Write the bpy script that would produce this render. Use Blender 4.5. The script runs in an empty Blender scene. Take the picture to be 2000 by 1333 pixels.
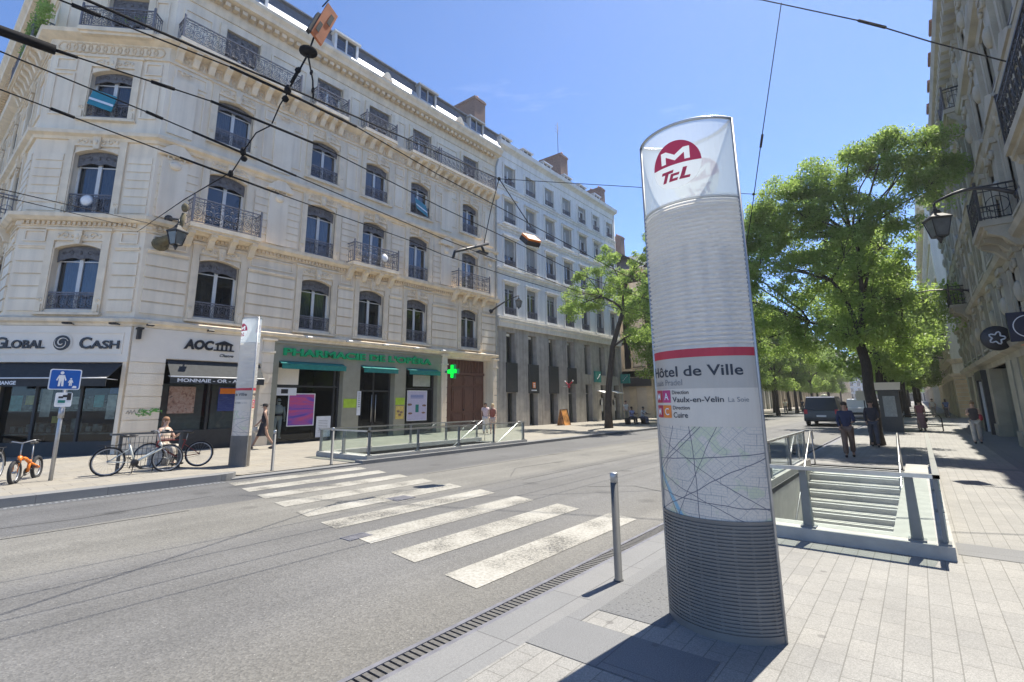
import bpy, math, random
from math import sin, cos, pi, radians, atan2, sqrt
from mathutils import Vector, Matrix, Euler
random.seed(7)
SC = bpy.context.scene
COL = SC.collection
# ------------------------------------------------------------------ camera
YAW, PITCH, ROLL = radians(38.46), radians(11.29), radians(-0.55)
fw = Vector((-sin(YAW)*cos(PITCH), cos(YAW)*cos(PITCH), sin(PITCH)))
rt = Vector((cos(YAW), sin(YAW), 0)); up = rt.cross(fw)
r2 = cos(ROLL)*rt + sin(ROLL)*up; u2 = -sin(ROLL)*rt + cos(ROLL)*up
cd = bpy.data.cameras.new('camera'); cam = bpy.data.objects.new('camera', cd); COL.objects.link(cam)
cam.matrix_world = Matrix(((r2.x,u2.x,-fw.x,0),(r2.y,u2.y,-fw.y,0),(r2.z,u2.z,-fw.z,1.65),(0,0,0,1)))
cd.sensor_width = 36; cd.lens = 36*977/2000; cd.shift_y = -76.5/2000
cd.clip_start = .05; cd.clip_end = 3000
SC.camera = cam
# ------------------------------------------------------------------ sky and sun
SUN_AZ, SUN_EL = atan2(.115, 1), radians(62)
w = bpy.data.worlds.new("World"); SC.world = w; w.use_nodes = True
nt = w.node_tree; bg = nt.nodes['Background']
sky = nt.nodes.new('ShaderNodeTexSky'); sky.sky_type = 'NISHITA'; sky.sun_disc = False
sky.sun_elevation = SUN_EL; sky.sun_rotation = SUN_AZ
sky.air_density = .5; sky.dust_density = .12; sky.ozone_density = 7
# a faint wisp of high cloud
tc=nt.nodes.new('ShaderNodeTexCoord'); mp=nt.nodes.new('ShaderNodeMapping'); mp.inputs['Rotation'].default_value=(0,.5,.3); mp.inputs['Scale'].default_value=(2.2,2.2,11); nt.links.new(tc.outputs['Generated'],mp.inputs[0])
cn=nt.nodes.new('ShaderNodeTexNoise'); cn.inputs['Scale'].default_value=1.6; cn.inputs['Detail'].default_value=7; cn.inputs['Roughness'].default_value=.6; nt.links.new(mp.outputs[0],cn.inputs[0])
cm=nt.nodes.new('ShaderNodeMapRange'); cm.inputs[1].default_value=.62; cm.inputs[2].default_value=.85; cm.inputs[4].default_value=.12; nt.links.new(cn.outputs[0],cm.inputs[0])
cx=nt.nodes.new('ShaderNodeMix'); cx.data_type='RGBA'; cx.inputs[7].default_value=(6,6.3,6.8,1); nt.links.new(cm.outputs[0],cx.inputs[0]); nt.links.new(sky.outputs[0],cx.inputs[6])
nt.links.new(cx.outputs[2], bg.inputs[0]); bg.inputs[1].default_value = .11
sd = bpy.data.lights.new('sun', 'SUN'); sd.energy = 3.0; sd.angle = radians(.5); sd.color = (1, .94, .83)
so = bpy.data.objects.new('sun', sd); COL.objects.link(so)
tos = Vector((sin(SUN_AZ)*cos(SUN_EL), cos(SUN_AZ)*cos(SUN_EL), sin(SUN_EL)))
so.rotation_euler = tos.to_track_quat('Z', 'Y').to_euler(); so.location = (0, 40, 60)
SC.view_settings.view_transform = 'Standard'; SC.view_settings.look = 'None'
SC.view_settings.exposure = 1.6; SC.view_settings.gamma = 1; SC.view_settings.use_curve_mapping = False
SC.cycles.max_bounces = 8; SC.cycles.transparent_max_bounces = 24; SC.cycles.diffuse_bounces = 4
# ------------------------------------------------------------------ helpers
ORG = {}
def tag(o, label=None, cat=None, group=None, kind=None):
    if label: o['label'] = label
    if cat: o['category'] = cat
    if group: o['group'] = group
    if kind: o['kind'] = kind
    return o
def thing(name, label, cat, loc=(0,0,0), rz=0, group=None):
    o = bpy.data.objects.new(name, None); COL.objects.link(o); o.empty_display_size = .2
    o.location = loc; o.rotation_euler = (0,0,rz); ORG[o.name] = Vector(loc)
    return tag(o, label, cat, group)
class MB:
    """collects faces; M maps local to output coordinates"""
    def __init__(s, M=None): s.v=[]; s.f=[]; s.mi=[]; s.M=M; s.cur=0; s.sm=[]; s.smooth=False
    def add(s, vs, fs):
        n=len(s.v)
        for p in vs:
            p=Vector(p); s.v.append((s.M@p) if s.M else p)
        for f in fs: s.f.append([n+i for i in f]); s.mi.append(s.cur); s.sm.append(s.smooth)
        return s
    def box(s, x0,x1,y0,y1,z0,z1):
        return s.add([(x0,y0,z0),(x1,y0,z0),(x1,y1,z0),(x0,y1,z0),(x0,y0,z1),(x1,y0,z1),(x1,y1,z1),(x0,y1,z1)],
            [(0,3,2,1),(4,5,6,7),(0,1,5,4),(1,2,6,5),(2,3,7,6),(3,0,4,7)])
    def quad(s,a,b,c,d): return s.add([a,b,c,d],[(0,1,2,3)])
    def ring(s, c, ax1, ax2, r, n):
        return [Vector(c)+ax1*(r*cos(2*pi*i/n))+ax2*(r*sin(2*pi*i/n)) for i in range(n)]
    def tube(s, pts, r, n=6, cap=True):
        pts=[Vector(p) for p in pts]; rs=r if isinstance(r,(list,tuple)) else [r]*len(pts)
        sm=s.smooth; s.smooth=True
        vs=[]; a=None
        for i,p in enumerate(pts):
            t=(pts[min(i+1,len(pts)-1)]-pts[max(i-1,0)])
            if t.length<1e-9: t=Vector((0,0,1))
            t.normalize()
            if a is None: a=t.orthogonal().normalized()
            else:
                a=a-t*a.dot(t)
                a=a.normalized() if a.length>1e-6 else t.orthogonal().normalized()
            b=t.cross(a); vs+=s.ring(p,a,b,rs[i],n)
        fs=[]
        for i in range(len(pts)-1):
            for j in range(n):
                k=(j+1)%n; fs.append((i*n+j,i*n+k,(i+1)*n+k,(i+1)*n+j))
        s.add(vs,fs); s.smooth=False
        if cap: 
            m=len(s.v)-len(vs); 
            s.f.append([m+j for j in range(n)][::-1]); s.f.append([m+(len(pts)-1)*n+j for j in range(n)]); s.mi+=[s.cur]*2; s.sm+=[False]*2
        s.smooth=sm; return s
    def lathe(s, prof, c=(0,0,0), n=12, ax='z'):
        c=Vector(c); sm=s.smooth; s.smooth=True; vs=[]
        for r,h in prof:
            for j in range(n):
                q=(r*cos(2*pi*j/n), r*sin(2*pi*j/n), h)
                if ax=='x': q=(h,q[0],q[1])
                if ax=='y': q=(q[0],h,q[1])
                vs.append(c+Vector(q))
        m=len(prof); fs=[]
        for i in range(m-1):
            for j in range(n):
                k=(j+1)%n; fs.append((i*n+j,i*n+k,(i+1)*n+k,(i+1)*n+j))
        fs.append(tuple(range(n))[::-1]); fs.append(tuple((m-1)*n+j for j in range(n)))
        s.add(vs,fs); s.smooth=sm; return s
    def cyl(s, c, r, h, n=12): return s.lathe([(r,0),(r,h)],c,n)
    def ball(s, c, r, n=10, m=7):
        r=r if isinstance(r,(list,tuple)) else (r,r,r); sm=s.smooth; s.smooth=True; c=Vector(c)
        vs=[c+Vector((0,0,-r[2]))]
        for i in range(1,m):
            t=-pi/2+pi*i/m
            for j in range(n): vs.append(c+Vector((r[0]*cos(t)*cos(2*pi*j/n),r[1]*cos(t)*sin(2*pi*j/n),r[2]*sin(t))))
        vs.append(c+Vector((0,0,r[2]))); fs=[]
        for j in range(n): fs.append((0,1+(j+1)%n,1+j))
        for i in range(m-2):
            for j in range(n):
                k=(j+1)%n; a=1+i*n; fs.append((a+j,a+k,a+n+k,a+n+j))
        a=1+(m-2)*n
        for j in range(n): fs.append((a+j,a+(j+1)%n,len(vs)-1))
        s.add(vs,fs); s.smooth=sm; return s
    def prism(s, poly, d0, d1, plane='xz'):
        """poly (a,b) extruded between d0 and d1 along the third axis"""
        def P(a,b,d): return (a,d,b) if plane=='xz' else ((a,b,d) if plane=='xy' else (d,a,b))
        n=len(poly); vs=[P(a,b,d0) for a,b in poly]+[P(a,b,d1) for a,b in poly]
        fs=[tuple(range(n))[::-1], tuple(range(n,2*n))]+[(i,(i+1)%n,n+(i+1)%n,n+i) for i in range(n)]
        return s.add(vs,fs)
    def torus(s, c, R, r, n=28, m=6, ax='y'):
        sm=s.smooth; s.smooth=True; vs=[]; fs=[]; c=Vector(c)
        for i in range(n):
            t=2*pi*i/n
            for j in range(m):
                q=2*pi*j/m; rr=R+r*cos(q); a,b,d=rr*cos(t),rr*sin(t),r*sin(q)
                vs.append(c+Vector((a,d,b) if ax=='y' else ((a,b,d) if ax=='z' else (d,a,b))))
        for i in range(n):
            for j in range(m):
                k=(i+1)%n; l=(j+1)%m; fs.append((i*m+j,k*m+j,k*m+l,i*m+l))
        s.add(vs,fs); s.smooth=sm; return s
    def sweep(s, path, prof, close_ends=True):
        """path: list of XY, outward = right of travel direction; prof: (d,z) polyline, closed"""
        P=[Vector((p[0],p[1])) for p in path]; N=[]
        for i in range(len(P)-1):
            t=(P[i+1]-P[i]).normalized(); N.append(Vector((t.y,-t.x)))
        O=[]
        for i in range(len(P)):
            if i==0: O.append(N[0])
            elif i==len(P)-1: O.append(N[-1])
            else:
                b=(N[i-1]+N[i]); b.normalize(); O.append(b/max(.3,b.dot(N[i])))
        m=len(prof); vs=[]; fs=[]
        for i in range(len(P)):
            for d,z in prof: vs.append((P[i].x+O[i].x*d,P[i].y+O[i].y*d,z))
        for i in range(len(P)-1):
            for j in range(m):
                k=(j+1)%m; fs.append((i*m+j,i*m+k,(i+1)*m+k,(i+1)*m+j))
        if close_ends: fs.append(tuple(range(m))); fs.append(tuple((len(P)-1)*m+j for j in range(m))[::-1])
        return s.add(vs,fs)
    def wall(s, s0,s1,z0,z1,holes,depth=.3,d=0):
        """wall sheet in (s,d,z) with rectangular holes (s0,s1,z0,z1) and their reveals"""
        ss=sorted({s0,s1,*[h[0] for h in holes],*[h[1] for h in holes]}); zs=sorted({z0,z1,*[h[2] for h in holes],*[h[3] for h in holes]})
        ss=[q for q in ss if s0<=q<=s1]; zs=[q for q in zs if z0<=q<=z1]
        for i in range(len(ss)-1):
            for j in range(len(zs)-1):
                cs,cz=(ss[i]+ss[i+1])/2,(zs[j]+zs[j+1])/2
                if any(h[0]<cs<h[1] and h[2]<cz<h[3] for h in holes): continue
                s.quad((ss[i],d,zs[j]),(ss[i+1],d,zs[j]),(ss[i+1],d,zs[j+1]),(ss[i],d,zs[j+1]))
        for a,b,c,e in holes:
            q=d-depth
            s.quad((a,d,c),(a,d,e),(a,q,e),(a,q,c)); s.quad((b,d,e),(b,d,c),(b,q,c),(b,q,e))
            s.quad((a,d,e),(b,d,e),(b,q,e),(a,q,e)); s.quad((b,d,c),(a,d,c),(a,q,c),(b,q,c))
        return s
    def mesh(s, name, mats):
        me=bpy.data.meshes.new(name); me.from_pydata([tuple(p) for p in s.v],[],s.f)
        for m in (mats if isinstance(mats,(list,tuple)) else [mats]): me.materials.append(m)
        me.polygons.foreach_set('material_index', s.mi); me.polygons.foreach_set('use_smooth', s.sm)
        me.update(); return me
def link(name, me, parent=None):
    o=bpy.data.objects.new(name, me); COL.objects.link(o)
    if parent: o.parent=parent
    return o
def recalc(me):
    import bmesh
    b=bmesh.new(); b.from_mesh(me); bmesh.ops.recalc_face_normals(b,faces=b.faces); b.to_mesh(me); b.free()
def part(name, mb, mat, parent, world=True):
    """a child mesh; world=True: mb holds world coordinates, shifted to the parent's origin"""
    if world:
        o=ORG.get(parent.name, Vector((0,0,0))); mb.v=[p-o for p in mb.v]
    me=mb.mesh(name, mat); recalc(me)
    c=link(name, me, parent)
    if world: ORG[c.name]=ORG.get(parent.name, Vector((0,0,0)))
    return c
def solo(name, mb, mat, label, cat, loc=(0,0,0), group=None, kind=None):
    l=Vector(loc); mb.v=[p-l for p in mb.v]; me=mb.mesh(name, mat); recalc(me); o=link(name, me); o.location=loc
    return tag(o, label, cat, group, kind)
def ground(name, mb, mat):
    o=link(name, mb.mesh(name, mat)); o['kind']='structure'; return o
def dup(o, loc=None, rz=None, label=None, parent=None, M=None, scale=None):
    """copy of a thing or part with copies of its children"""
    c=o.copy(); COL.objects.link(c)
    if parent: c.parent=parent
    if loc is not None: c.location=loc
    if rz is not None: c.rotation_euler[2]=rz
    if scale is not None: c.scale=scale
    if M is not None: c.matrix_local=M
    if label: c['label']=label
    for ch in list(o.children): dup(ch, parent=c)
    return c
def frame(o, t):
    """facade frame: local x = s along (cos t, sin t), y = outward (sin t, -cos t), z up"""
    return Matrix(((cos(t),sin(t),0,o[0]),(sin(t),-cos(t),0,o[1]),(0,0,1,o[2] if len(o)>2 else 0),(0,0,0,1)))
def textmesh(s, h=None, wd=None, ext=.01, bold=0, shear=0, spacing=1.0, align='L'):
    """mesh of a word in x (right), z (up); front faces +y after the facade frame"""
    cu=bpy.data.curves.new('t','FONT'); cu.body=s; cu.size=1; cu.offset=bold; cu.shear=shear; cu.space_character=spacing; cu.resolution_u=3
    cu.extrude=0
    o=bpy.data.objects.new('t',cu); COL.objects.link(o); bpy.context.view_layer.update()
    dg=bpy.context.evaluated_depsgraph_get(); me=bpy.data.meshes.new_from_object(o.evaluated_get(dg))
    bpy.data.objects.remove(o); bpy.data.curves.remove(cu)
    vs=[v.co.copy() for v in me.vertices]; fs=[tuple(p.vertices) for p in me.polygons]; bpy.data.meshes.remove(me)
    x0=min(v.x for v in vs); x1=max(v.x for v in vs); y0=min(v.y for v in vs); y1=max(v.y for v in vs)
    k=(h/.72) if h else wd/(x1-x0); kx=(wd/(x1-x0)) if wd else k
    off={'L':0,'C':-(x1-x0)*kx/2,'R':-(x1-x0)*kx}[align]
    V=[((v.x-x0)*kx+off, v.y*k) for v in vs]
    return V, fs, (x1-x0)*kx
def put_text(mb, s, x, z, d=0, ext=.012, **k):
    """adds solid letters to mb in facade coordinates (s, d, z)"""
    V,F,wid=textmesh(s, **k); n=len(V)
    cnt={}
    for f in F:
        for i in range(len(f)):
            e=(f[i],f[(i+1)%len(f)]); cnt[e]=1
    vs=[(x+a,d+ext,z+b) for a,b in V]+[(x+a,d,z+b) for a,b in V]
    fs=[f for f in F]
    for (a,b) in cnt:
        if (b,a) not in cnt: fs.append((a,a+n,b+n,b))
    mb.add(vs,fs); return wid
# ------------------------------------------------------------------ materials
def nodes(m): return m.node_tree.nodes, m.node_tree.links
def pm(name, c, rough=.6, metal=0, var=.12, scale=6, bump=0, bscale=40, spec=.5, c2=None, coat=0, detail=4, stretch=None, streak=0):
    """principled material whose colour wanders a little through a noise texture"""
    m=bpy.data.materials.new(name); m.use_nodes=True; N,L=nodes(m); b=N['Principled BSDF']
    b.inputs['Roughness'].default_value=rough; b.inputs['Metallic'].default_value=metal
    b.inputs['Specular IOR Level'].default_value=spec; b.inputs['Coat Weight'].default_value=coat
    tc=N.new('ShaderNodeTexCoord'); src=tc.outputs['Object']
    if stretch:
        mp=N.new('ShaderNodeMapping'); mp.inputs['Scale'].default_value=stretch; L.new(src,mp.inputs[0]); src=mp.outputs[0]
    no=N.new('ShaderNodeTexNoise'); no.inputs['Scale'].default_value=scale; no.inputs['Detail'].default_value=detail; L.new(src,no.inputs[0])
    mx=N.new('ShaderNodeMix'); mx.data_type='RGBA'
    a=[max(0,x*(1-var)) for x in c]; d=list(c2) if c2 else [min(1,x*(1+var)) for x in c]
    mx.inputs[6].default_value=(*a,1); mx.inputs[7].default_value=(*d,1)
    mr=N.new('ShaderNodeMapRange'); mr.inputs[1].default_value=.3; mr.inputs[2].default_value=.7; L.new(no.outputs[0],mr.inputs[0]); L.new(mr.outputs[0],mx.inputs[0])
    res=mx.outputs[2]
    if streak:   # rain streaks and soot, running down the wall
        ge=N.new('ShaderNodeNewGeometry'); mp=N.new('ShaderNodeMapping'); mp.inputs['Scale'].default_value=(2.6,2.6,.16); L.new(ge.outputs['Position'],mp.inputs[0])
        n3=N.new('ShaderNodeTexNoise'); n3.inputs['Scale'].default_value=1.5; n3.inputs['Detail'].default_value=7; L.new(mp.outputs[0],n3.inputs[0])
        m3=N.new('ShaderNodeMapRange'); m3.inputs[1].default_value=.42; m3.inputs[2].default_value=.68; m3.inputs[3].default_value=1; m3.inputs[4].default_value=1-streak*1.2; L.new(n3.outputs[0],m3.inputs[0])
        n4=N.new('ShaderNodeTexNoise'); n4.inputs['Scale'].default_value=.33; n4.inputs['Detail'].default_value=5; L.new(ge.outputs['Position'],n4.inputs[0])
        m4=N.new('ShaderNodeMapRange'); m4.inputs[1].default_value=.35; m4.inputs[2].default_value=.65; m4.inputs[3].default_value=1-streak*.35; m4.inputs[4].default_value=1; L.new(n4.outputs[0],m4.inputs[0])
        mm=N.new('ShaderNodeMath'); mm.operation='MULTIPLY'; L.new(m3.outputs[0],mm.inputs[0]); L.new(m4.outputs[0],mm.inputs[1])
        x=N.new('ShaderNodeMix'); x.data_type='RGBA'; x.blend_type='MULTIPLY'; x.inputs[0].default_value=1; L.new(res,x.inputs[6]); L.new(mm.outputs[0],x.inputs[7]); res=x.outputs[2]
    L.new(res,b.inputs['Base Color'])
    if bump:
        n2=N.new('ShaderNodeTexNoise'); n2.inputs['Scale'].default_value=bscale; n2.inputs['Detail'].default_value=3; L.new(src,n2.inputs[0])
        bp=N.new('ShaderNodeBump'); bp.inputs['Strength'].default_value=bump; bp.inputs['Distance'].default_value=.02; L.new(n2.outputs[0],bp.inputs['Height']); L.new(bp.outputs[0],b.inputs['Normal'])
    return m
def glass(name, tint=(.8,.9,.88), refl=.12, rough=.03, clear=.85):
    m=bpy.data.materials.new(name); m.use_nodes=True; N,L=nodes(m); N.remove(N['Principled BSDF'])
    out=N['Material Output']; t=N.new('ShaderNodeBsdfTransparent'); t.inputs[0].default_value=(*[x*clear for x in tint],1)
    g=N.new('ShaderNodeBsdfGlossy'); g.inputs['Roughness'].default_value=rough; g.inputs[0].default_value=(.9,.95,1,1)
    lw=N.new('ShaderNodeLayerWeight'); lw.inputs[0].default_value=.5; f=N.new('ShaderNodeMath'); f.operation='POWER'; f.inputs[1].default_value=4; L.new(lw.outputs['Facing'],f.inputs[0])
    no=N.new('ShaderNodeTexNoise'); no.inputs['Scale'].default_value=1.3
    bp=N.new('ShaderNodeBump'); bp.inputs['Strength'].default_value=.04; L.new(no.outputs[0],bp.inputs['Height']); L.new(bp.outputs[0],g.inputs['Normal'])
    ad=N.new('ShaderNodeMath'); ad.operation='ADD'; ad.inputs[1].default_value=refl; L.new(f.outputs[0],ad.inputs[0])
    mx=N.new('ShaderNodeMixShader'); L.new(ad.outputs[0],mx.inputs[0]); L.new(t.outputs[0],mx.inputs[1]); L.new(g.outputs[0],mx.inputs[2]); L.new(mx.outputs[0],out.inputs[0])
    return m
def emis(name, c, st):
    m=pm(name,c,.5); b=m.node_tree.nodes['Principled BSDF']; b.inputs['Emission Color'].default_value=(*c,1); b.inputs['Emission Strength'].default_value=st; return m
M={}
M['stone']=pm('cream limestone',(.86,.725,.545),.85,var=.05,scale=.9,bump=.25,bscale=25,c2=(.92,.81,.635),detail=8,streak=.11)
M['stone2']=pm('carved limestone',(.82,.695,.515),.85,var=.10,scale=2.2,bump=.35,bscale=30,detail=8,streak=.11)
M['stone_warm']=pm('weathered ochre stone',(.72,.57,.38),.85,var=.14,scale=1.5,bump=.3,bscale=25,detail=8)
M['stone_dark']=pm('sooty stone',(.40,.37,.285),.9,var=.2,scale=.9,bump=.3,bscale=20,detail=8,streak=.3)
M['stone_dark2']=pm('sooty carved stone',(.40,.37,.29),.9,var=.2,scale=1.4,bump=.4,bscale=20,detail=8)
M['render_white']=pm('pale grey render',(.80,.77,.71),.85,var=.06,scale=.8,detail=8,bump=.1,streak=.12)
M['granite_wall']=pm('grey stone cladding',(.44,.405,.355),.7,var=.16,scale=2.5,detail=8,bump=.1,streak=.25)
M['render_pink']=pm('buff render',(.68,.56,.42),.85,var=.1,scale=.8,detail=8)
M['iron']=pm('blue grey iron',(.15,.15,.17),.55,var=.2,scale=8)
M['iron_dark']=pm('black iron',(.02,.02,.022),.5,var=.2)
M['lambrequin']=pm('grey painted valance',(.115,.112,.115),.6,var=.35,scale=9,bump=.6,bscale=22)
M['pvc']=pm('white window paint',(.62,.62,.60),.5,var=.05)
M['greyframe']=pm('grey window paint',(.36,.37,.37),.5,var=.06)
M['pane']=glass('window pane',(.30,.36,.42),.10)
M['shopglass']=glass('shop glass',(.62,.68,.66),.04,clear=.85)
M['clear']=glass('clear glass panel',(.93,.975,.96),.05,clear=.97)
M['curtain']=pm('curtain cloth',(.55,.54,.50),.9,var=.15,scale=14,stretch=(6,1,.3))
M['room']=pm('dark room',(.035,.035,.035),.9)
M['slats']=pm('roller shutter',(.30,.30,.28),.7,var=.1)
M['slate']=pm('roof slate',(.11,.125,.15),.6,var=.2,scale=5)
M['zinc']=pm('weathered zinc',(.5,.52,.54),.42,metal=.35,var=.1,scale=2)
M['brick']=pm('brown chimney brick',(.25,.16,.12),.9,var=.25,scale=12,bump=.4)
M['tile']=pm('clay roof tile',(.30,.15,.10),.85,var=.25,scale=7)
M['steel']=pm('brushed steel',(.5,.5,.49),.32,metal=.9,var=.08,scale=12)
M['galv']=pm('galvanised steel',(.42,.43,.44),.45,metal=.7,var=.12,scale=10)
M['greypost']=pm('grey painted steel',(.075,.078,.08),.55,var=.1)
M['white']=pm('white paint',(.78,.78,.77),.5,var=.04)
M['black']=pm('black paint',(.018,.018,.02),.45,var=.2)
M['rubber']=pm('black rubber',(.022,.022,.024),.8,var=.2)
M['concrete']=pm('pale concrete',(.36,.355,.33),.8,var=.12,scale=5,bump=.2,detail=8)
M['wire']=pm('copper wire',(.02,.02,.022),.9,spec=.1)
M['wood']=pm('dark red brown door',(.15,.07,.05),.55,var=.3,scale=6,stretch=(8,8,.6))
M['olive']=pm('olive grey shopfront paint',(.30,.29,.22),.6,var=.08,scale=3)
M['shopgrey']=pm('pale grey shop fascia',(.82,.74,.62),.6,var=.04,scale=2)
M['shopdark']=pm('charcoal shop front',(.035,.036,.037),.5,var=.15)
M['letter']=pm('dark sign letter',(.025,.025,.03),.4)
M['green_letter']=pm('green sign letter',(.0,.36,.13),.45)
M['teal']=pm('teal awning cloth',(.015,.20,.17),.8,var=.15,scale=8)
M['red']=pm('signal red',(.50,.03,.05),.5,var=.08)
M['crimson']=pm('crimson vinyl',(.46,.035,.08),.45,var=.08)
M['orange']=pm('orange paint',(.75,.20,.02),.4,var=.08)
M['blue']=pm('traffic sign blue',(.005,.09,.38),.4,var=.06)
M['signwhite']=pm('sign white',(.75,.76,.77),.4,var=.05)
M['grime']=pm('lamp glass',(.12,.13,.13),.25,var=.2)
# ------------------------------------------------------------------ ground, road, pavements
def asphalt():
    m=bpy.data.materials.new('asphalt'); m.use_nodes=True; N,L=nodes(m); b=N['Principled BSDF']; b.inputs['Roughness'].default_value=.75
    tc=N.new('ShaderNodeTexCoord'); sx=N.new('ShaderNodeSeparateXYZ'); L.new(tc.outputs['Object'],sx.inputs[0])
    n1=N.new('ShaderNodeTexNoise'); n1.inputs['Scale'].default_value=.5; n1.inputs['Detail'].default_value=9; L.new(tc.outputs['Object'],n1.inputs[0])
    vo=N.new('ShaderNodeTexVoronoi'); vo.inputs['Scale'].default_value=62; L.new(tc.outputs['Object'],vo.inputs[0])
    vo2=N.new('ShaderNodeTexVoronoi'); vo2.inputs['Scale'].default_value=17; L.new(tc.outputs['Object'],vo2.inputs[0])
    # strips of old and new surfacing along the street
    wob=N.new('ShaderNodeMath'); wob.operation='MULTIPLY_ADD'; wob.inputs[1].default_value=.25; L.new(n1.outputs[0],wob.inputs[0]); L.new(sx.outputs[0],wob.inputs[2])
    cr=N.new('ShaderNodeValToRGB'); e=cr.color_ramp; e.interpolation='LINEAR'
    mr=N.new('ShaderNodeMapRange'); mr.inputs[1].default_value=-13; mr.inputs[2].default_value=-2.5; L.new(wob.outputs[0],mr.inputs[0]); L.new(mr.outputs[0],cr.inputs[0])
    def pos(x): return (x+13)/10.5
    A=(.102,.102,.102,1); B=(.152,.147,.132,1); C=(.123,.121,.117,1); D=(.132,.127,.115,1)
    e.elements[0].position=0; e.elements[0].color=A; e.elements[1].position=1; e.elements[1].color=D
    for x,c in ((-9.33,A),(-9.27,B),(-7.3,B),(-6.6,C),(-4.2,C),(-3.2,D)):
        q=e.elements.new(pos(x)); q.color=c
    st=N.new('ShaderNodeMapRange'); st.inputs[1].default_value=.25; st.inputs[2].default_value=.75; st.inputs[3].default_value=.82; st.inputs[4].default_value=1.15; L.new(n1.outputs[0],st.inputs[0])
    m1=N.new('ShaderNodeMix'); m1.data_type='RGBA'; m1.blend_type='MULTIPLY'; m1.inputs[0].default_value=1; L.new(cr.outputs[0],m1.inputs[6]); L.new(st.outputs[0],m1.inputs[7])
    gr=N.new('ShaderNodeMapRange'); gr.inputs[1].default_value=0; gr.inputs[2].default_value=1; gr.inputs[3].default_value=.72; gr.inputs[4].default_value=1.34; L.new(vo.outputs['Color'],gr.inputs[0])
    m2=N.new('ShaderNodeMix'); m2.data_type='RGBA'; m2.blend_type='MULTIPLY'; m2.inputs[0].default_value=1; L.new(m1.outputs[2],m2.inputs[6]); L.new(gr.outputs[0],m2.inputs[7])
    # tyre polish along the lanes, oil and water stains
    tp=N.new('ShaderNodeMapping'); tp.inputs['Scale'].default_value=(1.5,.045,1); L.new(tc.outputs['Object'],tp.inputs[0])
    n5=N.new('ShaderNodeTexNoise'); n5.inputs['Scale'].default_value=1.3; n5.inputs['Detail'].default_value=5; L.new(tp.outputs[0],n5.inputs[0])
    r5=N.new('ShaderNodeMapRange'); r5.inputs[1].default_value=.3; r5.inputs[2].default_value=.7; r5.inputs[3].default_value=.84; r5.inputs[4].default_value=1.14; L.new(n5.outputs[0],r5.inputs[0])
    v5=N.new('ShaderNodeTexVoronoi'); v5.inputs['Scale'].default_value=.9; L.new(tc.outputs['Object'],v5.inputs[0]); o5=N.new('ShaderNodeMath'); o5.operation='MULTIPLY_ADD'; o5.inputs[1].default_value=.35; L.new(n1.outputs[0],o5.inputs[0]); L.new(v5.outputs['Distance'],o5.inputs[2])
    s5=N.new('ShaderNodeMapRange'); s5.inputs[1].default_value=.27; s5.inputs[2].default_value=.36; s5.inputs[3].default_value=.72; s5.inputs[4].default_value=1; L.new(o5.outputs[0],s5.inputs[0])
    k5=N.new('ShaderNodeMath'); k5.operation='MULTIPLY'; L.new(r5.outputs[0],k5.inputs[0]); L.new(s5.outputs[0],k5.inputs[1])
    m6=N.new('ShaderNodeMix'); m6.data_type='RGBA'; m6.blend_type='MULTIPLY'; m6.inputs[0].default_value=1; L.new(m2.outputs[2],m6.inputs[6]); L.new(k5.outputs[0],m6.inputs[7]); m2=m6
    # scattered pale stones
    lt=N.new('ShaderNodeMapRange'); lt.inputs[1].default_value=.10; lt.inputs[2].default_value=.06; L.new(vo2.outputs['Distance'],lt.inputs[0])
    m3=N.new('ShaderNodeMix'); m3.data_type='RGBA'; m3.inputs[7].default_value=(.42,.41,.38,1); L.new(m2.outputs[2],m3.inputs[6])
    lk=N.new('ShaderNodeMath'); lk.operation='MULTIPLY'; lk.inputs[1].default_value=.5; L.new(lt.outputs[0],lk.inputs[0]); L.new(lk.outputs[0],m3.inputs[0])
    L.new(m3.outputs[2],b.inputs['Base Color'])
    bp=N.new('ShaderNodeBump'); bp.inputs['Strength'].default_value=.5; bp.inputs['Distance'].default_value=.006; L.new(vo.outputs['Distance'],bp.inputs['Height']); L.new(bp.outputs[0],b.inputs['Normal'])
    return m
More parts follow.
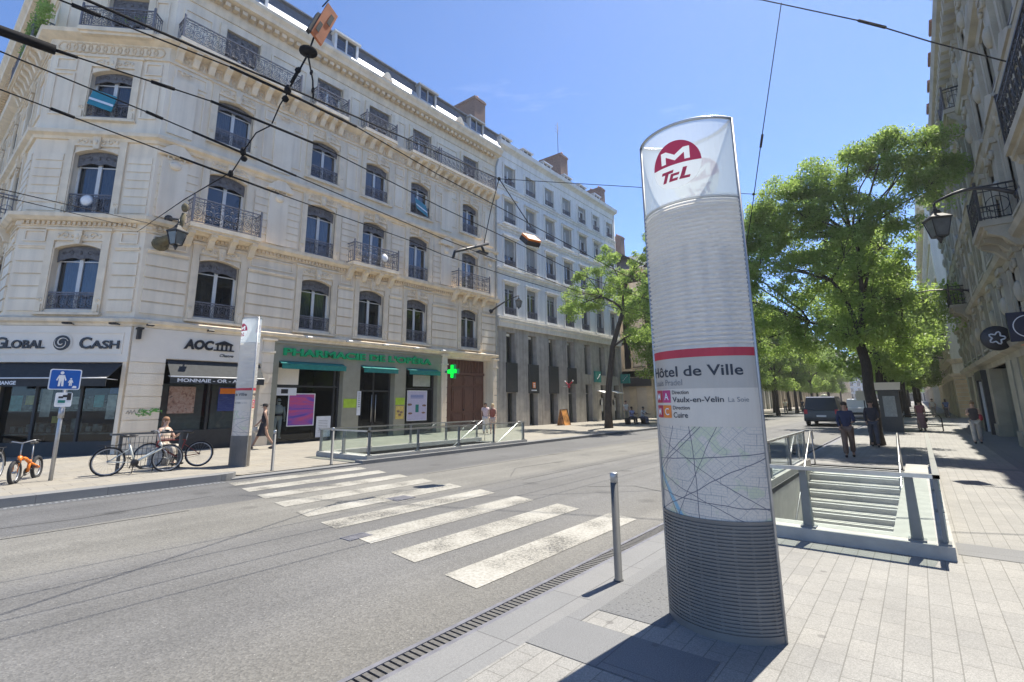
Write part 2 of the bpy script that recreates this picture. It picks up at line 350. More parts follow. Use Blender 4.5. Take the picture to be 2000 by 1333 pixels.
def pavers(name,c1,c2,mortar,bw,rh,ms=.006,rot=True,off=.5,rough=.75,var=.35,speck=.25):
    m=bpy.data.materials.new(name); m.use_nodes=True; N,L=nodes(m); b=N['Principled BSDF']; b.inputs['Roughness'].default_value=rough
    tc=N.new('ShaderNodeTexCoord'); src=tc.outputs['Object']
    if rot:
        sx=N.new('ShaderNodeSeparateXYZ'); cb=N.new('ShaderNodeCombineXYZ'); L.new(src,sx.inputs[0]); L.new(sx.outputs[1],cb.inputs[0]); L.new(sx.outputs[0],cb.inputs[1]); bs=cb.outputs[0]
    else: bs=src
    br=N.new('ShaderNodeTexBrick'); br.inputs['Scale'].default_value=1; br.inputs['Brick Width'].default_value=bw; br.inputs['Row Height'].default_value=rh; br.inputs['Mortar Size'].default_value=ms; br.inputs['Mortar Smooth'].default_value=.3
    br.offset=off; br.inputs['Color1'].default_value=(*c1,1); br.inputs['Color2'].default_value=(*c2,1); br.inputs['Mortar'].default_value=(*mortar,1); L.new(bs,br.inputs[0])
    n1=N.new('ShaderNodeTexNoise'); n1.inputs['Scale'].default_value=1.1; n1.inputs['Detail'].default_value=8; n1.inputs['Roughness'].default_value=.65; L.new(src,n1.inputs[0])
    st=N.new('ShaderNodeMapRange'); st.inputs[1].default_value=.25; st.inputs[2].default_value=.75; st.inputs[3].default_value=1-var/2; st.inputs[4].default_value=1+var/2; L.new(n1.outputs[0],st.inputs[0])
    n2=N.new('ShaderNodeTexNoise'); n2.inputs['Scale'].default_value=130; n2.inputs['Detail'].default_value=2; L.new(src,n2.inputs[0])
    s2=N.new('ShaderNodeMapRange'); s2.inputs[1].default_value=.3; s2.inputs[2].default_value=.7; s2.inputs[3].default_value=1-speck; s2.inputs[4].default_value=1+speck; L.new(n2.outputs[0],s2.inputs[0])
    mm=N.new('ShaderNodeMath'); mm.operation='MULTIPLY'; L.new(st.outputs[0],mm.inputs[0]); L.new(s2.outputs[0],mm.inputs[1])
    mx=N.new('ShaderNodeMix'); mx.data_type='RGBA'; mx.blend_type='MULTIPLY'; mx.inputs[0].default_value=1; L.new(br.outputs[0],mx.inputs[6]); L.new(mm.outputs[0],mx.inputs[7])
    # gum spots
    vo=N.new('ShaderNodeTexVoronoi'); vo.inputs['Scale'].default_value=2.1; L.new(src,vo.inputs[0])
    gs=N.new('ShaderNodeMapRange'); gs.inputs[1].default_value=.075; gs.inputs[2].default_value=.05; gs.inputs[4].default_value=.55; L.new(vo.outputs['Distance'],gs.inputs[0])
    m3=N.new('ShaderNodeMix'); m3.data_type='RGBA'; m3.inputs[7].default_value=(.09,.085,.08,1); L.new(gs.outputs[0],m3.inputs[0]); L.new(mx.outputs[2],m3.inputs[6])
    L.new(m3.outputs[2],b.inputs['Base Color'])
    bp=N.new('ShaderNodeBump'); bp.inputs['Strength'].default_value=.5; bp.inputs['Distance'].default_value=.004; bp.invert=True; L.new(br.outputs['Fac'],bp.inputs['Height']); L.new(bp.outputs[0],b.inputs['Normal'])
    return m
M['asphalt']=asphalt()
M['pavers']=pavers('granite setts',(.258,.250,.230),(.23,.225,.21),(.155,.15,.135),.31,.1455,ms=.004)
M['kerbstone']=pavers('granite kerb slabs',(.193,.193,.190),(.174,.176,.176),(.104,.104,.104),1.0,.62,ms=.005,off=.0,var=.2,speck=.15)
M['leftpave']=pavers('pale left pavement',(.287,.261,.213),(.257,.239,.204),(.148,.131,.109),.6,.4,var=.3)
M['greyslab']=pavers('grey granite slabs',(.170,.171,.171),(.155,.158,.160),(.087,.087,.087),.9,.9,ms=.004,var=.15,speck=.3)
def tactile():
    m=pm('tactile grey paving',(.135,.137,.138),.8,var=.25,scale=70); N,L=nodes(m); b=N['Principled BSDF']
    tc=N.new('ShaderNodeTexCoord'); vo=N.new('ShaderNodeTexVoronoi'); vo.inputs['Scale'].default_value=26; vo.inputs['Randomness'].default_value=.25; L.new(tc.outputs['Object'],vo.inputs[0])
    mr=N.new('ShaderNodeMapRange'); mr.inputs[1].default_value=.30; mr.inputs[2].default_value=.2; L.new(vo.outputs['Distance'],mr.inputs[0])
    bp=N.new('ShaderNodeBump'); bp.inputs['Strength'].default_value=.9; bp.inputs['Distance'].default_value=.01; L.new(mr.outputs[0],bp.inputs['Height']); L.new(bp.outputs[0],b.inputs['Normal']); return m
M['tactile']=tactile()
def worn_paint():
    m=bpy.data.materials.new('worn road paint'); m.use_nodes=True; N,L=nodes(m); b=N['Principled BSDF']; b.inputs['Roughness'].default_value=.7
    tc=N.new('ShaderNodeTexCoord'); n=N.new('ShaderNodeTexNoise'); n.inputs['Scale'].default_value=26; n.inputs['Detail'].default_value=8; n.inputs['Roughness'].default_value=.75; L.new(tc.outputs['Object'],n.inputs[0])
    n2=N.new('ShaderNodeTexNoise'); n2.inputs['Scale'].default_value=1.6; n2.inputs['Detail'].default_value=4; L.new(tc.outputs['Object'],n2.inputs[0])
    ad=N.new('ShaderNodeMath'); ad.operation='MULTIPLY_ADD'; ad.inputs[1].default_value=.55; L.new(n2.outputs[0],ad.inputs[0]); L.new(n.outputs[0],ad.inputs[2])
    cr=N.new('ShaderNodeValToRGB'); e=cr.color_ramp; e.elements[0].position=.60; e.elements[0].color=(.15,.145,.135,1); e.elements[1].position=.76; e.elements[1].color=(.296,.283,.244,1)
    q=e.elements.new(.98); q.color=(.435,.422,.387,1); L.new(ad.outputs[0],cr.inputs[0]); L.new(cr.outputs[0],b.inputs['Base Color'])
    # chipped away in places, mostly where wheels pass
    n3=N.new('ShaderNodeTexNoise'); n3.inputs['Scale'].default_value=38; n3.inputs['Detail'].default_value=6; n3.inputs['Roughness'].default_value=.8; L.new(tc.outputs['Object'],n3.inputs[0])
    a3=N.new('ShaderNodeMath'); a3.operation='MULTIPLY_ADD'; a3.inputs[1].default_value=.5; L.new(n2.outputs[0],a3.inputs[0]); L.new(n3.outputs[0],a3.inputs[2])
    r3=N.new('ShaderNodeMapRange'); r3.inputs[1].default_value=.60; r3.inputs[2].default_value=.66; L.new(a3.outputs[0],r3.inputs[0])
    tr=N.new('ShaderNodeBsdfTransparent'); ms=N.new('ShaderNodeMixShader'); L.new(r3.outputs[0],ms.inputs[0]); L.new(tr.outputs[0],ms.inputs[1]); L.new(b.outputs[0],ms.inputs[2]); L.new(ms.outputs[0],N['Material Output'].inputs[0])
    return m
M['paint']=worn_paint()
g=MB(); g.quad((-700,-200,-.05),(700,-200,-.05),(700,1500,-.05),(-700,1500,-.05))
g2=pm('far ground',(.2,.19,.17),.9)
# the stair wells of the two metro entrances stay open in every sheet
RW=(-2.36,-.42,7.5,15.2); LW=(-14.65,-12.5,9.3,16.2)
def sheet(mb,x0,x1,y0,y1,z,holes=()):
    xs=sorted({x0,x1,*[h[i] for h in holes for i in (0,1) if x0<h[i]<x1]}); ys=sorted({y0,y1,*[h[i] for h in holes for i in (2,3) if y0<h[i]<y1]})
    for i in range(len(xs)-1):
        for j in range(len(ys)-1):
            cx,cy=(xs[i]+xs[i+1])/2,(ys[j]+ys[j+1])/2
            if any(h[0]<cx<h[1] and h[2]<cy<h[3] for h in holes): continue
            mb.quad((xs[i],ys[j],z),(xs[i+1],ys[j],z),(xs[i+1],ys[j+1],z),(xs[i],ys[j+1],z))
g=MB(); sheet(g,-700,700,-200,1500,-.06,(RW,LW)); ground('ground',g,g2)
g=MB(); sheet(g,-12.1,-2.96,-60,400,0); ground('road',g,M['asphalt'])
g=MB(); sheet(g,-90,-20.4,-2.5,2.6,.0); sheet(g,-90,-19,41.6,46,.0); ground('side_road',g,M['asphalt'])
g=MB(); sheet(g,-2.35,9,-60,400,.012,(RW,)); ground('pavement',g,M['pavers'])
g=MB(); sheet(g,-20.75,-12.45,-60,400,.05,(LW,)); sheet(g,-40,-20.75,2.6,5.2,.048); ground('pavement',g,M['leftpave'])
# kerbs: flush granite slabs on the near side, a low step on the far side that drops at the crossing
g=MB(); sheet(g,-2.74,-2.35,-60,400,.012); g.quad((-2.74,-60,.012),(-2.74,400,.012),(-2.74,400,-.05),(-2.74,-60,-.05)); ground('kerb',g,M['kerbstone'])
g=MB()
prof=[(x,y) for x,y in ((-12.45,-60),(-12.1,-60),(-12.1,4.9),(-12.12,5.1),(-12.2,5.27),(-12.32,5.38),(-12.45,5.42))]
g.prism(prof,-.05,.15,'xy'); g.prism([(-12.45,5.42),(-12.1,5.2),(-12.1,8.6),(-12.45,8.6)],-.05,.035,'xy')
g.prism([(-12.45,8.6),(-12.1,8.6),(-12.1,400),(-12.45,400)],-.05,.10,'xy'); recalc_me=g.mesh('kerb',M['kerbstone']); recalc(recalc_me); o=link('kerb',recalc_me); o['kind']='structure'
# raised part of the left pavement behind its kerb
g=MB(); sheet(g,-20.75,-12.46,-60,5.0,.115); g.quad((-20.75,5.0,.115),(-12.46,5.0,.115),(-12.46,5.6,.05),(-20.75,5.6,.05)); ground('pavement',g,M['leftpave'])
# inlaid areas of the near pavement
g=MB(); sheet(g,-2.22,-1.67,3.86,6.4,.016); ground('tactile_paving',g,M['tactile'])
g=MB(); sheet(g,-2.35,-1.2,3.07,3.60,.016); sheet(g,.12,9,7.43,8.0,.016); sheet(g,-2.35,-2.22,3.07,6.4,.0162); sheet(g,-2.35,9,16.2,16.6,.016); sheet(g,1.6,9,12,400,.0158); ground('granite_slabs',g,M['greyslab'])
g=MB(); sheet(g,-.5,-2.36,15.2,15.55,.017); ground('tactile_strip',g,M['tactile'])
# zebra crossing
g=MB()
for i in range(9):
    x=-11.75+i*.985
    if i==8: x=-3.83
    sk=.16*(8-i)
    g.quad((x,3.72+sk,.005),(x+.5,3.64+sk,.005),(x+.5,6.98+sk*.9,.005),(x,7.12+sk*.9,.005))
ground('zebra_crossing',g,M['paint'])
M['grate_iron']=pm('worn grating iron',(.105,.10,.092),.6,var=.25,scale=30)
# sealed cracks and narrow trench repairs in the asphalt
g=MB()
def seam(P,w):
    P=[Vector((x,y,.0042)) for x,y in P]
    for a,b in zip(P,P[1:]):
        n=(b-a).cross(Vector((0,0,1))).normalized()*w; g.add([a-n,b-n,b+n,a+n],[(0,1,2,3)])
seam([(-5.3,9.0),(-4.6,9.6),(-3.9,9.3),(-2.98,9.8)],.011); seam([(-9.3,-8),(-9.3,3.4)],.012); seam([(-9.3,8.3),(-9.25,40)],.012); seam([(-6.9,9),(-6.86,40)],.010)
seam([(-7.4,9.2),(-8.2,10.4),(-8.0,12.5)],.010); seam([(-10.2,.8),(-10.0,2.2),(-10.4,4.2)],.009)
ground('asphalt_seams',g,pm('bitumen seam',(.075,.073,.07),.6,var=.3))
# drain along the near kerb: a slotted channel
t=thing('drain_channel','long slotted cast iron drain channel between the asphalt and the near kerb','drain',(-2.85,3,0))
d=MB(); d.box(-2.955,-2.915,-3,60,-.03,.008); d.box(-2.785,-2.745,-3,60,-.03,.008); part('edge_rail',d,M['iron'],t)
d=MB()
y=-1.0
while y<16: d.box(-2.912,-2.788,y,y+.036,-.02,.004); y+=.055
part('grating',d,M['grate_iron'],t)
d=MB(); d.box(-2.912,-2.788,-3,60,-.06,-.03); part('trough',d,M['iron'],t)
t=thing('drain_channel','slotted drain channel at the foot of the far left kerb','drain',(-12.0,3,0))
d=MB(); d.box(-12.09,-12.05,-6,5.0,-.03,.006); d.box(-11.93,-11.90,-6,5.0,-.03,.006); part('edge_rail',d,M['galv'],t)
d=MB(); y=-4
while y<5: d.box(-12.045,-11.935,y,y+.04,-.02,.005); y+=.08
part('grating',d,M['galv'],t)
d=MB(); d.box(-12.045,-11.935,-6,5.0,-.06,-.04); part('trough',d,M['black'],t)
def cover(x,y,sx,sy,label,rz=0):
    c=MB(); c.box(-sx,sx,-sy,sy,-.02,.008)
    for i in range(5): 
        q=-sx*.8+i*sx*.4; c.box(q,q+sx*.2,-sy*.85,sy*.85,.008,.011)
    o=solo('manhole_cover',c,M['iron'],label,'manhole cover'); o.location=(x,y,0); o.rotation_euler[2]=rz
cover(-7.35,6.05,.17,.2,'small square iron cover in the road between two zebra stripes')
cover(-5.75,4.05,.11,.17,'small dark iron cover by the left end of a zebra stripe')
# ------------------------------------------------------------------ facade kit
def arc_pts(w, z0, rise, n=8): return [(-w/2+w*i/n, z0+rise*(1-(2*i/n-1)**2)) for i in range(n+1)]
def scroll(mb, cx, cz, d, r, turn=1, r0=.022, n=10, k=4):
    mb.tube([(cx+turn*r*(1-.75*i/n)*cos(5*i/n*1.25), d, cz+r*(1-.75*i/n)*sin(5*i/n*1.25)) for i in range(n+1)], r0, k)
def rail_front(mb, s0, s1, z0, h, d=0, cell=.30, heavy=1):
    """ornate wrought iron panel along s at offset d"""
    r=.013*heavy
    mb.box(s0,s1,d-.022,d+.022,z0+h-.04,z0+h); mb.box(s0,s1,d-.012,d+.012,z0+h*.82,z0+h*.82+.02); mb.box(s0,s1,d-.015,d+.015,z0+.04,z0+.065)
    n=max(1,round((s1-s0)/cell)); c=(s1-s0)/n; hh=h*.78
    for i in range(n+1): mb.box(s0+i*c-.009,s0+i*c+.009,d-.009,d+.009,z0+.05,z0+h-.03)
    for i in range(n):
        x=s0+(i+.5)*c; z=z0+.05+hh*.5
        R=min(c*.42,hh*.30)
        mb.torus((x,d,z),R,r,12,3); mb.torus((x,d,z),R*.5,r,9,3)
        for q in (-1,1):
            for v in (-1,1): scroll(mb,x+q*c*.24,z+v*hh*.34,d,R*.5,q*v,r,7,3)
        mb.tube([(x-c*.45,d,z0+h*.84),(x,d,z0+h*.93),(x+c*.45,d,z0+h*.84)],r*.8,3)
def rail_side(mb, s, d0, d1, z0, h):
    mb.box(s-.022,s+.022,d0,d1,z0+h-.04,z0+h); mb.box(s-.015,s+.015,d0,d1,z0+.04,z0+.065); mb.box(s-.012,s+.012,d0,d1,z0+h*.82,z0+h*.82+.02)
    n=max(2,round((d1-d0)/.14))
    for i in range(n+1):
        q=d0+(d1-d0)*i/n; mb.box(s-.009,s+.009,q-.009,q+.009,z0+.05,z0+h-.03)
    mb.torus((s,(d0+d1)/2,z0+h*.42),(d1-d0)*.3,.013,12,3,'x')
def win(parent, w, h, kind, Mx, curtain=False, valance=True, guard=True, arch=.16, stone='stone2', orn=True, mull=True, frame_m='pvc', gh=.62, sd=.3, sur=.26, louvre=False, roller=0):
    """one window with its sub-parts, in the facade frame Mx (origin: middle of the sill)"""
    f=MB(); d0,d1=-sd,-sd+.06
    f.box(-w/2,-w/2+.07,d0,d1,0,h); f.box(w/2-.07,w/2,d0,d1,0,h); f.box(-w/2+.07,w/2-.07,d0,d1,0,.09); f.box(-w/2+.07,w/2-.07,d0,d1,h-.3,h)
    if mull: f.box(-.06,.06,d0-.002,d1+.012,.09,h-.3); f.box(-w/2+.07,-.06,d0+.01,d1-.008,h*.74,h*.74+.035); f.box(.06,w/2-.07,d0+.01,d1-.008,h*.74,h*.74+.035)
    W=link('window',f.mesh('window',M[frame_m]),parent); W.matrix_local=Mx
    def sub(n,mb,mt): me=mb.mesh(n,M[mt]); recalc(me); return link(n,me,W)
    p=MB(); p.quad((-w/2+.05,d0+.025,.06),(w/2-.05,d0+.025,.06),(w/2-.05,d0+.025,h-.2),(-w/2+.05,d0+.025,h-.2)); sub('pane',p,'pane')
    if curtain:
        c=MB(); n=26
        for a,b in ((-w/2+.07,-.06),(.06,w/2-.07)) if curtain!=2 else ((-w/2+.07,-.06),):
            vs=[];fs=[]
            for i in range(n+1):
                x=a+(b-a)*i/n; dd=d0-.09+.03*sin(i*1.9+a*9); vs+=[(x,dd,.08),(x,dd,h-.15)]
            for i in range(n): fs.append((2*i,2*i+2,2*i+3,2*i+1))
            c.add(vs,fs)
        sub('curtain',c,'curtain')
    s=MB(); e=sur
    if stone:
        s.box(-w/2-e,-w/2-.03,0,.085,-.14,h+.1); s.box(w/2+.03,w/2+e,0,.085,-.14,h+.1)
        s.box(-w/2-.03,-w/2,-.05,.05,0,h-arch); s.box(w/2,w/2+.03,-.05,.05,0,h-arch)
        s.box(-w/2-e-.04,w/2+e+.04,-.02,.16,-.2,-.12) if not guard=='balc' else None
        if arch: 
            A=arc_pts(w,h-arch-.02,arch); s.prism([(-w/2,h+.02)]+A+[(w/2,h+.02)],-.24,.05)
        if orn:
            s.box(-w/2-e,w/2+e,0,.07,h+.1,h+.46); s.box(-w/2-e-.05,w/2+e+.05,0,.13,h+.46,h+.54)
            for q in (-1,1):
                scroll(s,q*w*.30,h+.27,.085,.13,q,.028); scroll(s,q*w*.14,h+.24,.085,.08,-q,.022); s.ball((q*w*.45,.07,h+.27),(.06,.05,.09),6,4)
                s.box(q*(w/2+e*.55)-.07,q*(w/2+e*.55)+.07,.085,.14,-.1,.16)
                scroll(s,q*(w/2+e*.55),.3,.09,.08,q,.025)
            s.prism([(-.09,h-.04),(.09,h-.04),(.13,h+.44),(-.13,h+.44)],.05,.16); s.ball((0,.15,h+.22),(.07,.06,.11),6,4)
        sub('surround',s,stone)
    if valance:
        v=MB(); A=arc_pts(w-.06,h-arch-.05,arch) if arch else [(-w/2+.03,h-.02),(w/2-.03,h-.02)]
        zb=h*.77; n=12; B=[]
        for i in range(n+1):
            x=w/2-.03-(w-.06)*i/n; t=abs(2*i/n-1); B.append((x, zb+.07*sin(t*pi*1.5)*(1-t*.3)-.06*(t>.85)))
        v.prism(A+B,-.16,-.13)
        for q in (-1,1): scroll(v,q*w*.2,h*.87,-.12,.1,q,.014,8,3); scroll(v,q*w*.36,h*.86,-.12,.07,-q,.012,8,3)
        v.ball((0,-.12,h*.88),(.06,.03,.08),6,4)
        sub('valance',v,'lambrequin')
    if louvre:
        v=MB(); z=.75
        while z<h-.35: v.box(-w/2+.05,w/2-.05,-.23,-.19,z,z+.06); z+=.085
        sub('louvre_shutter',v,'greyframe' if louvre==1 else 'lambrequin')
    if roller:
        v=MB(); z=h-.02
        while z>h-h*roller: v.box(-w/2+.01,w/2-.01,-.2,-.17,z-.075,z); z-=.08
        sub('roller_shutter',v,'slats')
    if guard and guard!='balc':
        r=MB(); rail_front(r,-w/2,w/2,-.02,gh,-.03,.28); sub('guard_rail',r,'iron')
    return W
def loc(F,s,d,z): return F@Matrix.Translation((s,d,z))
def rel(parent,F): return Matrix.Translation(-ORG[parent.name])@F
# ------------------------------------------------------------------ the corner building
XF=-20.6; CH=46
B1=thing('corner_building','six storey cream stone corner building with carved window surrounds, iron balconies and shops','building',(-22,14,0))
FM=frame((XF,0),pi/2); FC=frame((XF,5.15),radians(CH)); CW=4.0
cl=(XF-CW*cos(radians(CH)),5.15-CW*sin(radians(CH)))
FS=frame(cl,0)
PATH=[(-60,cl[1]),cl,(XF,5.15),(XF,24.25)]
YC=[7.65,11.75,14.7,17.65,21.75]; CC=-1.95; CCL=[-2.05,-1.95,-1.85,-1.68]; SC_=[-2.6,-6.2,-9.8]
LV=[(4.85,2.3,1.45),(8.3,2.4,1.42),(12.0,1.9,1.40),(15.32,1.75,1.38)]   # sill height, opening height, width
def holes(cs): return [(c-w_/2,c+w_/2,z,z+h) for (z,h,w_) in LV for c in cs]
wl=MB(FM); wl.wall(5.15,24.25,4.3,18.0,holes(YC),.36)
wl.M=FC; wl.wall(-CW,0,4.3,18.0,[(c-w_/2,c+w_/2,z,z+h) for (z,h,w_),c in zip(LV,CCL)],.36)
wl.M=FS; wl.wall(-30,0,4.3,18.0,holes(SC_),.36); wl.wall(-30,0,0,4.3,[],.3)
wl.M=None
wl.quad((XF,24.25,0),(XF,24.25,18.5),(-34,24.25,18.5),(-34,24.25,0))
part('wall',wl,M['stone'],B1)
# rusticated courses and panels
ru=MB()
def courses(F,s0,s1,z0,z1,n,dp=.06):
    ru.M=F; h=(z1-z0)/n
    for i in range(n): ru.box(s0,s1,0,dp,z0+i*h+.03,z0+(i+1)*h-.03); 
def panel(F,s0,s1,z0,z1):
    ru.M=F
    for a,b,c,e in ((s0,s1,z1-.06,z1),(s0,s1,z0,z0+.06),(s0,s0+.06,z0+.06,z1-.06),(s1-.06,s1,z0+.06,z1-.06)): ru.box(a,b,0,.05,c,e)
def piers(cs,a,b,w): 
    e=w/2+.34; xs=[a]+[q for c in sorted(cs) for q in (c-e,c+e)]+[b]; return [(xs[i],xs[i+1]) for i in range(0,len(xs),2) if xs[i+1]-xs[i]>.15]
for F,cs,a,b in ((FM,YC,5.27,24.2),(FC,[CC],-CW+.1,-.1),(FS,SC_,-14,-.12)):
    for s0,s1 in piers(cs,a,b,1.45):
        courses(F,s0,s1,4.75,6.9,5); courses(F,s0,s1,8.3,10.5,7,.035)
        ru.M=F; ru.box(s0,s1,0,.05,6.96,7.02); ru.box(s0,s1,0,.09,7.02,7.08)
        panel(F,s0+.1,s1-.1,7.2,7.62); panel(F,s0+.1,s1-.1,12.0,13.7); panel(F,s0+.14,s1-.14,15.5,17.0); panel(F,s0+.1,s1-.1,13.8,14.3)
for y in (5.75,9.7,19.7,23.55):
    ru.M=FM; ru.box(y-.42,y+.42,.0,.09,8.3,10.6); panel(FM,y-.28,y+.28,8.5,10.4); ru.prism([(y-.55,10.7),(y+.55,10.7),(y+.55,10.82),(y,11.3),(y-.55,10.82)],0,.2)
    ru.ball((y,.12,10.35),(.2,.1,.16),8,5); scroll(ru,y-.2,10.62,.12,.12,1,.03); scroll(ru,y+.2,10.62,.12,.12,-1,.03)
    ru.box(y-.42,y+.42,.0,.07,11.6,13.9); scroll(ru,y-.12,14.15,.1,.1,1,.03); scroll(ru,y+.12,14.15,.1,.1,-1,.03)
part('rusticated_courses',ru,M['stone'],B1)
co=MB()
co.sweep(PATH,[(0,4.28),(.10,4.28),(.12,4.36),(.22,4.42),(.24,4.52),(.06,4.6),(0,4.62)])
co.sweep(PATH,[(0,7.66),(.06,7.66),(.06,7.74),(.10,7.74),(.10,7.90),(.22,7.92),(.36,8.02),(.38,8.14),(.05,8.22),(0,8.22)])
co.sweep(PATH,[(0,11.02),(.08,11.02),(.12,11.12),(.26,11.18),(.28,11.30),(.04,11.40),(0,11.4)])
co.sweep(PATH,[(0,14.42),(.07,14.42),(.09,14.98),(.20,15.02),(.42,15.12),(.46,15.26),(.05,15.30),(0,15.3)])
co.sweep(PATH,[(0,17.42),(.05,17.42),(.09,17.56),(.16,17.9),(.20,17.98),(.58,18.06),(.62,18.2),(.74,18.34),(.76,18.48),(.3,18.52),(0,18.52)])
part('cornice',co,M['stone2'],B1)
dn=MB()
def dents(F,a,b,z0,z1,d0,d1,sp,wd):
    dn.M=F; s=a
    while s<b-wd: dn.box(s,s+wd,d0,d1,z0,z1); s+=sp
for F,a,b in ((FM,5.3,24.1),(FC,-CW+.15,-.15),(FS,-20,-.15)):
    dents(F,a,b,7.78,7.90,.10,.18,.16,.085); dents(F,a,b,17.80,17.97,.17,.42,.34,.2); 
    dn.M=F; s=a
    while s<b-.5:   # guilloche frieze under the top balconies
        dn.torus((s+.25,.085,14.72),.19,.035,10,4); dn.torus((s+.5,.085,14.72),.19,.035,10,4); s+=.5
part('carved_frieze',dn,M['stone_warm'],B1)
# windows
proto={}
def place(key,F,s,z,par,**k):
    Mx=rel(par,loc(F,s,0,z))
    if key in proto: return dup(proto[key],parent=par,M=Mx)
    W=win(par,Mx=Mx,**k); proto[key]=W; return W
balc2={0,2,4}
for F,cs in ((FM,YC),(FC,[CC]),(FS,SC_)):
    for i,c in enumerate(cs):
        cu2=(F is FM and i in (1,4)); cu3=1 if i in (0,3) else (2 if i==2 else False)
        cur=1 if (F is FM and i in (1,)) or F is FC else (2 if F is FM and i in (2,) else False)
        c0=c; cx=(lambda i_: CCL[i_] if F is FC else c0)
        place(('f1',cur),F,cx(0),LV[0][0],B1,w=1.45,h=2.3,kind=1,curtain=cur)
        bal=(F is FM and i in balc2)
        place(('f2',bal,F is FC,cu2),F,cx(1),LV[1][0],B1,w=1.42,h=2.4,kind=2,guard='balc' if bal else True,curtain=1 if (F is FC or cu2) else False,gh=.72)
        place(('f3',cu3),F,cx(2),LV[2][0],B1,curtain=cu3,w=1.40,h=1.9,kind=3,gh=.6)
        lv=(i%2==0)
        place(('f4',lv),F,cx(3),LV[3][0],B1,w=1.38,h=1.75,kind=4,guard='balc',arch=0,orn=False,louvre=2 if lv else 0)
room=MB(FM); room.quad((5.2,-1.0,4.3),(24.2,-1.0,4.3),(24.2,-1.0,18),(5.2,-1.0,18)); room.M=FC; room.quad((-CW,-1,4.3),(0,-1,4.3),(0,-1,18),(-CW,-1,18))
for z in (4.4,7.9,11.4,15.0): room.M=FM; room.quad((5.2,-1,z+3.0),(24.2,-1,z+3.0),(24.2,-.37,z+3.0),(5.2,-.37,z+3.0))
part('interior',room,M['room'],B1)
# balconies of the second and fourth floor
def balcony(par,F,s0,s1,z,dp,h,label=None,sides=(1,1),stone='stone2',br=.9,iron='iron'):
    b=MB(F); b.box(s0,s1,.0,dp,z-.16,z); b.box(s0+.06,s1-.06,.0,dp-.08,z-.26,z-.16)
    n=max(2,round((s1-s0)/br)) if br else -1
    for i in range(n+1):
        x=s0+.15+(s1-s0-.3)*i/n
        b.prism([(0,z-.26),(dp-.12,z-.26),(dp-.14,z-.36),(dp*.5,z-.48),(.18,z-.75),(0,z-.8)],x-.11,x+.11,'yz')
    B=part('balcony',b,M[stone],par)
    r=MB(F); rail_front(r,s0+.04,s1-.04,z,h,dp-.05,.34,1.15)
    if sides[0]: rail_side(r,s0+.05,0,dp-.05,z,h)
    if sides[1]: rail_side(r,s1-.05,0,dp-.05,z,h)
    for x in (s0+.05,s1-.05): r.box(x-.03,x+.03,dp-.08,dp-.02,z,z+h+.08); r.ball((x,dp-.05,z+h+.1),.045,6,4)
    part('railing',r,M[iron],B); return B
for s0,s1 in ((6.28,8.85),(13.15,15.85),(20.15,23.0)): balcony(B1,FM,s0,s1,8.24,.66,.98)
for s0,s1 in ((5.25,10.05),(10.75,12.5),(13.45,15.45),(16.5,18.55),(18.6,23.6)): balcony(B1,FM,s0,s1,15.32,.66,.86,br=.62)
balcony(B1,FC,-2.95,-.4,15.32,.55,.86,br=None); balcony(B1,FS,-6,-.9,15.32,.6,.86,br=.62); balcony(B1,FS,-3.6,-1.5,8.24,.6,.98)
# roof: low zinc slope, attic wall with dormers, chimneys
rf=MB(); P2=[(-60,cl[1]),cl,(XF,5.15),(XF,24.25)]
rf.sweep(P2,[(.58,18.5),(.6,18.54),(.27,19.16),(.22,19.1)]); part('zinc_slope',rf,M['zinc'],B1)
rf=MB(); rf.sweep(P2,[(.23,19.1),(.20,19.62),(.34,19.66),(.34,19.73),(-3.5,20.8),(-3.5,19.0)]); part('roof',rf,M['slate'],B1)
def dormer(par,F,s,z,w,h,d,mt,label=None):
    b=MB(F); b.box(s-w/2-.12,s-w/2,-.6,d,z,z+h); b.box(s+w/2,s+w/2+.12,-.6,d,z,z+h); b.box(s-w/2-.2,s+w/2+.2,-.6,d+.1,z+h,z+h+.1); b.box(s-w/2,s+w/2,d-.12,d,z,z+.08); b.box(s-.035,s+.035,d-.1,d-.02,z+.08,z+h)
    D=part('dormer',b,M[mt],par); p=MB(F); p.quad((s-w/2,d-.08,z+.06),(s+w/2,d-.08,z+.06),(s+w/2,d-.08,z+h),(s-w/2,d-.08,z+h)); part('pane',p,M['pane'],D)
for s,mt in ((7.6,'pvc'),(12.2,'pvc'),(17.6,'greyframe'),(21.8,'greyframe')): dormer(B1,FM,s,18.54,1.1,1.02,.52,mt)
dormer(B1,FC,-1.8,18.54,1.1,1.02,.52,'pvc')
for s in (10.3,14.6,20.1):
    e=MB(FM); e.prism([(s-.35+.7*i/8,18.55+.42*sin(pi*i/8)) for i in range(9)],.6,.72); part('roof_ornament',e,M['stone2'],B1)
sk=MB(FM)
for s in (19.2,20.9,22.9): sk.add([(s,.38,18.63),(s+.62,.38,18.63),(s+.62,-.12,18.93),(s,-.12,18.93)],[(0,1,2,3)])
def chimney(par,x0,x1,y0,y1,z0,z1,pots,mt='brick'):
    c=MB(); c.box(x0,x1,y0,y1,z0,z1); c.box(x0-.06,x1+.06,y0-.06,y1+.06,z1-.25,z1-.1); C=part('chimney',c,M[mt],par)
    q=MB(); n=pots
    for i in range(n):
        if x1-x0>y1-y0: q.lathe([(.1,0),(.12,.08),(.08,.3)],(x0+(x1-x0)*(i+.5)/n,(y0+y1)/2,z1),8)
        else: q.lathe([(.1,0),(.12,.08),(.08,.3)],((x0+x1)/2,y0+(y1-y0)*(i+.5)/n,z1),8)
    part('chimney_pots',q,M['tile'],C)
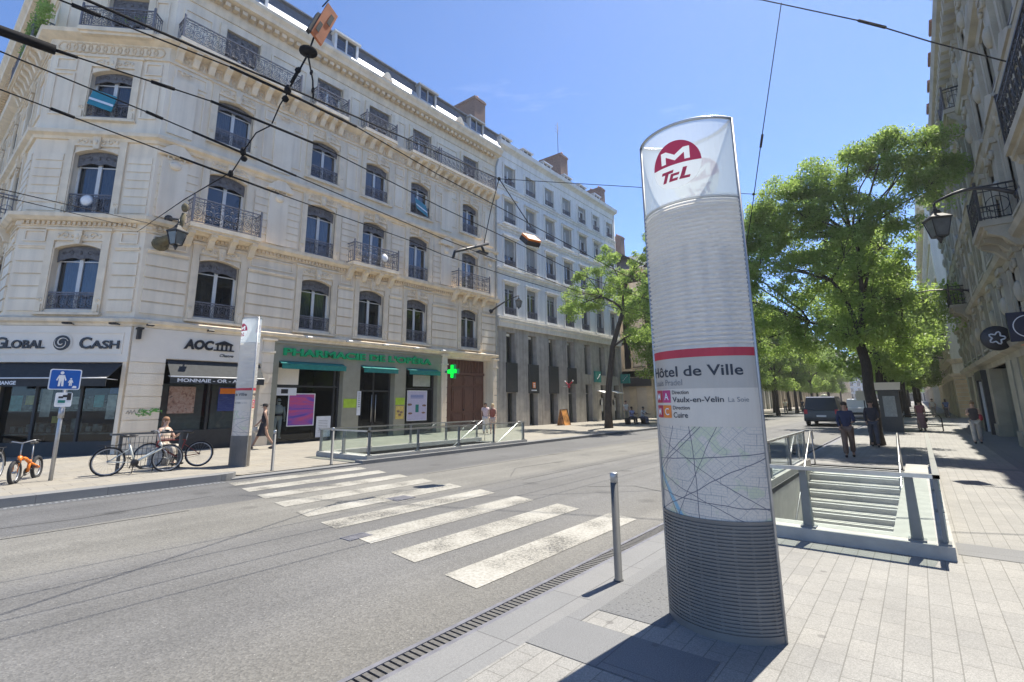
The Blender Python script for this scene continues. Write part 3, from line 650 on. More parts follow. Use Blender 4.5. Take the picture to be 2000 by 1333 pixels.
chimney(B1,-26,-21.5,23.1,24.2,18.5,22.7,8); chimney(B1,-24.5,-22.0,8.6,9.5,19.5,22.6,4)
# downpipe between the two buildings
dp=MB(); dp.tube([(XF+.09,24.2,.1),(XF+.09,24.2,17.4),(XF+.3,24.2,17.9)],.06,8)
for z in (2,5,8,11,14,16.5): dp.cyl((XF+.09,24.2,z),.075,.06,8)
part('downpipe',dp,M['greyframe'],B1)
# ------------------------------------------------------------------ ground floor of the corner building
gf=MB(FM)
def pier(s0,s1,z1,n=8,d=.1):
    h=z1/n; gf.box(s0,s1,-.5,d-.03,0,z1)
    for i in range(n): gf.box(s0-.012,s1+.012,-.3,d,i*h+.015,(i+1)*h-.015)
pier(5.2,6.22,3.1,8,.07); pier(9.55,10.0,3.7,9,.14); pier(19.5,19.85,3.7,9,.14); pier(23.82,24.2,3.7,9,.14)
for s0,s1 in ((9.55,10.0),(19.5,19.85),(23.82,24.2)):
    gf.box(s0-.05,s1+.05,-.3,.2,3.7,3.78); gf.box(s0,s1,-.3,.16,3.78,4.2); gf.box(s0-.08,s1+.08,-.3,.24,4.2,4.28)
gf.box(19.85,23.82,-.4,.0,4.15,4.28); gf.box(10.0,19.5,-.4,.02,4.2,4.28)
gf.M=FC; gf.box(-CW,-CW+.12,-.5,.05,0,3.1); gf.box(-.12,0,-.5,.05,0,3.1)
part('stone_piers',gf,M['stone'],B1)
# fascias of the two exchange shops
fa=MB(FC); fa.box(-CW,.03,-.3,.10,3.07,4.27); fa.M=FM; fa.box(5.18,9.54,-.3,.10,3.25,4.27); fa.box(5.18,6.22,-.3,.095,3.1,3.25); part('shop_fascia',fa,M['shopgrey'],B1)
def shopfront(par,F,s0,s1,z1,mull,mt,depth=.35,base=.35,door=None,gl='shopglass',transom=None,name='shopfront'):
    b=MB(F); d=-depth
    b.box(s0,s0+.08,d-.05,d+.05,0,z1); b.box(s1-.08,s1,d-.05,d+.05,0,z1); b.box(s0+.08,s1-.08,d-.05,d+.05,z1-.1,z1); b.box(s0+.08,s1-.08,d-.06,d+.04,0,base)
    for m_ in mull: b.box(m_-.04,m_+.04,d-.05,d+.052,base,z1-.1)
    if transom: b.box(s0+.08,s1-.08,d-.04,d+.045,transom,transom+.07)
    S=part(name,b,M[mt],par); p=MB(F); p.quad((s0+.05,d,base),(s1-.05,d,base),(s1-.05,d,z1-.05),(s0+.05,d,z1-.05)); part('shop_window',p,M[gl],S)
    r=MB(F); r.quad((s0-.3,d-2.2,0),(s1+.3,d-2.2,0),(s1+.3,d-2.2,z1),(s0-.3,d-2.2,z1)); r.quad((s0,d,0.02),(s1,d,.02),(s1,d-2.2,.02),(s0,d-2.2,.02)); r.quad((s0,d,z1),(s1,d,z1),(s1,d-2.2,z1),(s0,d-2.2,z1))
    r.quad((s0,d,0),(s0,d-2.2,0),(s0,d-2.2,z1),(s0,d,z1)); r.quad((s1,d,0),(s1,d-2.2,0),(s1,d-2.2,z1),(s1,d,z1)); part('shop_interior',r,M['room'],S)
    return S
S1=shopfront(B1,FC,-CW+.12,-.12,3.07,(-2.8,-1.45),'shopdark',base=.5)
k=MB(FC)
for i in range(26):
    s=-CW+.4+(i%13)*.22+random.uniform(-.05,.05); z=.8+.75*(i//13); k.box(s,s+.14,-.9,-.6,z,z+random.uniform(.15,.45))
k.box(-CW+.2,-.2,-1.0,-.55,.72,.76); k.box(-CW+.2,-.2,-1.0,-.55,1.48,1.52); part('display_shelf',k,pm('shop goods',(.12,.16,.15),.6,var=.9,scale=4),S1)
S2=shopfront(B1,FM,6.22,9.55,3.25,(7.85,),'shopdark',depth=.3,base=.75)
for cc,cs_ in (((.10,.42,.42),((-3.5,1.5,.35,.5),(-1.0,1.6,.3,.4))),((.55,.48,.10),((-3.1,1.7,.25,.3),(-2.2,1.1,.3,.22))),((.60,.60,.56),((-2.6,1.3,.3,.9),(-.6,1.2,.28,.8),(-1.8,1.7,.4,.25))),((.08,.14,.36),((-2.2,1.6,.3,.4),(-.55,2.05,.3,.2)))):
    k=MB(FC)
    for s_,z_,w_,h_ in cs_: k.box(s_-w_/2,s_+w_/2,-.5,-.49,z_,z_+h_)
    part('display_card',k,pm('display card',cc,.5,var=.3,scale=8),S1)
k=MB(FM); k.box(6.35,7.7,-.5,-.36,.75,2.4); k.box(8.0,9.4,-.5,-.36,.75,2.4); part('display_panel',k,pm('grey display board',(.22,.22,.22),.6),S2)
# pharmacy front
ph=MB(FM)
ph.box(10.0,19.5,-.3,.06,3.42,4.2); ph.box(10.0,10.28,-.35,.06,0,3.42); ph.box(19.2,19.5,-.35,.06,0,3.42)
ph.box(13.35,14.25,-.35,.05,0,3.42); ph.box(16.3,17.0,-.35,.05,0,3.42); ph.box(9.98,19.52,.0,.12,4.14,4.22)
PH=part('pharmacy_front',ph,M['olive'],B1)
shopfront(B1,FM,10.28,13.35,3.42,(13.1,),'shopdark',depth=.3,base=.12,transom=2.35)
shopfront(B1,FM,14.25,16.3,3.42,(15.28,),'shopdark',depth=.35,base=.06,transom=2.2)
shopfront(B1,FM,17.0,19.2,3.42,(),'shopdark',depth=.3,base=.3,transom=2.35)
hd=MB(FM); hd.tube([(15.16,-.24,.75),(15.16,-.24,2.05)],.02,6); hd.tube([(15.4,-.24,.75),(15.4,-.24,2.05)],.02,6); part('door_handle',hd,M['steel'],PH)
# carriage door
cdr=MB(FM); cdr.box(19.85,23.82,-.75,-.68,0,4.15)
for s in (19.95,20.95,21.9,22.85):
    for z0,z1 in ((.2,1.0),(1.15,2.5),(2.65,3.2)): cdr.box(s+.06,s+.84,-.68,-.63,z0,z1); cdr.box(s+.16,s+.74,-.64,-.60,z0+.1,z1-.1)
cdr.box(19.85,23.82,-.70,-.6,3.25,3.4)
for i in range(14): cdr.box(19.95+i*.27,20.02+i*.27,-.68,-.62,3.4,4.1)
CD=part('carriage_door',cdr,M['wood'],B1); q=MB(FM); q.ball((21.95,-.57,1.2),.05,8,5); part('door_knob',q,M['iron_dark'],CD)
pl=MB(FM); pl.box(23.95,24.12,.1,.13,1.9,2.2); part('number_plate',pl,M['iron_dark'],B1)
# graffiti on the pier
gr=MB(FM)
for i in range(26):
    s=5.66+random.random()*.55; z=1.32+random.random()*.22; gr.tube([(s,.076,z),(s+random.uniform(-.12,.12),.077,z+random.uniform(-.06,.06)),(s+random.uniform(-.12,.12),.076,z+random.uniform(-.06,.06))],.016,4)
part('green_graffiti',gr,pm('green spray paint',(.16,.42,.08),.7),B1)
gr=MB(FM); gr.tube([(5.28,.076,1.38),(5.33,.077,1.48),(5.36,.077,1.36),(5.41,.077,1.5),(5.44,.077,1.36),(5.5,.077,1.5),(5.56,.077,1.35),(5.66,.077,1.48)],.009,4); part('black_graffiti',gr,M['black'],B1)
# ------------------------------------------------------------------ the pale building next door
B2=thing('apartment_building','tall pale grey plain fronted building with seven window bays over a stone colonnade','building',(-22,33,0))
F2=frame((XF,0),pi/2); Y0,Y1=24.32,41.6
YB=[25.75+2.47*i for i in range(7)]
L2=[(7.36,2.05,1.3),(10.74,1.85,1.3),(13.78,1.65,1.28),(16.6,1.4,1.24)]
wl=MB(F2); wl.wall(Y0,Y1,6.5,19.3,[(c-w_/2,c+w_/2,z,z+h) for z,h,w_ in L2 for c in YB],.3); wl.M=None
wl.quad((XF,Y1,0),(XF,Y1,19.4),(-34,Y1,19.4),(-34,Y1,0)); wl.quad((XF,Y0,16),(XF,Y0,19.4),(-34,Y0,19.4),(-34,Y0,16)); part('wall',wl,M['render_white'],B2)
co=MB(); pth=[(XF,Y0),(XF,Y1),(-34,Y1)]; pth=[(XF,Y0+.02),(XF,Y1-.02)]
for z,d in ((7.05,.22),(10.30,.2),(13.35,.18),(16.25,.16)): co.sweep(pth,[(0,z-.2),(.06,z-.2),(.08,z-.06),(d,z-.03),(d+.03,z+.06),(0,z+.1)])
co.sweep(pth,[(0,6.45),(.2,6.45),(.24,6.75),(.32,6.8),(.34,6.9),(0,6.95)])
co.sweep(pth,[(0,18.5),(.06,18.5),(.08,18.95),(.2,19.05),(.45,19.15),(.5,19.42),(.1,19.5),(0,19.5)])
part('cornice',co,M['render_white'],B2)
pr={}
rnd=random.Random(3)
for r,(z,h,w_) in enumerate(L2):
    for i,c in enumerate(YB):
        ro=(0,0,.45,0,0,.6,0)[i] if r==0 else (((.62,.72,.28,0,0,0,0),(.95,.95,.9,.9,.3,0,0),(.45,.95,.75,.95,0,0,0))[r-1][i])
        ro=round(ro,1) if r else 0
        key=(r,ro,(i%3==2)); Mx=rel(B2,loc(F2,c,0,z))
        if key in pr: dup(pr[key],parent=B2,M=Mx)
        else: pr[key]=win(B2,w_,h,0,Mx,curtain=(1 if key[2] else False),valance=False,guard=True,gh=.5 if r==0 else .42,arch=0,orn=False,sur=.14,stone='render_white',sd=.24,frame_m='greyframe' if r<2 else 'pvc',roller=max(.14,ro))
        hd=None
ld=MB(F2)
for z,h,w_ in L2[:3]:
    for c in YB: ld.box(c-w_/2-.22,c+w_/2+.22,0,.2,z+h+.12,z+h+.24); ld.box(c-w_/2-.1,c+w_/2+.1,0,.1,z+h+.02,z+h+.12); ld.box(c-w_/2-.15,c+w_/2+.15,0,.14,z-.16,z-.06)
for c in [25.75+2.47*(i+.5) for i in range(6)]: 
    for z0,z1 in ((7.3,10.0),(10.6,13.0),(13.7,16.0)): ld.box(c-.42,c+.42,0,.035,z0,z1)
part('window_ledges',ld,M['render_white'],B2)
rm=MB(F2); rm.quad((Y0,-.9,6.6),(Y1,-.9,6.6),(Y1,-.9,19),(Y0,-.9,19)); part('interior',rm,M['room'],B2)
# colonnade
OP=[(25.26,26.24),(27.66,28.66),(30.14,31.16),(32.64,33.7),(35.2,36.2),(37.65,38.65),(40.0,41.0)]
cn=MB(F2); xs=[Y0]+[q for o_ in OP for q in o_]+[Y1]
for i in range(0,len(xs),2):
    a,b=xs[i],xs[i+1]; cn.box(a,b,-.5,0,0,6.15)
    n=6
    for j in range(n): cn.box(a+.0,b-.0,0,.03,j*1.025+.008,(j+1)*1.025-.008)
cn.box(Y0,Y1,-.5,.03,6.15,6.45); part('colonnade',cn,M['granite_wall'],B2)
cw=MB(F2); dk=MB(F2)
for i,(a,b) in enumerate(OP):
    cw.quad((a,-.34,0.05),(b,-.34,.05),(b,-.34,6.15),(a,-.34,6.15))
    if i<4: dk.box(a-.06,b+.12,-.05,.10,(2.25,2.2,2.2,2.95)[i],4.15)
    else: cn2=None
part('shop_window',cw,M['shopglass'],B2); part('dark_panel',dk,M['shopdark'],B2)
rm=MB(F2); rm.quad((Y0,-1.6,.05),(Y1,-1.6,.05),(Y1,-1.6,6.2),(Y0,-1.6,6.2)); part('shop_interior',rm,M['room'],B2)
gy=MB(F2)
for a,b in OP[4:]: gy.box(a-.02,b+.02,-.3,.02,2.95,3.75)
for i,(a,b) in enumerate(OP):
    gy.box(a+.44,a+.5,-.36,-.3,.05,2.2); gy.box(a,b,-.36,-.3,2.2,2.28)
part('stone_infill',gy,M['granite_wall'],B2)
rf=MB(); rf.sweep([(XF,Y0),(XF,Y1)],[(.1,19.45),(.1,19.6),(-5,21.2),(-5,19.4)]); part('roof',rf,M['slate'],B2)
for s in (25.4,28.0,30.6,33.6,36.0,38.6): dormer(B2,F2,s,19.5,.9,.55,.0,'zinc')
chimney(B2,-23.2,-21.0,33.2,34.3,19.4,22.3,5); chimney(B2,-23,-21.3,40.7,41.5,19.4,21.9,2)
an=MB(); an.tube([(-21.6,33.8,22.3),(-21.6,33.8,25.6)],.025,5); 
for z in (24.6,24.9,25.2): an.tube([(-21.6,33.4,z),(-21.6,34.2,z)],.012,4)
part('aerial',an,M['iron_dark'],B2)
dp=MB(); dp.tube([(XF+.08,41.5,.1),(XF+.08,41.5,19)],.06,8); part('downpipe',dp,M['greyframe'],B2)
# ------------------------------------------------------------------ generic street fronts
def front(par,F,s0,s1,floors,w_,sp,mt,cor,gz=4.2,proud=.12,top=None,roof='slate',kind=0,depth=12,fm='pvc',guards=True,closed=None):
    """windows on a regular grid; floors: list of (sill, height)"""
    n=int((s1-s0)/sp); off=(s1-s0-n*sp)/2; cs=[s0+off+(i+.5)*sp for i in range(n)]
    ztop=top or floors[-1][0]+floors[-1][1]+.9
    wl=MB(F); wl.wall(s0,s1,gz,ztop,[(c-w_/2,c+w_/2,z,z+h) for z,h in floors for c in cs],.3)
    wl.quad((s0,0,0),(s0,0,ztop),(s0,-depth,ztop),(s0,-depth,0)); wl.quad((s1,0,0),(s1,0,ztop),(s1,-depth,ztop),(s1,-depth,0)); part('wall',wl,M[mt],par)
    c=MB(F)
    for z,h in floors: c.box(s0,s1,0,proud,z-.42,z-.2)
    c.box(s0,s1,0,proud,gz-.3,gz+.0); c.box(s0-.0,s1+.0,0,.5,ztop-.25,ztop+.05); c.box(s0,s1,0,.3,ztop-.5,ztop-.25)
    x=s0+.2
    while x<s1-.3: c.box(x,x+.18,.02,.42,ztop-.46,ztop-.25); x+=.55
    part('cornice',c,M[cor],par)
    P={}
    for r,(z,h) in enumerate(floors):
        for c_ in cs:
            Mx=rel(par,loc(F,c_,0,z))
            if r in P: dup(P[r],parent=par,M=Mx)
            else: P[r]=win(par,w_,h,0,Mx,valance=False,guard=guards,gh=.5,arch=0,orn=False,sur=.2,stone=cor,sd=.24,frame_m=fm,roller=.16)
    g_=MB(F); x=s0
    while x<s1-.6:
        g_.box(x,x+.7,-.4,.05,0,gz-.3); x+=sp
    g_.box(s1-.6,s1,-.4,.05,0,gz-.3); part('ground_floor_piers',g_,M[cor],par)
    g_=MB(F); g_.quad((s0,-.3,.05),(s1,-.3,.05),(s1,-.3,gz),(s0,-.3,gz)); part('shop_window',g_,M['shopglass'],par)
    g_=MB(F); g_.quad((s0,-1.2,.05),(s1,-1.2,.05),(s1,-1.2,ztop-.2),(s0,-1.2,ztop-.2)); part('interior',g_,M['room'],par)
    r_=MB(F); r_.add([(s0,.45,ztop+.05),(s1,.45,ztop+.05),(s1,-3.5,ztop+2.6),(s0,-3.5,ztop+2.6),(s0,-depth,ztop+2.6),(s1,-depth,ztop+2.6)],[(0,1,2,3),(3,2,5,4)]); part('roof',r_,M[roof],par)
    return cs,ztop
# beyond the side street on the left: buff building with a canted corner, then the row behind the trees
B3=thing('buff_building','buff corner building with tall windows past the side street behind a tree','building',(-22,52,0))
F3=frame((-23.6,46),0); front(B3,F3,-10,4.0,[(4.9,2.1),(8.2,2.1),(11.4,1.9)],1.25,2.33,'render_pink','stone_warm',gz=3.9,top=14.6)
F3b=frame((-19.6,46),pi/2); front(B3,F3b,0,20,[(4.9,2.1),(8.2,2.1),(11.4,1.9)],1.25,2.5,'render_pink','stone_warm',gz=3.9,top=14.6)
chimney(B3,-25,-24,50,51,16.5,20.0,3)
aw=MB(); aw.add([(-19.6,46.5,3.4),(-19.6,55,3.4),(-18.2,55,2.8),(-18.2,46.5,2.8)],[(0,1,2,3)]); aw.box(-23.5,-19.65,45.75,45.98,3.0,3.85); part('cafe_fascia',aw,M['shopdark'],B3)
for i,(y0,y1,zt,mt,lab) in enumerate(((68,98,17,'render_white','pale row building far down the left of the street behind the trees'),(100,140,18.5,'render_pink','buff row building farther down the left of the street behind the trees'),(142,230,17.5,'stone','cream row building at the far left end of the street'))):
    Bn=thing('row_building',lab,'building',(-20,y0+5,0)); fl=[(4.9+3.2*k,2.1) for k in range(int((zt-6)/3.2)+1)]; front(Bn,frame((-19.6,0),pi/2),y0,y1,fl,1.3,3.2,mt,mt,top=zt)
# ------------------------------------------------------------------ the right side: sooty carved front very close to the camera
XR=2.65
B5=thing('stone_building','sooty carved stone building rising steeply along the right pavement with iron balconies','building',(5,26,0))
F5=frame((XR,0),-pi/2)      # s = -Y
R0,R1=5.0,43.5; ztop=14.6
Lr=[(3.75,1.5,1.0),(6.35,2.2,1.2),(9.4,1.9,1.2),(12.0,1.4,1.15)]
CR=[8.2+2.95*i for i in range(12)]
wl=MB(F5); wl.wall(-R1,-R0,3.1,ztop,[(-c-w_/2,-c+w_/2,z,z+h) for z,h,w_ in Lr for c in CR],.42); wl.M=None
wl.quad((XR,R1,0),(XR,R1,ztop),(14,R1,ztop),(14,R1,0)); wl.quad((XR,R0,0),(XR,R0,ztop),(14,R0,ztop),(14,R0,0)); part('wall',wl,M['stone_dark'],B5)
co=MB(); pth=[(XR,R1+.0),(XR,R0)]
for z,d in ((3.2,.34),(5.75,.3),(8.85,.22),(11.6,.3)): co.sweep(pth,[(0,z-.35),(.08,z-.35),(.1,z-.15),(d-.05,z-.08),(d,z+.08),(0,z+.14)])
co.sweep(pth,[(0,13.55),(.08,13.55),(.1,14.1),(.3,14.2),(.5,14.3),(.56,14.62),(0,14.7)])
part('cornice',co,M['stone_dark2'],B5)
pr={}
for r,(z,h,w_) in enumerate(Lr):
    for c in CR:
        Mx=rel(B5,loc(F5,-c,0,z))
        if r in pr: dup(pr[r],parent=B5,M=Mx)
        else: pr[r]=win(B5,w_,h,0,Mx,valance=r in (1,2),guard=True,gh=.5,arch=.18 if r in (1,) else 0,orn=(r==1),sur=.26,stone='stone_dark2',sd=.34,frame_m='greyframe')
ot=MB(F5)
for i,c in enumerate([8.2+2.95*(i-.5) for i in range(13)]):
    for z0,z1 in ((3.4,5.4),(6.0,8.5),(9.1,11.3),(11.9,13.4)):
        ot.box(-c-.36,-c+.36,0,.16,z0,z1); ot.box(-c-.42,-c+.42,0,.22,z1,z1+.16); ot.box(-c-.42,-c+.42,0,.22,z0-.1,z0)
        scroll(ot,-c-.2,z1-.3,.2,.16,1,.05); scroll(ot,-c+.2,z1-.3,.2,.16,-1,.05); ot.ball((-c,.18,(z0+z1)/2),(.2,.12,.3),8,5)
s=-R1+.2
while s<-R0-.3: ot.box(s,s+.24,.06,.42,13.75,14.2); s+=.62
for c in CR:
    for z,h,w_ in Lr[1:3]:
        ot.prism([(-c-.85,z+h+.42),(-c+.85,z+h+.42),(-c+.8,z+h+.52),(-c,z+h+.86),(-c-.8,z+h+.52)],0,.26)
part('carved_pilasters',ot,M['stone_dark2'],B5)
for y0,y1 in ((7.6,12.5),(17.5,19.6),(33.0,35.1)): balcony(B5,F5,-y1,-y0,6.2,.8,.95,br=1.4,stone='stone_dark2',iron='iron_dark')
balcony(B5,F5,-24.6,-22.6,11.85,.6,.8,br=1.2,stone='stone_dark2',iron='iron_dark')
rm=MB(F5); rm.quad((-R1,-1,3.1),(-R0,-1,3.1),(-R0,-1,ztop),(-R1,-1,ztop)); part('interior',rm,M['room'],B5)
rf=MB(F5); rf.add([(-R1,.5,14.7),(-R0,.5,14.7),(-R0,-3,16.6),(-R1,-3,16.6)],[(0,1,2,3)])
part('roof',rf,M['tile'],B5)
rf=MB(F5)
y=R0+1
while y<R1-1:
    rf.box(-y-.9,-y,.3,.62,14.68,14.8); y+=2.2
for y in range(7,43,4): rf.box(-y-.6,-y+.6,-.2,.18,14.7,15.9); rf.box(-y-.75,-y+.75,-.2,.3,15.9,16.02)
part('attic_dormers',rf,M['tile'],B5)
gf=MB(F5)
for i,c in enumerate([R0,9.4,13.6,18.0,22.5,24.0,30.6,35.0,38.6,42.4]): gf.box(-c-.55,-c+.55,-.4,.1,0,2.85); gf.box(-c-.62,-c+.62,-.4,.16,0,.5)
part('ground_floor_piers',gf,M['stone_warm'] if False else M['stone_dark2'],B5)
gf=MB(F5); gf.box(-18,-13,-.2,.14,.3,2.75); part('red_shop_front',gf,M['red'],B5)
gf=MB(F5); gf.box(-23.9,-18.6,-.3,.06,0,2.85); part('ochre_shop_pier',gf,pm('ochre stone pier',(.33,.29,.18),.8,var=.2,scale=2,detail=8),B5)
gf=MB(F5); gf.box(-34.4,-31.2,-.1,.3,2.45,2.85); gf.box(-34.4,-34.0,-.1,.28,0,2.45); gf.box(-31.6,-31.2,-.1,.28,0,2.45); gf.box(-33.1,-32.9,-.1,.1,0,2.45); part('black_shop_front',gf,M['shopdark'],B5)
gf=MB(F5); gf.box(-34.0,-33.92,.02,.2,0,2.4); gf.box(-31.7,-31.62,.02,.2,0,2.4); part('pale_jamb',gf,M['white'],B5)
gf=MB(F5); gf.quad((-R1,-.3,.05),(-R0,-.3,.05),(-R0,-.3,3.1),(-R1,-.3,3.1)); part('shop_window',gf,M['shopglass'],B5)
gf=MB(F5); gf.quad((-R1,-1.2,.05),(-R0,-1.2,.05),(-R0,-1.2,3.1),(-R1,-1.2,3.1)); part('shop_interior',gf,M['room'],B5)
# next block on the right: pale canted corner building with a banded stone base
B6=thing('corner_building','pale corner building with banded stone base and blank canted wall on the right','building',(6,60,0))
K0=(2.55,55.2); cant=radians(-32); cw_=3.4
p0=(K0[0]+cw_*cos(cant)*1.0, K0[1]+cw_*sin(cant))
F6=frame(K0,cant); F6b=frame(K0,-pi/2)
wl=MB(F6); wl.wall(0,cw_,0,19,[],.3); part('blank_wall',wl,M['render_white'],B6)
pth=[(K0[0],95),K0,p0,(12,p0[1])]
co=MB(); co.sweep(pth,[(0,3.1),(.1,3.1),(.14,3.3),(.3,3.4),(.34,3.55),(0,3.6)]); co.sweep(pth,[(0,4.4),(.1,4.4),(.3,4.6),(.34,4.75),(0,4.8)]); co.sweep(pth,[(0,18.4),(.1,18.4),(.4,18.8),(.5,19.1),(0,19.2)])
part('cornice',co,M['stone2'],B6)
bs=MB(F6)
for i in range(9): bs.box(.02,cw_-.02,0,.07,.1+i*.33,.1+i*.33+.29)
part('banded_base',bs,M['stone_warm'],B6)
front(B6,F6b,-40,-.05,[(5.6,2.1),(8.9,2.1),(12.1,2.0),(15.2,1.7)],1.2,2.7,'stone','stone2',gz=4.6,top=18.4)
for i,(y0,y1,zt,mt,lab) in enumerate(((97,135,17.5,'render_white','tall pale row building far down the right of the street'),(137,190,16.5,'stone','cream row building farther down the right of the street'),(192,300,18,'render_pink','buff row building at the far right end of the street'))):
    Bn=thing('row_building',lab,'building',(4,y0+5,0)); fl=[(4.9+3.1*k,2.0) for k in range(int((zt-6)/3.1)+1)]; front(Bn,frame((2.55,0),-pi/2),-y1,-y0,fl,1.2,3.1,mt,mt,top=zt)
# across the side street at the far left edge
B7=thing('side_street_building','pale building with a grey roof across the side street at the far left','building',(-40,2,0))
F7=frame((-38,1.5),0); 
wl=MB(); wl.box(-75,-44,2.6,12,0,21); part('wall',wl,M['render_white'],B7); wl=MB(); wl.box(-75,-43.5,2.3,12,21,22.2); part('roof',wl,M['zinc'],B7)
# a building behind the camera closes the street, so that glass and paint have something to mirror
# ------------------------------------------------------------------ shop signs, awnings, posters
def sign_thing(name,label,cat,F,s,d,z,group=None):
    p=F@Vector((s,d,z)); return thing(name,label,cat,p,0,group)
t=sign_thing('shop_sign','pale shop sign reading GLOBAL CASH with a dark spiral emblem on the canted corner','sign',FC,-1.8,.1,3.7)
b=MB(FC)
for q in ((-CW+.05,-.16,4.03,4.06),(-CW+.05,-.16,3.33,3.36)): b.box(q[0],q[1],.10,.125,q[2],q[3])
b.box(-.19,-.16,.10,.125,3.36,4.03); part('sign_border',b,M['shopgrey'],t)
b=MB(FC); put_text(b,'G',-3.98,3.52,.10,.05,h=.36,bold=.02); put_text(b,'LOBAL',-3.66,3.52,.10,.05,h=.27,wd=1.15,bold=.02); put_text(b,'C',-1.47,3.52,.10,.05,h=.38,bold=.02); put_text(b,'ASH',-1.12,3.52,.10,.05,h=.27,wd=.86,bold=.02); part('lettering',b,M['letter'],t)
b=MB(FC); c_=(-2.0,3.70)
b.add([(c_[0]+.31*cos(2*pi*i/28),.12,c_[1]+.31*sin(2*pi*i/28)) for i in range(28)],[tuple(range(28))]); e1=part('emblem_disc',b,M['shopgrey'],t)
b=MB(FC); b.add([(c_[0]+.25*cos(2*pi*i/28),.14,c_[1]+.25*sin(2*pi*i/28)) for i in range(28)],[tuple(range(28))]); part('emblem_disc',b,M['letter'],t)
b=MB(FC)
for a0,r0,r1 in ((.3,.20,.05),(1.6,.15,.03),(2.6,.22,.12)): b.tube([(c_[0]+(r0+(r1-r0)*i/12)*cos(a0+i*.34),.15,c_[1]+(r0+(r1-r0)*i/12)*sin(a0+i*.34)) for i in range(13)],[.008+.012*sin(pi*i/12) for i in range(13)],4)
part('emblem_swirl',b,M['shopgrey'],t)
t=sign_thing('shop_sign','pale shop sign reading AOC beside a dark temple emblem with columns','sign',FM,7.5,.1,3.8)
b=MB(FM); put_text(b,'AOC',6.72,3.66,.10,.05,h=.33,wd=.98,bold=.045,shear=.12)
put_text(b,'Change',7.95,3.42,.10,.012,h=.11,wd=.5,bold=.02,shear=.35); part('lettering',b,M['letter'],t)
b=MB(FM); b.prism([(7.74,3.90),(8.06,4.03),(8.40,3.90)],.1,.15); b.box(7.76,8.38,.1,.15,3.86,3.89); b.box(7.72,8.44,.1,.15,3.64,3.68)
for i in range(4): b.box(7.82+i*.155,7.88+i*.155,.1,.14,3.68,3.86)
part('temple_emblem',b,M['letter'],t)
t=sign_thing('shop_sign','green raised letters reading PHARMACIE DE L\'OPERA over an olive shopfront','sign',FM,14.5,.1,3.8)
b=MB(FM); put_text(b,"PHARMACIE DE L'OPÉRA",10.42,3.66,.06,.10,h=.30,wd=8.25,bold=.035); part('lettering',b,M['green_letter'],t)
def awn(label,F,s0,s1,z1,z0,d1,mt,word=None,x=None,valz=.24,hh=.12,wd=None,arms=True):
    t=sign_thing('awning',label,'awning',F,(s0+s1)/2,.05,z1)
    a=MB(F); a.add([(s0,.02,z1),(s1,.02,z1),(s1,d1,z0),(s0,d1,z0),(s0,.02,z1-.03),(s1,.02,z1-.03),(s1,d1,z0-.03),(s0,d1,z0-.03)],[(0,1,2,3),(4,7,6,5),(0,3,7,4),(1,5,6,2)]); part('canopy',a,M[mt],t)
    a=MB(F); a.box(s0,s1,d1-.01,d1+.01,z0-valz,z0); V=part('valance',a,M[mt],t)
    a=MB(F); a.tube([(s0,d1+.01,z0),(s1,d1+.01,z0)],.022,6)
    if arms:
        for q in (s0+.1,s1-.1): a.tube([(q,.02,z1-.55),(q,d1-.1,z0-.02)],.016,5)
    part('front_bar',a,M['white'] if mt!='teal' else M['teal'],t)
    if word: a=MB(F); put_text(a,word,x,z0-valz+.06,d1+.012,.004,h=hh,wd=wd,bold=.03); part('lettering',a,M['signwhite'],V)
    return t
M['awning_dark']=pm('charcoal awning cloth',(.03,.034,.036),.8,var=.2,scale=9); M['awning_grey']=pm('grey awning cloth',(.12,.125,.125),.8,var=.15,scale=9)
awn('charcoal awning with white word CHANGE on the valance over the corner shop',FC,-3.95,-.12,3.04,2.52,.75,'awning_dark','CHANGE',-3.3,.26,.11)
awn('grey awning with white words MONNAIE OR ARGENT on its black valance',FM,6.28,9.5,3.22,2.62,.55,'awning_dark','MONNAIE - OR - ARGENT',6.50,.24,.12,2.75)
for s0,s1,l in ((10.3,13.3,'left'),(14.27,16.28,'middle'),(17.02,19.18,'right')):
    awn('rolled teal awning over the %s bay of the pharmacy front'%({'left':'widest','middle':'door','right':'lightbox poster'}[l]),FM,s0,s1,3.42,3.28,.32,'teal',valz=.2,arms=False)
# pharmacy cross
t=sign_thing('pharmacy_cross','glowing green pharmacy cross projecting over the carriage door','sign',FM,19.7,.3,3.2)
cx=MB(); Xc,Yc,Zc=XF+.75,19.72,3.32
for a,b_,c,e in ((-.13,.13,-.38,.38),(-.38,-.13,-.13,.13),(.13,.38,-.13,.13)): cx.box(Xc+a,Xc+b_,Yc-.09,Yc+.09,Zc+c,Zc+e)
part('cross_body',cx,M['green_letter'],t)
cx=MB()
for q in (-.095,.095):
    for a,b_,c,e in ((-.10,.10,-.34,.34),(-.34,-.10,-.10,.10),(.10,.34,-.10,.10)): cx.box(Xc+a,Xc+b_,Yc+q-.004,Yc+q+.004,Zc+c,Zc+e)
part('lit_face',cx,emis('green lit cross',(0,.6,.03),.9),t)
cx=MB(); cx.box(XF+.1,Xc-.3,Yc-.03,Yc+.03,Zc-.05,Zc+.05); part('bracket',cx,M['teal'],t)
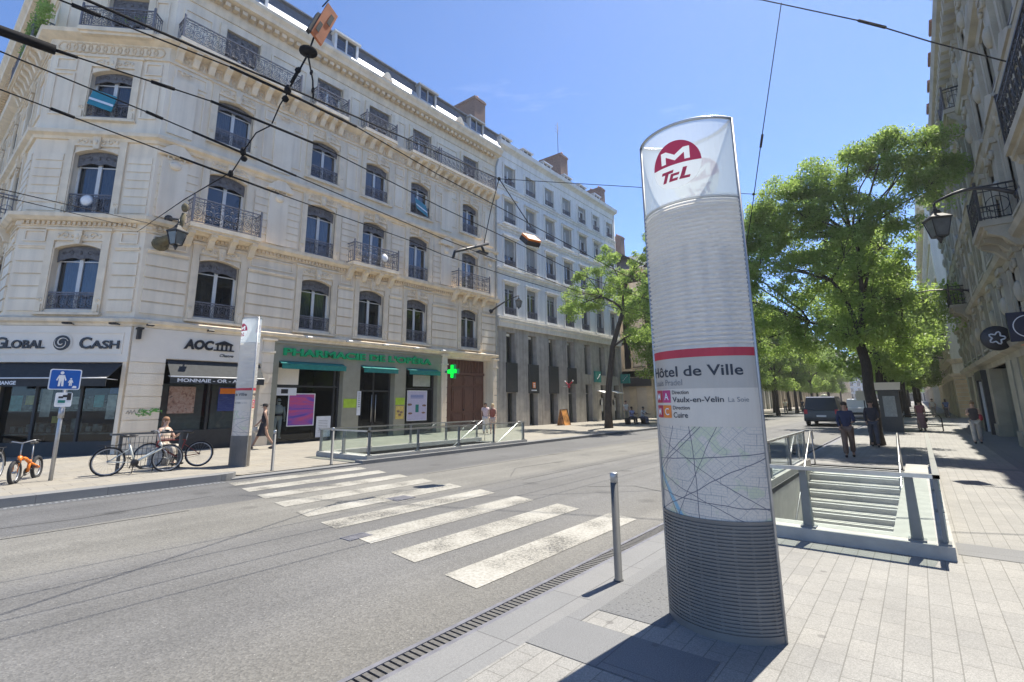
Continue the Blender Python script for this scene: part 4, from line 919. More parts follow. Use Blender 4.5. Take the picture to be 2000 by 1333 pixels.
# small floodlights over the shop signs
def flood(F,s,d,z,label,grp,mt):
    p=F@Vector((s,d,z)); t=thing('sign_floodlight',label,'floodlight',p,0,grp); b=MB(F); b.box(s-.10,s+.10,d-.12,d+.04,z-.03,z+.03); b.prism([(d+.04,z-.03),(d+.07,z),(d+.04,z+.03)],s-.1,s+.1,'yz'); part('lamp_head',b,M[mt],t); b=MB(F); b.box(s-.02,s+.02,d-.35,d-.12,z-.01,z+.02); part('arm',b,M['iron_dark'],t)
for s in (11.3,13.3,15.35,17.3,19.2): flood(FM,s,.52,4.45,'white floodlight on a short arm above the green pharmacy letters','floodlights above the pharmacy sign','white')
for s in (-1.75,-.35): flood(FC,s,.45,4.32,'dark floodlight above the spiral emblem sign','floodlights above the corner shop','iron_dark')
for s in (5.55,7.45): flood(FM,s,.42,4.34,'dark floodlight above the temple emblem sign','floodlights above the temple sign','iron_dark')
t=sign_thing('camera_box','dark box camera bracket hanging between the two exchange shop signs','camera',FM,5.3,.2,4.2)
b=MB(FM); b.box(5.26,5.36,.1,.3,3.85,4.22); b.box(5.22,5.4,.1,.36,4.18,4.24); part('box_housing',b,M['iron_dark'],t)
# posters
def poster_mat(name,cols,scale,wave=False,stretch=(1,1,1)):
    m=bpy.data.materials.new(name); m.use_nodes=True; N,L=nodes(m); b=N['Principled BSDF']; b.inputs['Roughness'].default_value=.4
    tc=N.new('ShaderNodeTexCoord'); mp=N.new('ShaderNodeMapping'); mp.inputs['Scale'].default_value=stretch; L.new(tc.outputs['Object'],mp.inputs[0])
    n=N.new('ShaderNodeTexNoise'); n.inputs['Scale'].default_value=scale; n.inputs['Detail'].default_value=3; n.inputs['Distortion'].default_value=1.2; L.new(mp.outputs[0],n.inputs[0])
    cr=N.new('ShaderNodeValToRGB'); e=cr.color_ramp; k=len(cols)
    e.elements[0].position=.25; e.elements[0].color=(*cols[0],1); e.elements[1].position=.75; e.elements[1].color=(*cols[-1],1)
    for i in range(1,k-1): q=e.elements.new(.25+.5*i/(k-1)); q.color=(*cols[i],1)
    L.new(n.outputs[0],cr.inputs[0]); L.new(cr.outputs[0],b.inputs['Base Color']); return m
def poster(label,F,s0,s1,z0,z1,d,mt,fr='white',extra=None):
    p=F@Vector(((s0+s1)/2,d,z0)); t=thing('poster',label,'poster',p); b=MB(F); b.box(s0,s1,d,d+.015,z0,z1); part('print',b,mt,t)
    if fr: 
        b=MB(F); e=.035
        for q in ((s0-e,s1+e,z0-e,z0),(s0-e,s1+e,z1,z1+e),(s0-e,s0,z0,z1),(s1,s1+e,z0,z1)): b.box(q[0],q[1],d,d+.03,q[2],q[3])
        part('frame',b,M[fr],t)
    if extra:
        for mm,fn in extra: b=MB(F); fn(b); part('print_motif',b,M[mm],t)
    return t
poster('poster of pinkish brown jewels in the exchange shop window',FM,6.55,7.4,1.35,2.3,-.27,poster_mat('jewel print',[(.05,.03,.03),(.30,.17,.13),(.42,.30,.24),(.06,.04,.04)],7),None)
poster('orange and navy poster in the right exchange shop window',FM,8.2,8.95,1.4,2.3,-.27,poster_mat('navy print',[(.02,.03,.12),(.03,.05,.2),(.10,.12,.22)],5,stretch=(1,1,6)),None,[('orange',lambda b:b.box(8.24,8.91,-.254,-.25,2.05,2.26))])
sun_=poster_mat('sunset print',[(.05,.05,.30),(.20,.08,.40),(.55,.08,.20),(.10,.10,.45)],1.2,stretch=(.6,.6,3))
poster('tall violet and red sunset poster with white frame in the pharmacy window',FM,11.0,12.15,.75,2.05,-.27,sun_)
poster('white notice board leaning in the pharmacy window',FM,12.3,13.0,.2,1.1,-.24,M['signwhite'],None,[('greyframe',lambda b:[b.box(12.4,12.4+.45,-.224,-.222,.9-.07*i,.92-.07*i) for i in range(8)])])
poster('blank white blind panel at the top left of the pharmacy window',FM,10.4,11.35,2.45,3.15,-.26,M['shopgrey'],None)
poster('white panel with a dark photo in the pharmacy window',FM,10.4,11.3,2.0,2.32,-.26,M['signwhite'],None,[('letter',lambda b:b.box(10.62,10.92,-.244,-.242,2.08,2.26))])
def ph_motif(b):
    for s,z,r in ((17.55,1.55,.1),(18.55,1.5,.09),(17.6,1.1,.09),(18.5,1.12,.08)): b.add([(s+r*1.6*cos(2*pi*i/12),-.24,z+r*.6*sin(2*pi*i/12)) for i in range(12)],[tuple(range(12))])
def ph_text(b): put_text(b,'2 pour',17.7,2.0,-.25,.004,h=.07,bold=.02) if False else [b.box(17.6,18.5,-.245,-.242,2.02-.07*i,2.05-.07*i) for i in range(3)]
def ph_phone(b): b.box(17.95,18.17,-.245,-.242,1.15,1.55)
poster('pale lilac poster with hands around a phone in the pharmacy light box',FM,17.4,18.7,.75,2.25,-.26,pm('lilac print',(.55,.52,.68),.4,var=.05),'signwhite',[('brick',ph_motif),('blue',ph_text),('teal',ph_phone)])
poster('blank pale panel above the light box poster',FM,17.75,18.95,2.5,3.1,-.27,pm('pale panel',(.42,.43,.40),.5),None)
lime=pm('lime notice',(.38,.55,.04),.5)
poster('lime green notice on the left pillar of the pharmacy door',FM,13.42,14.1,1.45,1.85,.055,lime,None)
poster('lime green notice on the right pillar of the pharmacy door',FM,16.38,16.95,1.55,1.9,.055,lime,None)
poster('yellow bee poster below the lime notice on the pharmacy pillar',FM,16.4,16.92,.85,1.5,.055,pm('straw print',(.62,.47,.12),.5,var=.2,scale=9),None,[('brick',lambda b:[b.add([(16.66+q+.1*cos(2*pi*i/10),.074,1.18+v+.06*sin(2*pi*i/10)) for i in range(10)],[tuple(range(10))]) for q,v in ((-.1,.05),(.1,0),(0,-.12))])])
poster('narrow white opening hours strip beside the pharmacy door',FM,14.13,14.33,1.1,2.2,.058,M['signwhite'],None,[('letter',lambda b:[b.box(14.17,14.29,.074,.077,2.1-.09*i,2.13-.09*i) for i in range(8)])])
# white figure behind the pharmacy glass: a dummy
t=thing('shop_dummy','white shop dummy with dark belt standing behind the pharmacy window','mannequin',(XF-.45,10.66,.2))
d=MB(); d.smooth=True; d.ball((0,0,1.55),(.11,.1,.14)); d.lathe([(.05,1.36),(.06,1.42),(.05,1.46)],(0,0,0),8); d.ball((0,0,1.2),(.15,.24,.24)); d.ball((0,0,.92),(.14,.19,.16))
for q in (-1,1):
    d.tube([(0,q*.24,1.32),(0,q*.30,1.05),(.03,q*.29,.82)],[.06,.05,.035],8); d.ball((.04,q*.29,.76),(.04,.035,.06),6,5); d.tube([(0,q*.10,.9),(0,q*.11,.5),(0,q*.11,.08)],[.1,.075,.05],8); d.ball((.05,q*.11,.06),(.11,.05,.05),7,5)
part('figure',d,M['signwhite'],t,False); d=MB(); d.lathe([(.185,.96),(.19,1.04)],(0,0,0),14); d.box(.09,.115,-.08,.08,1.52,1.58); part('belt_and_visor',d,M['black'],t,False)
# teal estate agent boards hanging in third floor windows; round white discs on guards
def board(label,F,s,z,grp=None):
    p=F@Vector((s,.25,z)); t=thing('estate_board',label,'sign board',p); b=MB(F); b.add([(s-.42,.05,z+.62),(s+.42,.05,z+.36),(s+.42,.24,z-.36),(s-.42,.24,z-.08),(s-.42,.03,z+.62),(s+.42,.03,z+.36),(s+.42,.22,z-.36),(s-.42,.22,z-.08)],[(0,1,2,3),(7,6,5,4),(0,3,7,4),(1,5,6,2),(0,4,5,1),(3,2,6,7)]); part('board',b,pm('turquoise board',(.02,.22,.28),.5),t)
    b=MB(F); b.add([(s-.42,.175,z+.23),(s+.42,.175,z-.04),(s+.42,.205,z-.14),(s-.42,.205,z+.13)],[(0,1,2,3)]); part('white_band',b,M['signwhite'],t)
board('turquoise board with white band hanging from the canted corner window',FC,CC-.05,12.45); board('turquoise board with white band hanging beside a lit window on the long facade',FM,17.65,12.3)
def disc(label,F,s,z,d):
    p=F@Vector((s,d,z)); t=thing('round_disc',label,'disc',p); b=MB(F); b.lathe([(.19,0),(.17,.03),(.08,.06),(.02,.065)],(s,d,z),18,'y'); part('disc',b,M['white'],t); b=MB(F); b.torus((s,d,z),.2,.014,20,5); part('rim',b,M['galv'],t)
disc('round white disc on the low guard of the canted corner window',FC,CC-.1,8.75,.02); disc('round white disc hanging on a second floor balcony railing',FM,14.9,8.75,.68)
# second building signs
t=thing('house_sign','orange lettered emblem on a dark panel of the stone colonnade','sign',(XF+.1,28.15,2.8)); b=MB(F2); b.box(27.98,28.32,.10,.12,2.55,2.95); part('emblem',b,M['orange'],t); b=MB(F2)
for i in range(3): b.box(28.05,28.25,.12,.13,2.6+i*.11,2.66+i*.11)
b.box(27.85,28.45,.1,.115,2.36,2.44); part('emblem_marks',b,M['signwhite'],t)
t=thing('hanging_sign','small red and white projecting figure sign on the stone colonnade','sign',(XF+.5,31.9,2.9)); b=MB(); b.ball((XF+.55,31.9,2.75),(.12,.06,.16),8,6); b.tube([(XF+.5,31.9,2.8),(XF+.3,31.9,3.02)],.04,6); b.tube([(XF+.6,31.9,2.85),(XF+.86,31.9,3.06)],.04,6); part('figure',b,M['red'],t); b=MB(); b.tube([(XF+.3,31.9,3.02),(XF+.2,31.9,3.12)],.045,6); b.tube([(XF+.86,31.9,3.06),(XF+.92,31.9,3.16)],.045,6); b.tube([(XF+.02,31.9,2.72),(XF+.5,31.9,2.72)],.015,5); part('white_tips',b,M['white'],t)
def greensign(label,y,z,w_,d0,side=False):
    t=thing('bank_sign',label,'sign',(XF+d0,y,z)); b=MB()
    if side: b.box(XF+.1,XF+.95,y-.1,y+.1,z-.4,z+.4)
    else: b.box(XF+.04,XF+.2,y-w_/2,y+w_/2,z-.45,z+.45)
    part('panel',b,M['teal'],t); b=MB()
    for i in range(4):
        a=i*.55-.7; 
        if side: b.tube([(XF+.55-.2+.13*i,y-.105,z-.2+.12*i),(XF+.60-.2+.13*i,y-.107,z-.1+.12*i)],.03,4)
        else: b.tube([(XF+.205,y-.2+.13*i,z-.2+.1*i),(XF+.207,y-.13+.13*i,z-.12+.1*i)],.03,4)
    part('star_marks',b,M['signwhite'],t)
greensign('green sign with white bird marks flat on the stone colonnade',37.05,3.6,.95,.1); greensign('green square projecting sign with white marks at the colonnade end',41.3,3.55,.9,.1,True)
for y,l in ((37.6,'left'),(39.9,'right')):
    awn('small white sunlit awning over the %s cash machine of the colonnade'%l,F2,y-.6,y+.6,2.5,2.3,.7,'white',valz=.05,arms=False)
    t=thing('cash_machine','pale cash machine set in the colonnade below the %s small white awning'%l,'cash machine',(XF,y,.9)); b=MB(F2); b.box(y-.35,y+.35,-.3,.02,.8,1.9); part('body',b,M['greyframe'],t); b=MB(F2); b.box(y-.22,y+.22,.02,.03,1.3,1.75); part('screen',b,M['signwhite'],t)
t=thing('pavement_board','orange pavement advertising board in front of the stone colonnade','advertising board',(-19.3,29.6,.05)); b=MB()
b.add([(-.05,-.38,0),(-.05,.38,0),(.2,.38,1.05),(.2,-.38,1.05),(-.1,-.38,0),(-.1,.38,0),(.15,.38,1.05),(.15,-.38,1.05)],[(0,1,2,3),(4,7,6,5),(0,3,7,4),(1,5,6,2),(2,6,7,3)]); b.add([(.5,-.38,0),(.5,.38,0),(.22,.38,1.05),(.22,-.38,1.05)],[(0,1,2,3)]); part('board',b,pm('orange picture',(.50,.22,.06),.5,var=.6,scale=3),t,False)
b=MB(); b.tube([(.5,-.4,0),(.23,-.4,1.07),(.23,.4,1.07),(.5,.4,0)],.02,5); part('frame',b,M['iron_dark'],t,False)
# ------------------------------------------------------------------ wall lanterns
def lantern(p, label, base, grp=None, sc=1.0, curve=.0):
    """old style four sided street lantern hung from or standing on an iron arm fixed at base"""
    p=Vector(p); base=Vector(base); t=thing('wall_lantern',label,'street lamp',base,0,grp)
    a=MB(); k=8; pts=[base+(p-base)*(i/k)+Vector((0,0,curve*sin(pi*i/k))) for i in range(k+1)]
    a.tube(pts,[.06-.03*i/k for i in range(k+1)],7); a.ball(base,(.14,.14,.14),8,6); a.tube([p,p-Vector((0,0,.22*sc))],.03,6); part('arm',a,M['iron_dark'],t)
    q=p-Vector((0,0,.22*sc)); h=MB(); h.M=Matrix.Translation(q)@Matrix.Rotation(.4,4,'Z')
    def rg(r,z): return [(r*sc,r*sc,z*sc),(-r*sc,r*sc,z*sc),(-r*sc,-r*sc,z*sc),(r*sc,-r*sc,z*sc)]
    h.add(rg(.06,0)+rg(.1,-.1)+rg(.24,-.22)+rg(.24,-.26),[(0,1,5,4),(1,2,6,5),(2,3,7,6),(3,0,4,7),(4,5,9,8),(5,6,10,9),(6,7,11,10),(7,4,8,11),(8,9,13,12),(9,10,14,13),(10,11,15,14),(11,8,12,15),(12,13,14,15)])
    h.ball((0,0,.03*sc),.05*sc,8,5); part('hood',h,M['iron_dark'],t)
    g_=MB(h.M); g_.add(rg(.2,-.26)+rg(.12,-.72),[(0,1,5,4),(1,2,6,5),(2,3,7,6),(3,0,4,7),(4,5,6,7)]); part('lamp_glass',g_,M['grime'],t)
    b=MB(h.M)
    T=[Vector(v) for v in rg(.215,-.26)]; Bm=[Vector(v) for v in rg(.13,-.72)]
    for i in range(4): b.tube([T[i],Bm[i]],.016*sc,4); b.tube([Bm[i],Bm[(i+1)%4]],.018*sc,4); b.tube([T[i],T[(i+1)%4]],.02*sc,4)
    b.lathe([(.09*sc,-.74*sc),(.05*sc,-.82*sc),(.02*sc,-.9*sc)],(0,0,0),8); part('lamp_cage',b,M['iron_dark'],t); return t
lantern((-19.75,5.85,8.12),'black wall lantern with mossy bracket at the canted corner above the exchange shops',(-20.5,5.75,8.3),sc=1.0)
ms=MB(); ms.tube([(-20.45,5.6,7.35),(-20.0,5.75,7.5),(-19.85,5.95,8.0),(-19.78,6.0,8.4)],[.2,.13,.1,.07],8); ms.ball((-19.78,6.0,8.62),(.12,.12,.17),8,6); ms.ball((-20.5,5.6,7.3),(.2,.28,.25),8,6)
solo('lantern_console',ms,pm('mossy stone bracket',(.13,.11,.06),.9,var=.4,scale=8),'mossy carved stone console under the corner wall lantern','bracket',(-20.5,5.6,7.3))
lantern((-18.95,24.55,8.25),'small black wall lantern on a long arm where the cream and grey buildings meet',(-20.55,23.7,7.3),sc=.8,curve=.1)
lantern((1.0,16.9,6.75),'large black wall lantern on a bowed arm on the sooty building, nearest the camera',(2.6,16.7,6.5),sc=1.0,curve=.28)
for y,l in ((31.0,'third'),(48,''),):
    pass
for (y,z,lab) in ((31.6,6.6,'bare iron lamp arm on the sooty building behind the big lantern'),(60.5,5.9,'lower iron lamp arm on the pale corner building'),(64,5.3,'lowest iron lamp arm on the pale corner building'),(57.5,7.0,'upper iron lamp arm on the pale corner building')):
    a=MB(); xw=2.6
    a.tube([(xw,y,z),(xw-.7,y,z+.16),(xw-1.5,y,z+.22),(xw-2.2,y,z+.15)],[.05,.04,.03,.03],6); a.ball((xw,y,z),.12,8,5); solo('wall_bracket_lamp',a,M['iron_dark'],lab,'street lamp',(xw,y,z))
# right side shop signs
t=thing('round_sign','round black projecting sign with a white flower ring on the sooty building','sign',(2.55,21.2,3.6)); b=MB(); b.lathe([(.36,-.06),(.38,-.04),(.38,.04),(.36,.06)],(2.12,21.2,3.42),24,'y'); part('disc',b,M['black'],t)
b=MB(); n=30; b.tube([(2.12+(.15+.045*cos(5*2*pi*i/n))*cos(2*pi*i/n),21.13,3.42+(.15+.045*cos(5*2*pi*i/n))*sin(2*pi*i/n)) for i in range(n+1)],.022,5); part('flower_ring',b,M['signwhite'],t); b=MB(); b.box(2.48,2.64,21.17,21.23,3.39,3.45); part('bracket',b,M['iron_dark'],t)
t=thing('square_sign','dark square projecting sign with a thin pale ring near the right edge','sign',(2.6,16.9,3.3)); b=MB(); b.box(1.92,2.6,16.85,16.95,2.95,3.65); part('panel',b,pm('night blue panel',(.015,.015,.035),.4),t); b=MB(); b.torus((2.27,16.845,3.3),.26,.012,28,5); part('ring',b,M['signwhite'],t)
t=thing('neon_sign','thin orange and pale neon bars over the red shopfront on the right','sign',(2.5,18.1,3.0)); b=MB(); b.tube([(2.48,17.7,3.2),(2.3,18.6,3.12)],.02,5); b.tube([(2.48,17.6,3.05),(2.3,18.5,2.97)],.02,5); part('bars',b,M['orange'],t)
# ------------------------------------------------------------------ metro totems
TA,TB=.40,.22; TR=(TA*TA+TB*TB)/(2*TB); TH=math.asin(TA/TR)
def bend(u,off,z,side=1):
    t=u/TR; x=(TR+off)*sin(t)*side; y=-((TR+off)*cos(t)-(TR-TB)); return (x, y*side, z)
def outline(off,n=22):
    P=[bend(-TH*TR+2*TH*TR*i/n,off,0,1)[:2] for i in range(n+1)]; Q=[bend(-TH*TR+2*TH*TR*i/n,off,0,-1)[:2] for i in range(n+1)]
    return P[:-1]+Q[:-1]
def stack(mb,levels,n=22,cap=False):
    """levels: (offset, z)"""
    sm=mb.smooth; mb.smooth=False; vs=[]
    for off,z in levels: vs+=[(x,y,z) for x,y in outline(off,n)]
    k=2*n; fs=[]
    for i in range(len(levels)-1):
        for j in range(k): fs.append((i*k+j,i*k+(j+1)%k,(i+1)*k+(j+1)%k,(i+1)*k+j))
    if cap: fs.append(tuple(range(k))[::-1]); fs.append(tuple((len(levels)-1)*k+j for j in range(k)))
    mb.add(vs,fs); mb.smooth=sm
def strip(mb,u0,u1,z0,z1,off,side,n=16):
    vs=[];fs=[]
    for i in range(n+1):
        u=u0+(u1-u0)*i/n; vs+=[bend(u,off,z0,side),bend(u,off,z1,side)]
    for i in range(n): fs.append((2*i,2*i+2,2*i+3,2*i+1))
    mb.add(vs,fs)
def btext(mb,s,u,z,off,side,**k):
    V,F,wd=textmesh(s,**k); mb.add([bend(u+a,off,z+b,side) for a,b in V],F); return wd
def map_mat():
    m=bpy.data.materials.new('city map print'); m.use_nodes=True; N,L=nodes(m); b=N['Principled BSDF']; b.inputs['Roughness'].default_value=.35
    tc=N.new('ShaderNodeTexCoord'); mp=N.new('ShaderNodeMapping'); mp.inputs['Rotation'].default_value=(0,.25,0); mp.inputs['Scale'].default_value=(1,.3,1); L.new(tc.outputs['Object'],mp.inputs[0])
    nz=N.new('ShaderNodeTexNoise'); nz.inputs['Scale'].default_value=3.5; nz.inputs['Detail'].default_value=2; L.new(mp.outputs[0],nz.inputs[0])
    ad=N.new('ShaderNodeMix'); ad.data_type='RGBA'; ad.blend_type='ADD'; ad.inputs[0].default_value=.35; L.new(mp.outputs[0],ad.inputs[6]); L.new(nz.outputs['Color'],ad.inputs[7])
    col=(.68,.59,.48,1); prev=None
    sx=N.new('ShaderNodeSeparateXYZ'); ad2=N.new('ShaderNodeMix'); ad2.data_type='RGBA'; ad2.blend_type='ADD'; ad2.inputs[0].default_value=.05; L.new(mp.outputs[0],ad2.inputs[6]); L.new(nz.outputs['Color'],ad2.inputs[7]); L.new(ad2.outputs[2],sx.inputs[0])
    def mixin(prev,fac,c):
        x=N.new('ShaderNodeMix'); x.data_type='RGBA'
        if prev is None: x.inputs[6].default_value=col
        else: L.new(prev,x.inputs[6])
        x.inputs[7].default_value=(*c,1); L.new(fac,x.inputs[0]); return x.outputs[2]
    def band(a,ca,cb,off,wd,soft=.012):
        """a*x+b*z river/park band"""
        e=N.new('ShaderNodeMath'); e.operation='MULTIPLY_ADD'; e.inputs[1].default_value=ca; L.new(sx.outputs[0],e.inputs[0])
        f=N.new('ShaderNodeMath'); f.operation='MULTIPLY_ADD'; f.inputs[1].default_value=cb; L.new(sx.outputs[2],f.inputs[0]); f.inputs[2].default_value=off; L.new(f.outputs[0],e.inputs[2])
        g=N.new('ShaderNodeMath'); g.operation='ABSOLUTE'; L.new(e.outputs[0],g.inputs[0]); h=N.new('ShaderNodeMapRange'); h.inputs[1].default_value=wd+soft; h.inputs[2].default_value=wd; L.new(g.outputs[0],h.inputs[0]); return h.outputs[0]
    n2=N.new('ShaderNodeTexNoise'); n2.inputs['Scale'].default_value=4.5; L.new(mp.outputs[0],n2.inputs[0])
    pk=N.new('ShaderNodeMapRange'); pk.inputs[1].default_value=.55; pk.inputs[2].default_value=.58; pk.inputs[4].default_value=.7; L.new(n2.outputs[0],pk.inputs[0])
    prev=mixin(prev,pk.outputs[0],(.56,.58,.36)); prev=mixin(prev,band(0,1,-.55,-.60+.0+.0,.018),(.20,.44,.55)); prev=mixin(prev,band(0,1,.35,-.32,.014),(.22,.44,.55))
    cbx=N.new('ShaderNodeCombineXYZ'); L.new(sx.outputs[0],cbx.inputs[0]); L.new(sx.outputs[2],cbx.inputs[1])
    def grid(rot,bw,rh,ms,seed):
        q=N.new('ShaderNodeMapping'); q.inputs['Rotation'].default_value=(0,0,rot); q.inputs['Location'].default_value=(seed,seed*.7,0); L.new(cbx.outputs[0],q.inputs[0])
        br=N.new('ShaderNodeTexBrick'); br.inputs['Scale'].default_value=1; br.inputs['Brick Width'].default_value=bw; br.inputs['Row Height'].default_value=rh; br.inputs['Mortar Size'].default_value=ms; br.inputs['Mortar Smooth'].default_value=.6; br.offset=.37; L.new(q.outputs[0],br.inputs[0]); return br.outputs['Fac']
    zn=N.new('ShaderNodeTexNoise'); zn.inputs['Scale'].default_value=5; L.new(mp.outputs[0],zn.inputs[0]); zs=N.new('ShaderNodeMapRange'); zs.inputs[1].default_value=.47; zs.inputs[2].default_value=.53; L.new(zn.outputs[0],zs.inputs[0])
    def zone(a_,b_):
        x=N.new('ShaderNodeMix'); x.inputs[0].default_value=.5; L.new(zs.outputs[0],x.inputs[0]); L.new(a_,x.inputs[2]); L.new(b_,x.inputs[3]); y=N.new('ShaderNodeMath'); y.operation='MULTIPLY'; y.inputs[1].default_value=.75; L.new(x.outputs[0],y.inputs[0]); return y.outputs[0]
    prev=mixin(prev,zone(grid(.3,.034,.021,.0015,.1),grid(-.55,.028,.03,.0014,.3)),(.40,.38,.36))
    prev=mixin(prev,zone(grid(.3,.11,.075,.0024,.2),grid(-.5,.09,.10,.0022,.5)),(.24,.23,.24))
    for ca,cb,of in ((.35,1,-.98),(-.5,1,-1.22),(1,.25,-.20),(1,-.6,.72),(.15,1,-1.25),(-1,.9,-.75),(.8,1,-1.1),(1,-.2,-.02),(-.25,1,-.93),(1,.9,-1.3),(.5,-1,1.25)): prev=mixin(prev,band(0,ca,cb,of,.0022,.002),(.14,.13,.15))
    L.new(prev,b.inputs['Base Color']); return m
M['map']=map_mat(); M['info']=pm('warm grey print',(.66,.57,.46),.35,var=.03); M['info2']=pm('mid grey print',(.48,.42,.345),.35,var=.03)
M['stair']=pm('pale stair stone',(.55,.54,.51),.7,var=.1,scale=4)
M['postgrey']=pm('grey balustrade steel',(.17,.18,.18),.5,var=.1)
M['orange_dull']=pm('faded orange paint',(.55,.17,.06),.6,var=.15)
M['ribbase']=pm('dark ribbed casing',(.18,.165,.145),.5,var=.15,scale=3); M['textgrey']=pm('dark print ink',(.03,.032,.04),.5); M['textlight']=pm('grey print ink',(.2,.2,.2),.5)
M['magenta']=pm('magenta line square',(.50,.04,.16),.4); M['lineorange']=pm('orange line square',(.75,.22,.03),.4); M['linered']=pm('red metro square',(.47,.03,.06),.4)
def frosted(name,t,c,tr=.35,rough=.25):
    m=bpy.data.materials.new(name); m.use_nodes=True; N,L=nodes(m); b=N['Principled BSDF']; b.inputs['Base Color'].default_value=(*c,1); b.inputs['Roughness'].default_value=rough
    tl=N.new('ShaderNodeBsdfTranslucent'); tl.inputs[0].default_value=(*c,1); m1=N.new('ShaderNodeMixShader'); m1.inputs[0].default_value=tr; L.new(b.outputs[0],m1.inputs[1]); L.new(tl.outputs[0],m1.inputs[2])
    tp=N.new('ShaderNodeBsdfTransparent'); tp.inputs[0].default_value=(.92,.97,.97,1); m2=N.new('ShaderNodeMixShader'); m2.inputs[0].default_value=t; L.new(m1.outputs[0],m2.inputs[1]); L.new(tp.outputs[0],m2.inputs[2]); L.new(m2.outputs[0],N['Material Output'].inputs[0]); return m
M['frost']=frosted('frosted glass',.32,(.74,.79,.81),.45,.45); M['ribglass']=frosted('ribbed translucent glass',.04,(.82,.81,.79),.5,.3); M['logored']=frosted('translucent red vinyl',.0,(.50,.04,.09),.25,.4); M['logowhite']=frosted('translucent white vinyl',.0,(.9,.9,.9),.6,.4)
def totem(label,locn):
    t=thing('metro_totem',label,'metro sign',locn,0)
    b=MB(); lv=[(.012,0),(.012,.05)]; z=.05
    while z<.755: lv+=[(.0,z),(.0,z+.009),(.010,z+.0095),(.010,z+.0205)]; z+=.0235
    lv+=[(.012,z),(.012,.785)]; stack(b,lv,22,True); part('ribbed_base',b,M['ribbase'],t,False)
    b=MB()
    for side in (1,-1):
        for i in range(8):
            u=-.42+.12*i; strip(b,u-.010,u+.010,.06,.75,.0045,side,3)
    part('base_ribs',b,M['ribbase'],t,False)
    b=MB(); stack(b,[(0,.785),(0,1.45),(0,1.45)],22); part('map_panel',b,M['map'],t,False)
    b=MB(); stack(b,[(.004,1.44),(.004,1.725)],22); I=part('information_panel',b,M['info'],t,False)
    b=MB(); stack(b,[(.004,1.725),(.004,1.965)],22); part('title_panel',b,M['info2'],t,False)
    b=MB(); stack(b,[(.0055,1.965),(.0055,2.03)],22); part('red_band',b,M['red'],t,False)
    T=MB(); T2=MB(); SQ=MB(); SA=MB(); SO=MB(); W=MB()
    for side in (1,-1):
        o=.0065
        btext(T,'Hôtel de Ville',-.462,1.822,o,side,h=.082,wd=.815,bold=.016); btext(T2,'Louis Pradel',-.452,1.752,o,side,h=.05,bold=.0,wd=.35)
        for k,(z,sq,lt) in enumerate(((1.618,SA,'A'),(1.50,SO,'C'))):
            strip(SQ,-.44,-.335,z,z+.098,o,side,4); strip(sq,-.328,-.225,z,z+.098,o,side,4)
            btext(W,'M',-.418,z+.022,o+.002,side,h=.056,bold=.01); btext(W,lt,-.302,z+.022,o+.002,side,h=.056,bold=.01)
            btext(T,'Direction',-.205,z+.066,o,side,h=.03,bold=.012,wd=.15)
        btext(T,'Vaulx-en-Velin',-.205,1.622,o,side,h=.042,bold=.014,wd=.40); btext(T2,'La Soie',.225,1.622,o,side,h=.036,wd=.15)
        btext(T,'Cuire',-.205,1.504,o,side,h=.042,bold=.014)
    for n_,m_,mt in (('dark_lettering',T,'textgrey'),('light_lettering',T2,'textlight'),('red_square',SQ,'linered'),('magenta_square',SA,'magenta'),('orange_square',SO,'lineorange'),('white_lettering',W,'signwhite')): part(n_,m_,M[mt],I,False)
    # ribbed glass shaft round a steel core
    b=MB(); lv=[(.006,2.03),(.006,2.055)]; z=2.055
    while z<3.24: lv+=[(-.008,z),(.0,z+.006),(.014,z+.015),(.014,z+.022),(.0,z+.031)]; z+=.037
    stack(b,lv,22); part('ribbed_glass',b,M['ribglass'],t,False)
    b=MB()
    for q in (-.24,-.08,.08,.24): b.box(q-.022,q+.022,-.035,.035,2.03,3.0-abs(q)*.6)
    b.box(-.3,.3,-.10,.10,2.0,2.04); part('core_frame',b,M['galv'],t,False)
    b=MB(); stack(b,[(-.012,3.225),(-.012,3.235)],22,True); part('sun_block_lid',b,M['ribglass'],t,False)  # added lid, keeps sun through the glass top out of the shaft
    b=MB(); lv=[(0,3.24),(0,3.6),(0,3.95)]; stack(b,lv,22); G=part('glass_top',b,M['frost'],t,False)
    b=MB(); b.tube([(x,y,3.95) for x,y in outline(0,22)]+[(*outline(0,22)[0],3.95)],.014,6); b.tube([(x,y,3.25) for x,y in outline(.0,22)]+[(*outline(0,22)[0],3.25)],.006,5); part('top_rim',b,M['steel'],t,False)
    b=MB()
    for q in (-1,1): b.tube([(q*(TA+.004),0,0),(q*(TA+.004),0,3.95)],.014,6)
    part('edge_strip',b,M['galv'],t,False)
    R_=MB(); Wt=MB(); Lr=MB(); r=.212; zc=3.585
    MP=[(-.125,.025),(-.125,.135),(-.075,.135),(0,.085),(.075,.135),(.125,.135),(.125,.025),(.08,.025),(.08,.088),(0,.035),(-.08,.088),(-.08,.025)]
    def spans(u):
        zs=[]
        for i in range(len(MP)):
            (x0,z0),(x1,z1)=MP[i],MP[(i+1)%len(MP)]
            if (x0-u)*(x1-u)<0: zs.append(z0+(z1-z0)*(u-x0)/(x1-x0))
        zs.sort(); return [(zs[i],zs[i+1]) for i in range(0,len(zs)-1,2)]
